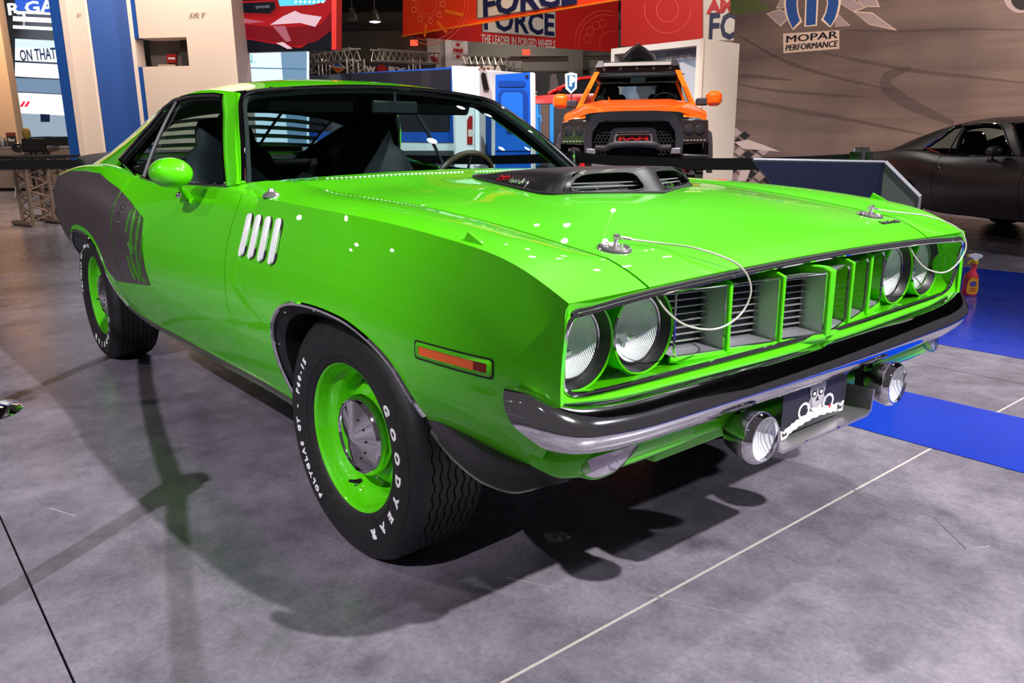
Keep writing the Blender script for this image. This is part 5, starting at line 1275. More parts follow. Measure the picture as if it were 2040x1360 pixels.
# green verge, checkered flag under the emblem
MW.poly('printed_verge', [(1455, 30), (1500, 24), (1540, 17), (1510, 2), (1455, -8)], mat('print_grass', (.10, .13, .035), .7), .003)
for pts in ([(1530, 28), (1553, 20), (1576, 30), (1555, 50)], [(1560, -5), (1590, -5), (1575, 14), (1548, 15)], [(1670, 30), (1692, 50), (1665, 52)], [(1703, 25), (1738, 27), (1782, 58), (1733, 48)], [(1670, 4), (1690, -6), (1722, 14), (1700, 22)], [(1700, -10), (1740, -10), (1750, 12), (1722, 12)]):
    c = (sum(p[0] for p in pts)/len(pts), sum(p[1] for p in pts)/len(pts))
    MW.poly('printed_check_glow', [(c[0]+(u-c[0])*1.14, c[1]+(v-c[1])*1.18) for u, v in pts], mat('print_glow_soft', (.70, .50, .40), .6), .0035); MW.poly('printed_check', pts, PURP, .007)
# the emblem: an M of two curved horns and a stem
def arc(cx, cy, rx, ry, a0, a1, n_=14): return [(cx+rx*math.cos(math.radians(a0+(a1-a0)*i/n_)), cy+ry*math.sin(math.radians(a0+(a1-a0)*i/n_))) for i in range(n_+1)]
hl = [(1571, -20), (1567, -6), (1566, 8), (1568, 26), (1573, 42), (1580, 57), (1594, 41), (1589, 27), (1587, 10), (1588, -4), (1593, -20)]
hrn = [(1667, -20), (1670, -6), (1671, 6), (1668, 23), (1663, 38), (1655, 52), (1641, 38), (1647, 24), (1650, 8), (1649, -4), (1644, -20)]
stem = [(1608, -14), (1606, 51), (1625, 49), (1628, -14)]
for q in (hl, hrn, stem):
    c = (sum(p[0] for p in q)/len(q), sum(p[1] for p in q)/len(q))
    MW.poly('emblem_glow', [(c[0]+(u-c[0])*1.32, c[1]+(v-c[1])*1.08) for u, v in q], PALE, .009)
for q in (hl, hrn, stem): MW.poly('emblem_limb', q, BLU2, .013)
MW.poly('lettering_glow', [(1560, 67), (1672, 60), (1672, 97), (1561, 106)], mat('print_glow_soft', (.70, .50, .40)), .0035)
def MT(txt, u, v, px, wd, sh_):
    # heavier strokes: the same letters laid three times side by side in one mesh
    mb = MB()
    for du in (-.7, 0, .7):
        x0, z0 = MW.loc(u+du, v); vs, fs = text_polys(txt, abs(MW.loc(u, v-px/2)[1]-MW.loc(u, v+px/2)[1])/.70, shear=sh_); xs = [q[0] for q in vs]
        k = abs(MW.loc(u+wd/2, v)[0]-MW.loc(u-wd/2, v)[0])/(max(xs)-min(xs)); sl = .06
        mb.add([(x0+x*k, -.008-abs(du)*.0005, z0+y+0*x) for x, y, z in vs], fs)
    mb.build('backdrop_lettering', BLK2, MW.o, weld=False, outward=(0, -1, 0))
MT('MOPAR', 1616, 74.5, 14, 101, 0); MT('PERFORMANCE', 1615.5, 92, 12, 103, .12)
# lower left: chequered kerb and pale stripe printed on the wall
for i in range(6):
    for j in range(6):
        u = 1450+i*17+j*3; v = 258+j*19+i*6
        if u < 1565 and v < 375 and 1450+(v-250)*1.0 > u-22:
            MW.poly('printed_kerb', [(u, v-9), (u+11, v), (u, v+9), (u-11, v)] if u > 1458 else [(1449, v-7), (u+9, v), (1449, v+7)], PURP if (i+j) % 2 else BLK2, .004)
MW.poly('printed_stripe', [(1463, 283), (1480, 296), (1555, 302), (1520, 288), (1490, 278)], mat('print_pale_stripe', (.55, .42, .40), .6), .006)
MW.poly('printed_stripe', [(1484, 318), (1502, 318), (1487, 361), (1468, 361)], mat('print_pale_stripe', (.55, .42, .40)), .006)
MW.poly('printed_tyre', arc(2034, -6, 34, 32, 0, 360, 24)[:-1], PURP, .004); MW.poly('printed_tyre', arc(2036, -4, 22, 24, 0, 360, 24)[:-1], BLK2, .008)

# ------------------------------------------------------------------ red hanging banners
RED = mat('banner_red', (.62, .012, .010), .6); RED2 = mat('banner_bright', (.85, .045, .008), .55); BLINE = mat('banner_line', (.90, .13, .08), .6); NAVB = mat('banner_navy', (.010, .014, .075), .5); OFFW = mat('banner_white', (.72, .66, .62), .6)
def stencil(pn, u, v, px, wd, m=NAVB, txt='FORCE', h=.05):
    pn.text('banner_lettering', txt, u, v, m, px=px, width=wd, bold=.03, h=h)
far = Panel('hanging_banner', 'darker red hanging banner behind, lettered THE LEADER IN FORGED WHEELS', 'banner', 803, 27.0, 1232, 33.0)
far.poly('banner_cloth', [(803, 72), (1232, 105), (1232, -30), (803, -40)], RED, .0, .03)
nearb = Panel('hanging_banner', 'bright orange-red hanging banner with wheel drawings, in front of the other banners', 'banner', 803, 26.8, 1300, 20.6)
nearb.poly('banner_cloth', [(803, 72), (1240, 0), (1300, -11), (1300, -90), (803, -90)], RED2, .0, .03)
rgt = Panel('hanging_banner', 'red hanging banner with a white plate, cut off by the backdrop wall', 'banner', 1237, 27, 1500, 25.5)
rgt.poly('banner_cloth', [(1237, 92), (1480, 94), (1480, -40), (1237, -40)], RED, .0, .03)
def plate_(pn, pts, c=OFFW): pn.poly('banner_plate', [(u*1., v) for u, v in pts], mat('banner_grey', (.20, .16, .15), .6), .012, .01); q0 = (sum(p[0] for p in pts)/4, sum(p[1] for p in pts)/4); pn.poly('banner_plate', [(q0[0]+(u-q0[0])*.97, q0[1]+(v-q0[1])*.94) for u, v in pts], c, .024, .01)
plate_(far, [(960, 64), (1107, 76), (1107, 22), (960, 12)]); stencil(far, 1034, 46, 42, 140)
far.text('banner_lettering', 'THE LEADER IN FORGED WHEELS', 1034, 84, OFFW, px=16, width=147, bold=.01, h=.03)
plate_(nearb, [(950, 39), (1150, 8), (1152, -60), (950, -60)]); stencil(nearb, 1052, 0, 46, 186)
plate_(rgt, [(1400, 84), (1500, 84), (1500, -30), (1400, -30)]); stencil(rgt, 1458, 54, 52, 96, NAVB, 'FOR', .05); rgt.text('banner_lettering', 'AMER', 1456, 13, mat('banner_red2', (.55, .03, .035), .6), px=24, width=98, bold=.03, h=.05)
rgt.poly('banner_rule', [(1400, 89), (1500, 89), (1500, 84), (1400, 84)], RED2, .04)
def ringline(pn, u, v, ru, rv, m=BLINE, r=.02, n_=36, a0=0, a1=360, h=.012):
    pts = []
    for i in range(n_+1):
        a = math.radians(a0+(a1-a0)*i/n_); x, z = pn.loc(u+ru*math.cos(a), v+rv*math.sin(a)); pts.append((x, -h, z))
    MB().tube(pts, r, 4, flat=.4).build('banner_drawing', m, pn.o)
for ru in (60, 52): ringline(far, 1205, 84, ru, ru*1.05, a0=172, a1=288, r=.012)
ringline(far, 1220, 88, 26, 26, a0=150, a1=285, r=.010)
for a in (190, 215, 240, 262): ringline(far, 1205+36*math.cos(math.radians(a)), 84+38*math.sin(math.radians(a)), 7, 8, r=.010, n_=14)
for ru in (88, 80): ringline(nearb, 855, 0, ru*.9, ru, a0=-20, a1=110, r=.012)
for ru, hh in ((24, 26), (18, 20)): ringline(nearb, 853, 8, ru, hh, r=.013)
for k in range(9): a = math.radians(40*k); ringline(nearb, 853+30*math.cos(a), 8+34*math.sin(a), 4.5, 5.5, mat('banner_glow', (1., .35, .12), .5), .012, 10)
for a in (20, 60, 95): 
    p0 = nearb.loc(853+36*math.cos(math.radians(a)), 8+40*math.sin(math.radians(a))); p1 = nearb.loc(853+76*math.cos(math.radians(a)), 8+66*math.sin(math.radians(a)))
    if p1: MB().tube([(p0[0], -.015, p0[1]), (p1[0], -.015, p1[1])], .05, 4, flat=.3).build('banner_drawing', mat('banner_orange', (.95, .20, .01), .5), nearb.o)
ringline(rgt, 1330, 20, 46, 46, a0=0, a1=200, r=.012); ringline(rgt, 1330, 20, 22, 24, r=.012)
x0, z0 = nearb.loc(803, 72); x1, z1 = nearb.loc(1300, -11)
MB().tube([(x0, -.02, z0), (x1, -.02, z1)], .03, 6).build('banner_hem', mat('banner_orange', (.95, .20, .01)), nearb.o)

# ------------------------------------------------------------------ orange pickup facing the camera
tc_ = P3(1261, 300, 10.9); tdir = (CAM-tc_); tyaw = math.atan2(tdir.y, tdir.x)-math.radians(1)
pk_ = thing('pickup_truck', 'orange pickup truck with black grille and a kayak on its roof, behind the belt', 'truck', (tc_.x, tc_.y, 0), tyaw)
# local: x to its front, y to its left (image right), z up; front of the bumper near x=0
def body(rows, name, m, ang=40):   # rows of (x, [(y, z)...]) mirrored loft
    mb = MB(); mb.grid([[(x, y, z) for y, z in r]+[(x, -y, z) for y, z in r[::-1]] for x, r in rows]); return mb.build(name, m, pk_, ang=ang)
body([(-.02, [(.50, 1.20), (.40, 1.225), (.0, 1.235)]), (-.10, [(.95, 1.17), (.60, 1.27), (.30, 1.29), (0, 1.292)]), (-.35, [(.99, 1.22), (.70, 1.31), (.40, 1.345), (0, 1.345)]), (-.75, [(1.0, 1.29), (.74, 1.40), (.45, 1.44), (0, 1.44)]), (-1.15, [(.99, 1.32), (.78, 1.44), (.50, 1.49), (0, 1.49)])][1:], 'hood', ORANGE)
for s in (-1, 1):
    mb = MB(); mb.grid([[(x, s*y, z) for y, z in r] for x, r in ((-.06, [(.66, 1.20), (.86, 1.19), (.97, 1.14), (.985, .95)]), (-.12, [(.66, 1.245), (.90, 1.215), (.995, 1.15), (1.01, .85)]), (-.5, [(.72, 1.29), (.96, 1.235), (1.02, 1.15), (1.03, .75)]), (-1.15, [(.78, 1.34), (.98, 1.27), (1.01, 1.15), (1.01, .60)]), (-3.3, [(.78, 1.34), (.98, 1.27), (1.01, 1.15), (1.01, .60)]))]); mb.build('fender', ORANGE, pk_)
    hl_ = thing('headlamp', None, None); hl_.parent = pk_
    mb = MB(); mb.prism([(.625, 1.175), (.985, 1.155), (.995, .86), (.66, .84)], -.18, -.02, lambda u, v, h: (h, s*u, v)); mb.build('lamp_case', mat('lamp_smoke', (.03, .02, .02), .12, 0, .8), hl_, bev=.01)
    for yy, zz in ((.74, 1.04), (.88, 1.04)):
        MB().lathe([(.062, -.02), (.065, .006), (.05, .010), (.03, .014), (0, .016)], 20, 'x', (-.015, s*yy, zz)).build('lamp_projector', mat('projector', (.10, .095, .10), .10, .7), hl_)
    mb = MB()
    for k in range(7): mb.box((-.012, s*(.68+.045*k), .895), (.012, .028, .016))
    o = mb.build('lamp_strip', mat('strip_white', (.35, .30, .28), .3), hl_, weld=False); o['kind'] = 'stuff'
    MB().lathe([(.0, -.30), (.42, -.30), (.445, -.2), (.445, .0), (.40, .06), (.25, .06), (.24, .02), (0, .02)], 40, 'y', (-.62, s*.90, .445)).build('tyre', RUBBER, pk_)
    tb = MB()
    for k in range(40):
        a = 2*PI*k/40
        for q, yy in ((0, -.03), (.08, -.14), (0, -.25)): tb.box((-.62+.452*math.cos(a+q), s*.90+s*(yy+.02)+.02*s, .445+.452*math.sin(a+q)), (.045, .085, .03), Matrix.Rotation(-(a+q)+PI/2, 3, 'Y'))
    o = tb.build('tread_block', RUBBER, pk_, weld=False); o['kind'] = 'stuff'
    mb = MB(); mb.grid([[(-.62+(.50+q)*math.cos(a), s*(1.0+e), .46+(.50+q)*math.sin(a)) for q, e in ((-.02, 0), (0, .07), (.05, .075), (.09, .01))] for a in [PI*i/14 for i in range(15)]]); mb.build('arch_flare', TRIMB, pk_)
    # mirror
    mr_ = thing('door_mirror', None, None); mr_.parent = pk_
    mb = MB(); mb.box((-1.50, s*1.155, 1.50), (.16, .24, .22), None, .05); mb.build('mirror_cap', ORANGE, mr_, bev=.02)
    mb = MB(); mb.box((-1.50, s*.98, 1.455), (.10, .18, .11), None, .02); mb.build('mirror_arm', TRIMB, mr_)
    MB().lathe([(.02, 0), (.03, .12), (.055, .13), (.055, .2)], 12, 'z', (-.03, s*.70, .42)).build('tow_hook', mat('hook_red', (.65, .01, .015), .4, 0, .4), pk_)
# cab: pillars, roof, screen, back window
cab = [(-1.15, .80, 1.37), (-1.75, .66, 1.93)]
for s in (-1, 1):
    mb = MB(); mb.prism([(-1.08, 1.30), (-1.20, 1.30), (-1.86, 1.90), (-1.70, 1.935)], -.06, .02, lambda u, v, h: (u, s*(.90-(v-1.30)*.42+h), v)); mb.build('screen_post', ORANGE, pk_)
    mb = MB(); mb.prism([(-1.85, 1.90), (-3.2, 1.90), (-3.2, 1.30), (-3.05, 1.30), (-3.05, 1.84), (-1.95, 1.84)], -.05, .0, lambda u, v, h: (u, s*(.90-(v-1.30)*.42+h), v)); mb.build('cab_side', ORANGE, pk_)
mb = MB(); mb.grid([[(x, y, z-.06*abs(y/.72)**3) for y in (-.72, -.5, -.2, .2, .5, .72)] for x, z in ((-1.72, 1.925), (-1.95, 1.965), (-2.6, 1.975), (-3.2, 1.95))]); mb.build('cab_roof', TRIMB, pk_, outward=(0, 0, 1))
mb = MB(); mb.add([(-1.14, -.82, 1.44), (-1.14, .82, 1.44), (-1.74, .67, 1.90), (-1.74, -.67, 1.90)], [(0, 1, 2, 3)]); mb.build('windscreen', GLASSM, pk_, weld=False)
mb = MB(); mb.box((-1.9, 0, 1.15), (.9, 1.6, .42)); mb.build('dashboard', INTER, pk_)
mb = MB(); mb.prism([(-.84, 1.0), (.84, 1.0), (.84, 1.36), (.72, 1.80), (.45, 1.80), (.45, 1.42), (-.45, 1.42), (-.45, 1.80), (-.72, 1.80), (-.84, 1.36)], -3.15, -3.1, lambda u, v, h: (h, u, v)); mb.build('cab_back', INTER, pk_)
mb = MB(); mb.box((-3.12, 0, 1.87), (.06, 1.5, .14)); mb.build('back_header', INTER, pk_)
for y in (-.42, .42):
    mb = MB(); mb.box((-2.35, y, 1.32), (.16, .48, .62), Matrix.Rotation(-.2, 3, 'Y'), .05); mb.build('seat_back', INTER, pk_); mb = MB(); mb.box((-2.42, y, 1.68), (.09, .26, .17), None, .04); mb.build('head_rest', INTER, pk_)
MB().tube([(-1.55+.08*math.sin(a), .42+.19*math.cos(a), 1.42+.17*math.sin(a)) for a in [2*PI*i/24 for i in range(24)]], .016, 6, closed=True).build('steering_wheel', INTER, pk_)
mb = MB(); mb.box((-1.72, .02, 1.80), (.03, .24, .07), None, .01); mb.build('inner_mirror', INTER, pk_)
mb = MB(); mb.add([(-1.30, -.42, 1.38), (-1.34, -.30, 1.385), (-1.30, -.415, 1.55)], [(0, 1, 2)]); mb.build('dash_flag', ORANGE, pk_, weld=False, solid=.006)
# grille surround, mesh, bars, lettering
def gpoly(name, pts, x0, x1, m, bev=.01, parent=None):
    mb = MB(); mb.prism(pts, x0, x1, lambda u, v, h: (h, u, v)); return mb.build(name, m, parent or pk_, bev=bev)
def gframe(name, outer, inner, x0, x1, m):
    n_ = len(outer); mb = MB(); V = []
    for x in (x1, x0):
        V += [(x, y, z) for y, z in outer]+[(x-(.03 if x == x1 else 0), y, z) for y, z in inner]
    F = []
    for i in range(n_):
        j = (i+1) % n_; F += [(i, j, n_+j, n_+i), (n_+i, n_+j, 3*n_+j, 3*n_+i), (i, 2*n_+i, 2*n_+j, j)]
    mb.add(V, F); return mb.build(name, m, pk_, ang=40)
sym = lambda h: h+[(-y, z) for y, z in h[::-1]]
gframe('grille_surround', sym([(.66, .70), (.67, .90), (.655, 1.06), (.56, 1.235), (.40, 1.275)]), sym([(.56, .70), (.565, .90), (.55, 1.02), (.47, 1.135), (.36, 1.165)]), -.12, .06, TRIMB)
gpoly('grille_back', sym([(.58, .60), (.58, 1.02), (.49, 1.15)]), -.10, -.08, mat('mesh_black', (.006, .006, .007), .6), 0)
hx = MB()
for i in range(-11, 12):
    for j in range(0, 11):
        y = i*.048+(.024 if j % 2 else 0); z = .70+j*.042
        if abs(y) < .54 and (abs(y) > .28 or j > 8) and z < 1.14-max(0, abs(y)-.45):
            hx.lathe([(.0215, -.012), (.0265, 0), (.0215, .006)], 6, 'x', (-.045, y, z))
o = hx.build('grille_mesh', mat('mesh_grey', (.05, .045, .05), .4), pk_, weld=False); o['kind'] = 'stuff'
gframe('grille_bar', sym([(.345, .84), (.30, 1.03), (.27, 1.06), (.2, 1.07)]), sym([(.265, .875), (.245, .985), (.225, 1.0), (.18, 1.0)]), -.03, .05, TRIMB)
gframe('badge_frame', sym([(.262, .885), (.255, .96), (.235, .985), (.2, .985)]), sym([(.235, .895), (.225, .955), (.215, .965), (.2, .965)]), .0, .055, mat('frame_silver', (.50, .48, .52), .3, .8))
gpoly('badge_back', sym([(.23, .892), (.22, .965)]), .0, .012, BLACK, 0)
vs, fs = text_polys('RAM', .1, bold=.004, depth=.006); xs = [q[0] for q in vs]; kx = .40/(max(xs)-min(xs)); mb = MB(); mb.add([(.022+z, x*kx, .929+y*.78) for x, y, z in vs], fs); mb.build('grille_lettering', mat('badge_red', (.75, .015, .03)), pk_, weld=False)
mb = MB(); mb.tube(smooth_poly([(.03, -.50, .80), (.07, -.36, .80), (.09, -.28, .84), (.10, 0, .855), (.09, .28, .84), (.07, .36, .80), (.03, .50, .80)], 5), .042, 10); mb.build('grille_hoop', TRIMB, pk_)
for s in (-1, 1): gpoly('bumper_pad', [(s*.50, .72), (s*.635, .72), (s*.635, .80), (s*.52, .79)], -.02, .07, mat('pad_silver', (.34, .32, .36), .4, .6), .008)
mb = MB(); mb.prism(sym([(1.02, .50), (1.03, .70), (.66, .72), (.58, .66)]), -.25, .05, lambda u, v, h: (h-.12*abs(u), u, v)); mb.build('bumper', TRIMB, pk_, bev=.02)
gpoly('bumper_skid', sym([(.42, .44), (.56, .50), (.56, .60), (.46, .63)]), -.05, .07, mat('pad_silver', (.34, .32, .36)), .015)
gpoly('winch_plate', sym([(.16, .52), (.18, .62)]), .03, .085, BLACK, .01)
MB().tube([(.09, .10, .60), (.13, .16, .575), (.14, .45, .50)], .014, 6).build('winch_rope', mat('rope_pale', (.7, .65, .66), .7), pk_)
hk = thing('winch_hook', None, None); hk.parent = pk_
MB().tube([(.13, .42, .50), (.15, .60, .51), (.15, .72, .55)], .028, 8).build('hook_strap', mat('hook_red', (.65, .01, .015)), hk)
MB().tube([(.15+.0*math.cos(a), .72+.06*math.cos(a), .53+.06*math.sin(a)) for a in [PI*.3-2*PI*.75*i/12 for i in range(13)]], .016, 6).build('hook_ring', CHROME, hk)
# hood scoops, light bar
for s in (-1, 1): mb = MB(); mb.box((-.80, s*.63, 1.372), (.05, .22, .02), Matrix.Rotation(s*.25, 3, 'Z')); mb.build('hood_vent', BLACK, pk_)
lb = thing('light_bar', None, None); lb.parent = pk_
mb = MB(); mb.box((-1.70, 0, 2.035), (.09, 1.12, .075), None, .01); mb.build('bar_case', BLACK, lb)
mb = MB(); mb.box((-1.653, 0, 2.035), (.01, 1.02, .05)); mb.build('bar_lens', mat('led_lens', (.75, .72, .68), .15, .6), lb)
for s in (-1, 1): mb = MB(); mb.prism([(-.02, .0), (.10, 0), (.05, .09), (-.02, .09)], -.05, .05, lambda u, v, h: (-1.70+h, s*(.54+u), 2.0+v)); mb.build('bar_end', mat('frame_silver', (.50, .48, .52)) if s < 0 else TRIMB, lb)
mb = MB(); mb.prism(sym([(.69, 1.86), (.64, 1.995), (.5, 2.0)]), -2.0, -1.73, lambda u, v, h: (h, u, v)); mb.build('bar_fairing', TRIMB, lb, bev=.01)
for k in range(-2, 3): mb = MB(); mb.box((-1.715, k*.25, 1.975), (.03, .045, .05), None, .008); mb.build('bar_mount', mat('frame_silver', (.50, .48, .52)), lb)
for s in (-1, 1): mb = MB(); mb.prism([(.56, 1.98), (.66, 1.98), (.60, 2.10)], -2.3, -2.2, lambda u, v, h: (h, s*u, v)); mb.build('roof_marker', mat('hook_red', (.65, .01, .015)), lb)
for ch in [q for q in list(COL.objects) if q.parent == pk_]:   # lifted body on bigger wheels
    if ch.name.split('.')[0] in ('tyre', 'tread_block'): ch.scale = (1.19, 1., 1.19); ch.location = (.62*.19, 0, 0)
    else: ch.location.z += .20
# kayak lashed on top
rz = Matrix.Rotation(tyaw, 4, 'Z')
ky = thing('kayak', 'dark kayak lashed upside up on the roof of the orange pickup', 'boat', (tc_.x, tc_.y, 2.17)); ky.rotation_euler = (0, 0, tyaw)
mb = MB(); rows = []
for x, hw, h0, h1 in ((-1.80, .02, .33, .38), (-2.0, .15, .20, .36), (-2.3, .27, .10, .33), (-2.8, .33, .05, .31), (-3.6, .40, .03, .37), (-4.4, .30, .06, .38)):
    rows.append([(x, hw*math.sin(a)*(1 if a < 2.2 else 1), h0+(h1-h0)*(.5+.5*math.cos(a))) for a in [2*PI*i/16 for i in range(16)]])
mb.grid([r+[r[0]] for r in rows]); mb.f.append(tuple(range(16))); mb.build('hull', mat('kayak_black', (.02, .017, .018), .3, 0, .4), ky, ang=60)
MB().tube([(-1.80, 0, .38), (-2.05, 0, .355), (-2.4, 0, .325)], .012, 6).build('keel_rib', BLACKS, ky)
for s in (-1, 1):
    MB().tube([(-2.7, s*.36, .16), (-1.75, s*.62, .03)], .010, 5).build('lashing', BLACK, ky)
MB().box((-2.6, 0, .02), (.10, 1.2, .05)).build('roof_rack_bar', BLACKS, ky); MB().box((-3.4, 0, .02), (.10, 1.2, .05)).build('roof_rack_bar', BLACKS, ky)

# ------------------------------------------------------------------ white display booth behind the pickup
bo = Panel('display_booth', 'tall cream display booth with a grey-blue poster, right behind the orange pickup', 'booth', 1214, 15.6, 1393, 14.2)
zt_ = bo.loc(1300, 88)[1]; Lb = bo.L
pn_ = bo.loc(1222, 200)[0]; pn2 = bo.loc(1383, 200)[0]
IV = mat('booth_ivory', (.66, .58, .52), .5)
bo.box('booth_post', 0, pn_, 0, zt_, IV, 0, 1.2); bo.box('booth_post', pn2, Lb, 0, zt_, IV, 0, 1.2); bo.box('booth_header', pn_, pn2, bo.loc(1300, 100)[1], zt_, IV, 0, 1.2)

bo.box('booth_poster', pn_, pn2, .2, bo.loc(1300, 100)[1], noise_mat('poster_sky', (.10, .13, .20), (.34, .36, .44), 1.3, (.4, .5)), .25, .30)
bo.text('poster_lettering', 'GAME FOR EVERYTHING.', 1338, 113, mat('letter_white', (.8, .8, .8)), px=9, width=54, h=-.24)
bo.poly('poster_ridge', [(1300, 150), (1322, 128), (1345, 122), (1383, 140), (1383, 210), (1300, 210)], mat('poster_pale', (.5, .5, .55), .5), -.235)
bs = Panel('booth_side', None, None, 1393, 14.15, 1441, 15.6, parent=bo)
bs.box('booth_side_panel', 0, bs.L, 0, zt_, mat('booth_side', (.55, .45, .38), .55), 0, .06)
# clutter standing between booth and backdrop
for z, h, c in ((.0, .62, (.60, .55, .50)), (.62, .22, (.03, .03, .03)), (.84, .4, (.5, .47, .44))):
    p_ = P3(1440, 300, 18.5); mb = MB(); mb.box((p_.x, p_.y, z+h/2+.0), (.5, .35, h), Matrix.Rotation(.6, 3, 'Z')); 
    tag(mb.build('storage_crate', mat('crate_%d' % int(z*100), c, .6)), {0: 'pale crate on the floor between booth and backdrop wall', 62: 'flat black case between two pale crates by the backdrop wall', 84: 'pale crate topmost of the stack by the backdrop wall'}[int(z*100)], 'crate')
p_ = P3(1437, 300, 12.2)
for i in range(4):
    mb = MB(); mb.box((p_.x, p_.y, .06+.13*i), (.22, .22, .12), Matrix.Rotation(.75, 3, 'Z'), .02); tag(mb.build('red_crate', mat('crate_red', (.80, .07, .03), .4)), ['bottom', 'second', 'third', 'top'][i]+' orange-red plastic crate of the low stack right of the pickup tyre', 'crate', 'stacked orange-red crates')
# ------------------------------------------------------------------ stand walls at the left
def wallbox(name, label, u0, u1, d0, d1, m, th=.25, zt=6.2, cat='wall'):
    pn = Panel(name, label, cat, u0, d0, u1, d1, v=290); pn.box('wall_panel', 0, pn.L, 0, zt, m, 0, th); return pn
w1 = wallbox('blue_column', 'narrow blue column beside the glowing shop opening at the left', 137, 158, 15.0, 15.0, BLUEW)
w1.box('column_edge', w1.L, w1.L+.03, 0, 6.2, mat('edge_pale', (.75, .62, .55), .4), -.02, .2)
w2 = wallbox('cream_wall', 'narrow cream wall panel between the two blue panels at the left', 161, 210, 15.1, 15.3, CREAM)
w2.box('panel_edge', w2.L-.05, w2.L, 0, 6.2, mat('edge_pale', (.75, .62, .55)), -.02, .1)
w2.text('wall_lettering', 'SRT', 157, 31, mat('letter_tan', (.30, .20, .14), .3, .5), px=8, width=11, shear=.4, h=.02)
w3 = wallbox('blue_wall', 'wide blue wall panel behind the tail of the green car', 211, 297, 15.35, 15.6, BLUEW)
# cream block with a niche
w4 = Panel('cream_wall', 'large cream wall block with a dark niche and a red alarm box, above the green roof', 'wall', 302, 15.2, 486, 15.0, v=290)
nx0, nz1 = w4.loc(286, 76); nx1, nz0 = w4.loc(377, 131); nx0 = -.05
for a in ((-.12, 0, 0, 6.2), (0, nx1, 0, nz0), (0, nx1, nz1, 6.2), (nx1, w4.L, 0, 6.2)):
    if a[0] < 0: w4.box('wall_stripe', -.10, -.02, 0, nz0, BLUEW, .02, .3); w4.box('wall_stripe', -.10, -.02, nz1, 6.2, BLUEW, .02, .3); w4.box('wall_stripe', -.18, -.10, 0, 6.2, mat('edge_pale', (.75, .62, .55)), .02, .3)
    else: w4.box('wall_panel', *a, CREAM, 0, .6)
w4.box('niche_back', -.1, nx1, nz0, nz1, mat('niche_grey', (.13, .11, .10), .6), .5, .55)
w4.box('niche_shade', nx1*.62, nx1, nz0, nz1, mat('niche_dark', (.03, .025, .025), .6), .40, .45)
w4.poly('niche_block', [(290, 124), (326, 124), (326, 131), (290, 131)], CREAM, -.42)
ab = w4.poly('alarm_box', [(309, 103), (328, 103), (328, 121), (309, 121)], mat('alarm_red', (.35, .012, .012), .4), -.40, .05)
w4.poly('alarm_strip', [(313, 110), (327, 110), (327, 114), (313, 114)], mat('letter_white', (.8, .8, .8)), -.385, parent=ab)
w4.text('wall_lettering', 'SRT', 391, 31, mat('letter_tan', (.30, .20, .14)), px=9, width=38, shear=.4, h=.02)
area((w4.a.x+2.2, w4.a.y-1.2, 6.4), (w4.a.x+1.2, w4.a.y+.6, 3.4), 260, (1, .86, .74), .5, .5)
w5 = wallbox('cream_column', 'broad cream column at the far left edge', -60, 38, 22.3, 22.6, mat('cream_warm', (.62, .44, .31), .5), .6, 7)
area((w5.b.x+2.5, w5.b.y-.2, 5.6), (w5.b.x, w5.b.y-.4, 2.0), 260, (1, .70, .45), .4, .4)

# glowing shop front seen through the opening
GW = lambda n_, c, s_: emit_mat('glow_'+n_, c, s_)
sh_ = Panel('lit_shopfront', 'glowing white and blue shop front with big lettering, at the far left', 'shop front', 20, 29.0, 150, 28.0, v=293)
def band(v0, v1, name, m, u0=30, u1=150, h=0, slope=.05):
    sh_.poly(name, [(u0, v0), (u1, v0+(u1-u0)*slope), (u1, v1+(u1-u0)*slope), (u0, v1)], m, h, .05)
sh_.box('shop_back', -.5, sh_.L+.3, 0, 6.5, mat('shop_grey', (.10, .11, .13), .6), .3, .4)
band(-10, 20, 'sign_band', GW('blue', (.05, .16, .85), .9)); sh_.text('sign_lettering', 'R.GA', 66, 17, GW('white', (.95, .97, 1), 2.2), px=23, width=96, bold=.012, h=.10)
band(22, 26, 'light_bar', GW('white', (1, 1, 1), 2.2), h=.05); band(33, 42, 'light_bar', GW('white', (1, 1, 1), 2.2), h=.08); band(51, 57, 'light_bar', GW('white', (1, 1, 1), 2.2), h=.08)
for u in (24, 90): band(28, 33, 'bar_hanger', GW('white', (1, 1, 1), 2.2), u+24, u+27, .06); band(42, 51, 'bar_hanger', mat('letter_white', (.8, .8, .8)), u+24, u+26, .06)
band(77, 95, 'fascia', GW('ice', (.72, .88, 1), 1.1)); band(93, 120, 'fascia', GW('white1', (.95, .97, 1), 1.25)); sh_.text('shop_lettering', 'ON THAT', 78, 110, mat('letter_blue', (.06, .14, .36), .5), px=22, width=72, bold=.012, h=.06)
band(122, 124, 'fascia_line', mat('letter_blue', (.06, .14, .36)), h=.03); band(124, 152, 'fascia', GW('white1', (.95, .97, 1), 1.25)); band(155, 182, 'fascia', GW('steel', (.28, .42, .62), .7)); band(184, 225, 'fascia', GW('white1', (.95, .97, 1), 1.25)); band(225, 300, 'fascia', GW('ice2', (.55, .70, .85), .6))
for i in range(2): sh_.poly('red_slash', [(50+i*9, 202), (55+i*9, 202), (49+i*9, 213), (43+i*9, 213)], GW('red', (1, .03, .06), 1.), .08)
sh_.poly('wall_monitor', [(85, 227), (104, 228), (104, 243), (86, 243)], mat('monitor_blue', (.02, .05, .20), .3), .1)

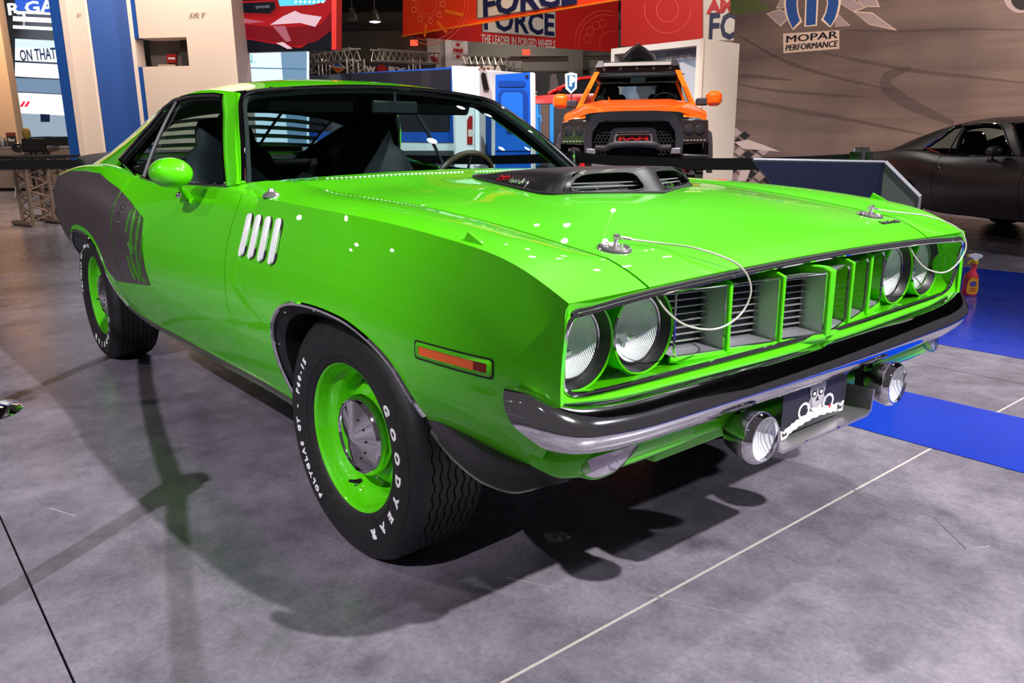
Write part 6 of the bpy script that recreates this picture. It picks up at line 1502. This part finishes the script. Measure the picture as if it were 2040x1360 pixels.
def simple_car(label, paint, loc, yaw, cat='car', name='parked_car', L_=4.5, W_=.92, low=.2, belt=.92, roof=1.42):
    c_ = thing(name, label, cat, loc, yaw); mb = MB(); rows = []
    for x, hw, z1 in ((L_/2, .55, .62), (L_/2-.12, .80, .72), (L_/2-.6, .90, .84), (.75, .94, belt-.02), (-.4, .95, belt), (-1.5, .93, belt+.02), (-L_/2+.15, .86, belt+.02), (-L_/2, .72, belt-.1)):
        hw *= W_/.95; rows.append([(x, s*y, z) for s, y, z in ((-1, hw*.9, low), (-1, hw, .45), (-1, hw, z1-.12), (-1, hw*.92, z1), (1, hw*.5, z1+.02), (1, hw*.92, z1), (1, hw, z1-.12), (1, hw, .45), (1, hw*.9, low))])
    for r in rows: r[4] = (r[4][0], 0, r[4][2])
    mb.grid(rows); mb.f += [tuple(range(9)), tuple(7*9+k for k in range(9))]; mb.build('body', paint, c_, ang=45)
    cab_ = [(.85, .80, belt), (.15, .62, roof-.04), (-.35, .62, roof), (-1.05, .60, roof-.04), (-1.75, .74, belt)]
    mb = MB(); mb.grid([[(x, -y, z) for x, y, z in cab_[1:4]], [(x, 0, z+.02) for x, y, z in cab_[1:4]], [(x, y, z) for x, y, z in cab_[1:4]]]); mb.build('roof', paint, c_)
    GD = mat('dark_glass', (.008, .010, .012), .05, 0, .5)
    mb = MB()
    for i in (0, 3): a, b = cab_[i], cab_[i+1]; mb.add([(a[0], -a[1], a[2]), (a[0], a[1], a[2]), (b[0], b[1], b[2]), (b[0], -b[1], b[2])], [(0, 1, 2, 3)])
    mb.build('screen_glass', GD, c_)
    for s in (-1, 1):
        mb = MB(); mb.add([(.70, s*.81, belt+.01), (.12, s*.635, roof-.07), (-.35, s*.635, roof-.04), (-1.0, s*.615, roof-.08), (-1.6, s*.78, belt+.02)], [(0, 1, 2, 3, 4)]); mb.build('side_glass', GD, c_, weld=False)
        for a, b in zip(cab_[:-1], cab_[1:]): MB().tube([(a[0], s*a[1], a[2]), (b[0], s*b[1], b[2])], .035, 6).build('pillar', paint, c_)
        for x in (1.35, -1.35):
            MB().lathe([(0, -.1), (.32, -.1), (.335, -.02), (.31, .09), (.22, .10), (.2, .06), (0, .06)], 24, 'y', (x, s*.80, .335)).build('wheel', RUBBER, c_)
            mb = MB(); mb.add([(x+.36*math.cos(a), s*(.955 if abs(x) < 2 else .9), .335+.36*math.sin(a)) for a in [2*PI*k/20 for k in range(20)]], [tuple(range(20))]); mb.build('wheel_arch', BLACK, c_, weld=False)
        mb = MB(); mb.box((.62, s*1.0, belt+.08), (.12, .16, .11), None, .03); mb.build('door_mirror', paint, c_)
    return c_
bc = P3(114, 300, 24.6); simple_car('pale blue car inside the glowing shop opening at the left', mat('sky_blue_paint', (.03, .30, .62), .3, 0, .8), (bc.x, bc.y, -.0), math.radians(165))
# counter with its clutter
ct = Panel('bar_counter', 'long cream bar counter under the glowing shop opening', 'counter', -60, 20.6, 140, 20.0, v=293)
ctz = ct.loc(60, 291)[1]
ct.box('counter_body', 0, ct.L, 0, ctz-.05, mat('counter_cream', (.55, .42, .34), .5), 0, .6); ct.box('counter_top', -.02, ct.L+.02, ctz-.05, ctz, WHITEP, -.05, .65)
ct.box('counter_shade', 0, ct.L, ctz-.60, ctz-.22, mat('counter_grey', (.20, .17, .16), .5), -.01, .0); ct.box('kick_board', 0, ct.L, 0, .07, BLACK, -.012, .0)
def on_counter(u, d=20.35): q = P3(u, 290, d); return (q.x, q.y, ctz)
q = on_counter(25); bx_ = thing('menu_box', 'black and red menu box on the cream counter', 'box', q, math.radians(80))
mb = MB(); mb.box((0, 0, .17), (.21, .12, .34)); mb.build('box_body', mat('box_black', (.03, .012, .012), .4), bx_); mb = MB(); mb.box((0, -.062, .30), (.21, .004, .08)); mb.build('box_band', mat('alarm_red', (.35, .012, .012)), bx_)
vs, fs = text_polys('Bar', .11, bold=.004); mb = MB(); mb.add([(x, -.0645, .16+y) for x, y, z in vs], fs); mb.build('box_lettering', mat('letter_white', (.8, .8, .8)), bx_, weld=False)
for i, (u, h, c) in enumerate(((0, .20, (.25, .18, .14)), (5.8, .26, (.5, .5, .55)), (11.5, .22, (.1, .1, .12)))):
    q = on_counter(u, 20.3); b_ = MB(); b_.lathe([(0, 0), (.035, 0), (.036, h*.6), (.014, h*.8), (.013, h), (0, h)], 12); o = b_.build('bottle', mat('bottle_%d' % i, c, .2, 0, .4)); o.location = q
    tag(o, ['brown bottle leftmost on the cream counter', 'pale silver bottle second from the left on the cream counter', 'dark bottle beside the menu box on the cream counter'][i], 'bottle')
q = P3(69, 293, 19.6); tb_ = thing('tablet_stand', 'black tablet terminal on a cabled stand in front of the cream counter', 'terminal', (q.x, q.y, 0), math.radians(75))
mb = MB(); mb.box((0, 0, 1.14), (.52, .05, .34), Matrix.Rotation(-.3, 3, 'X'), .02); mb.build('tablet', BLACK, tb_)
mb = MB(); mb.box((.36, .05, 1.17), (.34, .22, .025)); mb.build('tray', BLACK, tb_)
for x in (-.10, 0., .17, .27): MB().tube(smooth_poly([(x, 0, 1.0), (x+.01, -.03, .80), (x-.04, 0, .45), (x-.02, .02, .02)], 4), .028, 6).build('stand_leg', BLACK, tb_)
for x in (-.3, -.38, -.46): MB().tube(smooth_poly([(-.15, .0, 1.15), (x, -.04, 1.0), (x-.1, 0, .74), (x+.04, .02, .70)], 4), .008, 5).build('cable', mat('cable_grey', (.25, .22, .22), .5), tb_)
MB().ball((-.36, .02, 1.08), .14, 10, 8, (1, .7, .9)).build('camera_body', mat('head_black', (.02, .02, .022)), tb_); MB().ball((-.14, .06, 1.42), .12, 12, 8, (.8, .7, 1.2)).build('scanner_head', mat('gold_cloth', (.45, .30, .06), .5), tb_)
q = P3(32, 293, 17.5); st_ = thing('bar_stool', 'chrome bar stool in front of the cream counter', 'stool', (q.x, q.y, 0), .4)
MB().lathe([(0, .80), (.18, .80), (.19, .77), (.18, .74), (0, .74)], 24).build('seat', mat('stool_seat', (.55, .5, .48), .4), st_)
for a in (.4, 1.97, 3.54, 5.1): MB().tube([(.13*math.cos(a), .13*math.sin(a), .75), (.15*math.cos(a), .15*math.sin(a), .30), (.21*math.cos(a), .21*math.sin(a), 0)], .014, 6).build('leg', CHROME, st_)
MB().tube([(.155*math.cos(a), .155*math.sin(a), .28) for a in [2*PI*k/20 for k in range(20)]], .010, 6, closed=True).build('foot_ring', CHROME, st_)
# truss: four chords and zigzag lacing; every piece a part
def truss(parent, a, b, w_, n_, rc=.024, rl=.010, m=ALU, lace='brace', up_=(0, 0, 1)):
    a, b = Vector(a), Vector(b); d = (b-a).normalized(); s1 = d.cross(Vector(up_)).normalized()*w_/2; s2 = d.cross(s1).normalized()*w_/2
    cs = [s1+s2, s1-s2, -s1-s2, -s1+s2]
    for c in cs: MB().tube([a+c, b+c], rc, 8).build('chord', m, parent)
    for i in range(4):
        c0, c1 = cs[i], cs[(i+1) % 4]; pts = [a.lerp(b, k/n_)+(c0 if k % 2 else c1) for k in range(n_+1)]
        for p_, q_ in zip(pts[:-1], pts[1:]): MB().tube([p_, q_], rl, 5).build(lace, m, parent)
tg = ground(79, 447); BRONZE = mat('truss_bronze', (.50, .38, .28), .35, .8)
for k, (dx, dy, lb) in enumerate(((0, 0, 'nearer'), (-.85, .42, 'farther'))):
    tt = thing('truss_stand', lb+' of the two short metal truss stands behind the green car tail', 'truss stand', (tg.x+dx, tg.y+dy, 0), .25)
    truss(tt, (0, 0, .06), (0, 0, .93), .30, 8, .030, .013, BRONZE, up_=(1, 0, 0))
    for y in (-.22, .22): MB().tube([(-.30, y, .035), (.30, y, .035)], .035, 8).build('foot_bar', BRONZE, tt)
    mb = MB(); mb.box((0, 0, .95), (.60, .62, .04)); mb.build('top_plate', BLACK, tt)
# ------------------------------------------------------------------ screen with a red car front, lit panel below
sc4 = Panel('video_screen', 'large video screen showing the front of a red car, above the green car roof', 'screen', 479, 15.6, 668, 15.0, v=283)
V_ = lambda n_, c, s_=1.: emit_mat('screen_'+n_, c, s_)
sc4.poly('screen_frame', [(478, -40), (673, -40), (672, 99), (478, 105)], BLACK, .0, .12)
sc4.poly('screen_edge', [(664, -40), (674, -40), (673, 99), (664, 100)], mat('frame_red', (.45, .02, .015), .4), .06, .2)
R1, R2, R3, R4 = V_('red', (.42, .008, .012)), V_('red2', (.20, .004, .010)), V_('pink', (.85, .55, .62)), V_('dark', (.006, .006, .012), 1)
sc4.poly('picture_ground', [(482, -40), (664, -40), (664, 98), (482, 101)], R4, .012)
sc4.poly('picture_body', [(482, -40), (664, -40), (664, 30), (640, 70), (600, 96), (560, 90), (482, 76)], R1, .02)
sc4.poly('picture_shade', [(482, 48), (560, 56), (640, 50), (664, 20), (664, 60), (630, 84), (590, 92), (482, 74)], R2, .028)
sc4.poly('picture_grille_rim', [(478, -6), (556, -10), (560, 18), (546, 34), (482, 34)], V_('red3', (.30, .006, .01)), .035)
sc4.poly('picture_grille', [(482, -4), (548, -8), (551, 18), (540, 28), (486, 26)], R4, .042); sc4.poly('picture_slat', [(482, 3), (550, 1), (550, 4), (482, 7)], R1, .048)
sc4.poly('picture_lamp', [(553, -12), (660, -14), (650, 4), (625, 10), (560, 13)], V_('cyan', (.10, .60, .80), 1.3), .04)
for i in range(7): u = 590+i*9; sc4.poly('picture_led', [(u, 3), (u+4, 2), (u+4, 6), (u, 7)], V_('led', (.9, 1, 1), 2.), .046)
sc4.poly('picture_gleam', [(566, 33), (590, 22), (602, 28), (643, 34), (630, 54), (600, 46), (540, 50)], R3, .036); sc4.poly('picture_gleam', [(552, 86), (566, 84), (585, 97), (575, 98)], R3, .036); sc4.poly('picture_gleam', [(545, 52), (570, 52), (582, 82), (572, 84)], V_('rose', (.45, .12, .16)), .034); sc4.poly('picture_gleam', [(482, 36), (530, 44), (500, 47), (482, 45)], V_('rose', (.45, .12, .16)), .034)
sc4.text('picture_lettering', 'DODGE', 527, 15, V_('letter', (.35, .35, .4)), px=5, width=27, h=.06)
en = Panel('glowing_sign', 'glowing white-blue panel with cyan lettering below the video screen', 'sign', 482, 17.0, 612, 16.6, v=283)
en.poly('panel_glow', [(480, 100), (611, 102), (611, 290), (480, 290)], V_('glow', (.70, .84, 1), 1.25), .0, .1); en.poly('panel_step', [(560, 100), (611, 102), (611, 290), (575, 290)], V_('glow2', (.25, .42, .62), .8), .02, .02)
en.poly('panel_line', [(480, 134), (611, 137), (611, 139), (480, 136)], V_('line', (.08, .22, .40), .8), .03, .02); en.text('panel_lettering', 'EN.', 496, 119, V_('cyan2', (.10, .62, .70)), px=18, width=30, bold=.0, h=.06)
# ------------------------------------------------------------------ truss booths far behind
o0 = P3(700, 283, 27); o0.z = 0; tr_ = thing('truss_booth', 'lighted truss run over the black banner with the orange diamond logo', 'truss', o0); tr2 = thing('truss_booth', 'lighted truss run over the black banner with the red roundel', 'truss', o0)
pts = [P3(600, 121, 30)-o0, P3(708, 108, 26.5)-o0, P3(868, 117, 30)-o0]
truss(tr_, pts[0], pts[1], .36, 18, .030, .014); truss(tr2, pts[1]+(pts[2]-pts[1]).normalized()*.95, pts[2], .36, 22, .030, .014)
for u, d in ((645, 29), (708, 26.5), (825, 29)):
    q = P3(u, 118, d)-o0; truss(tr_ if u < 720 else tr2, (q.x, q.y, 0), (q.x, q.y, q.z), .30 if u != 708 else .42, 14, .028, .012, up_=(1, 0, 0))
BL = mat('booth_black', (.018, .014, .014), .7)
bk1 = Panel('booth_banner', 'black ULTRA banner with an orange diamond logo under the far truss', 'banner', 598, 32.4, 704, 28.8)
bk1.poly('banner_cloth', [(598, 128), (704, 118), (704, 300), (598, 300)], BL, 0, .03)
LG = mat('letter_grey', (.50, .46, .45), .6)
bk1.text('booth_lettering', 'ULTRA', 617, 145, LG, px=9, width=30, bold=.01); bk1.poly('booth_stroke', [(612, 131), (617, 130), (622, 137), (627, 129), (631, 129), (622, 141)], LG, .02)
bk1.poly('logo_diamond', [(658, 132), (674, 122), (691, 135), (675, 147)], OFFW, .02); bk1.poly('logo_flame', [(661, 134), (689, 136), (675, 146)], mat('logo_orange', (.75, .16, .02), .5), .03); bk1.poly('logo_peak', [(666, 131), (673, 124), (684, 133)], mat('logo_blue', (.03, .10, .35), .5), .03)
bk2 = Panel('booth_banner', 'black banner with WORX lettering and a red roundel, under the far truss', 'banner', 712, 28.9, 868, 32.6)
bk2.poly('banner_cloth', [(712, 118), (868, 126), (868, 300), (712, 300)], BL, 0, .03)
bk2.text('booth_lettering', 'W', 738, 139, LG, px=11, width=21, bold=.02); bk2.text('booth_lettering', 'RX', 790, 140, LG, px=10, width=36, bold=.02); bk2.poly('logo_roundel', arc(760, 137, 10, 8, 0, 360, 18)[:-1], mat('alarm_red', (.35, .012, .012)), .02)
bk3 = Panel('booth_banner', 'black banner with ULTRA MOTORSPORT lettering beside the white pillar', 'banner', 928, 25.0, 1013, 24.6)
bk3.poly('banner_cloth', [(928, 128), (1006, 129), (1006, 300), (928, 300)], BL, 0, .03); bk3.text('booth_lettering', 'ULTRA', 969, 139, LG, px=13, width=62, bold=.02); bk3.text('booth_lettering', 'MOTORSPORT', 976, 151, LG, px=6, width=56, bold=.0); bk3.poly('booth_stroke', [(962, 162), (972, 162), (984, 176), (996, 162), (1004, 162), (984, 190)], LG, .02)
t3 = thing('truss_booth', 'short truss frame over the black banner beside the white pillar', 'truss', (bk3.a.x, bk3.a.y, 0))
o1 = t3.location; q0, q1 = P3(925, 120, 24.8)-o1, P3(1012, 124, 24.4)-o1
truss(t3, q0, q1, .26, 14, .024, .012); truss(t3, (q1.x, q1.y, 0), (q1.x, q1.y, q1.z), .26, 12, .024, .012, up_=(1, 0, 0))
for p_, t_, pw in ((P3(690, 40, 25), P3(700, 110, 27), 260), (P3(960, 60, 22), P3(970, 125, 24.5), 120)): spot(tuple(p_), tuple(t_), pw, (1, .82, .66), 70, .5, .1, False)
# white pillar with fire notices
pi = Panel('pillar', 'white square pillar with red fire notices and a red horn, under the red banner', 'pillar', 857, 37.2, 892, 36.6); PW = mat('pillar_white', (.62, .56, .55), .7)
pi.box('pillar_shaft', 0, pi.L, 0, 10.9, PW, 0, 1.2)
pj_ = Panel('pillar_notice', 'two stacked white fire hose notices with red arrows on the white pillar', 'sign', 892, 36.5, 936, 36.9); pj_.box('pillar_face', 0, pj_.L, 0, 10.9, PW, 0, .02)
for v0 in (72, 96):
    pj_.poly('notice_board', [(900, v0), (924, v0), (924, v0+22), (900, v0+22)], mat('notice_white', (.62, .52, .50), .6), .02); pj_.text('notice_lettering', 'HOSE' if v0 < 80 else 'FIRE', 912, v0+5, mat('alarm_red', (.35, .012, .012)), px=6, width=20, bold=.02, h=.03)
    pj_.text('notice_lettering', 'EXTINGUISHER', 912, v0+11, mat('alarm_red', (.35, .012, .012)), px=3.5, width=19, h=.03); pj_.poly('notice_arrow', [(908, v0+14), (916, v0+14), (916, v0+17), (919, v0+17), (912, v0+21), (905, v0+17), (908, v0+17)], mat('alarm_red', (.35, .012, .012)), .03)
pi.poly('fire_horn', [(861, 112), (868, 113), (873, 117), (873, 125), (867, 124), (862, 119)], mat('alarm_red', (.35, .012, .012)), .12, .12)
# ------------------------------------------------------------------ white van with open blue doors
VW = mat('van_white', (.85, .85, .87), .35, 0, .5); VB = mat('van_blue', (.008, .09, .50), .35, 0, .6)
vn = Panel('cargo_van', 'white cargo van with open blue rear door, behind the green car roof', 'van', 600, 17.6, 908, 14.2)
vz = vn.loc(900, 134)[1]
vn.box('van_side', 0, vn.L, .35, vz, VW, 0, 1.9, .03)
vn.poly('side_border', [(606, 152), (908, 133), (906, 284), (606, 280)], VB, .012); vn.poly('side_panel', [(612, 151), (900, 138), (897, 262), (612, 262)], mat('van_dark', (.018, .017, .026), .3, 0, .3), .02)
vn.poly('van_sill', [(604, 300), (908, 300), (908, 330), (604, 326)], mat('van_grey', (.06, .06, .065), .5), .02)
for x in (.9, vn.L-.9): MB().lathe([(0, .1), (.33, .1), (.345, .0), (.33, -.1), (.2, -.1), (0, -.06)], 24, 'y', (x, .04, .345)).build('van_wheel', RUBBER, vn.o)
vr = Panel('van_back', None, None, 907, 13.95, 956, 14.25, parent=vn)
vr.box('rear_panel', 0, vr.L, .35, vz, VW, -.02, .05); vr.poly('tail_lamp', [(929, 240), (934, 231), (939, 231), (939, 287), (929, 287)], mat('alarm_red', (.35, .012, .012)), .04, .04); vr.poly('tail_lamp_clear', [(930, 258), (938, 258), (938, 272), (930, 272)], mat('lamp_pale', (.7, .6, .55), .3), .05, .02); vr.text('van_lettering', 'MO', 953, 238, mat('letter_grey', (.50, .46, .45)), px=8, width=12)
d1_ = Panel('rear_door', None, None, 952, 14.0, 984, 14.6, parent=vn)
d1_.poly('door_panel', [(955, 136), (968, 138), (981, 190), (981, 330), (955, 330)], VW, 0, .08); d1_.poly('door_stay', [(956, 146), (964, 146), (972, 180), (962, 180)], BLACK, .03); d1_.poly('window_post', [(966, 222), (976, 222), (976, 330), (966, 330)], VB, .03)
for u in (948, 957, 966): d1_.poly('top_marker', [(u, 137), (u+4, 137), (u+4, 140), (u, 140)], mat('alarm_red', (.35, .012, .012)), .05)
d2_ = Panel('rear_door', None, None, 985, 13.2, 1060, 12.7, parent=vn)
d2_.poly('door_panel', [(987, 149), (1057, 144), (1059, 345), (986, 345)], VB, 0, .07)
VD = mat('van_blue_shaded', (.004, .045, .28), .4, 0, .4); VL_ = mat('van_blue_lit', (.014, .13, .62), .35, 0, .6)  # recess shade and lit relief of the door are put into these blues
def rr2(u0, u1, v0, v1, r): return arc(u1-r, v0+r, r, r, -90, 0, 4)+arc(u1-r, v1-r, r, r, 0, 90, 4)+arc(u0+r, v1-r, r, r, 90, 180, 4)+arc(u0+r, v0+r, r, r, 180, 270, 4)
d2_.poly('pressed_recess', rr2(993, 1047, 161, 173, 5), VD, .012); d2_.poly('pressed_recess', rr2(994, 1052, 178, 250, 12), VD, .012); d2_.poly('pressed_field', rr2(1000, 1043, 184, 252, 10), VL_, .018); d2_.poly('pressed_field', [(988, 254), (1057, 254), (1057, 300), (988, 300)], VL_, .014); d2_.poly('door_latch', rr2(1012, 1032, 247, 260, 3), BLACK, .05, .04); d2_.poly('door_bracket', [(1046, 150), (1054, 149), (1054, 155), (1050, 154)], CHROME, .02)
d2_.poly('door_edge', [(1057, 144), (1060, 146), (1061, 345), (1059, 345)], VW, .01, .09)
# ------------------------------------------------------------------ dark booth, red car, small signs between van and pickup
db = Panel('dark_booth', 'dark booth wall with pale lettering behind the red car', 'booth', 1012, 20.5, 1215, 20.0)
db.poly('booth_wall', [(1012, 140), (1215, 152), (1215, 300), (1012, 300)], BL, 0, .05); db.text('booth_lettering', 'IC', 1063, 187, LG, px=9, width=14, bold=.01, h=.03); db.poly('booth_statue', [(1098, 150), (1108, 146), (1112, 160), (1118, 190), (1094, 190)], mat('statue_brown', (.10, .07, .06), .5), .08, .05)
ps = Panel('lit_emblem_sign', 'small lit blue and white shield sign above the red car', 'sign', 1124, 17.0, 1152, 17.0)
ps.poly('sign_face', [(1126, 147), (1138, 144), (1150, 147), (1149, 176), (1138, 186), (1127, 176)], GW('white1', (.95, .97, 1), 1.25), 0, .08); ps.poly('sign_shield', [(1130, 150), (1146, 150), (1145, 174), (1138, 182), (1131, 174)], GW('blue2', (.05, .25, .60), .8), .02)
ps.text('sign_lettering', 'P', 1139, 163, GW('white', (1, 1, 1), 2.2), px=17, width=11, bold=.02, h=.05)
ps.box('sign_pole', ps.L*.47, ps.L*.53, 0, ps.loc(1138, 178)[1], BLACK, .02, .06)
rc = P3(1162, 300, 18.6); simple_car('red sports car half hidden between the blue door and the orange pickup', mat('red_paint', (.70, .014, .008), .35, 0, .8), (rc.x, rc.y, 1.2), math.radians(230), 'car', L_=4.4, roof=1.28)
rp = Panel('car_plinth', 'blue, black and brown printed plinth under the red car', 'plinth', 1050, 15.6, 1200, 15.6)
zr_ = rp.loc(1100, 206)[1]
rp.box('plinth_front', 0, rp.L, 0, zr_, mat('plinth_black', (.02, .018, .022), .5), 0, .12)
dk = Panel('display_deck', 'black display deck carrying the red sports car, behind the printed plinth', 'deck', 1000, 17.5, 1250, 17.5); dk.box('deck_body', -.5, dk.L+1.4, 0, 1.17, mat('plinth_black', (.02, .018, .022)), 0, 2.3)
for u0, u1, m_ in ((1058, 1073, mat('plinth_blue', (.02, .22, .62), .45)), (1075, 1077, mat('plinth_blue', (.02, .22, .62))), (1078, 1094, mat('plinth_brown', (.10, .06, .045), .5)), (1095, 1103, mat('plinth_blue', (.02, .22, .62)))): rp.poly('printed_stripe', [(u0, 208), (u1, 208), (u1, 330), (u0, 330)], m_, .012)
rp.poly('printed_emblem', arc(1074, 234, 5, 7, 180, 360, 10)+[(1079, 242), (1076, 242), (1076, 234), (1072, 234), (1072, 242), (1069, 242)], mat('plinth_blue', (.02, .22, .62)), .02)
# ------------------------------------------------------------------ matte black muscle car at the right: built like the green one, in satin black
MATTE = mat('matte_black_paint', (.030, .024, .027), .36, 0, .3, .28)
bcar = thing('black_muscle_car', 'matte black two-door muscle car in front of the asphalt backdrop at the right edge', 'car', (-.2, 7.8, -.05), math.radians(-30))
SKIP = ('billboard', 'number_plate', 'chin_tray', 'driving_lamp', 'hood_lettering', 'hood_pin', 'rear_louvre', 'deck_wing', 'shaker', 'gill_set', 'sill_moulding', 'arch_trim', 'indicator_fin', 'antenna', 'cowl_vent', 'marker', 'grille', 'steering_wheel')
def recolor(o):
    for c_ in COL.objects:
        if c_.parent == o: recolor(c_)
    if o.type == 'MESH' and o.data.materials and o.data.materials[0] in (GREEN, BLACKS):
        o.material_slots[0].link = 'OBJECT'; o.material_slots[0].material = MATTE
def dup2(o, parent):
    if any(k in o.name for k in SKIP): return
    c_ = o.copy(); COL.objects.link(c_); c_.parent = parent
    for ch in [q for q in list(COL.objects) if q.parent == o]: dup2(ch, c_)
    return c_
for ch in [q for q in list(COL.objects) if q.parent == car]:
    n_ = dup2(ch, bcar)
    if n_ is not None and n_.name.startswith('road_wheel'): n_.location.z += .05
recolor(bcar)
# roll cage hoop seen through its side window
for s in (-1, 1): MB().tube(smooth_poly([(-2.05, s*.62, .70), (-1.98, s*.60, 1.15), (-1.92, s*.50, 1.26), (-1.9, 0, 1.28)], 6), .025, 8).build('roll_hoop', BLACKS, bcar)
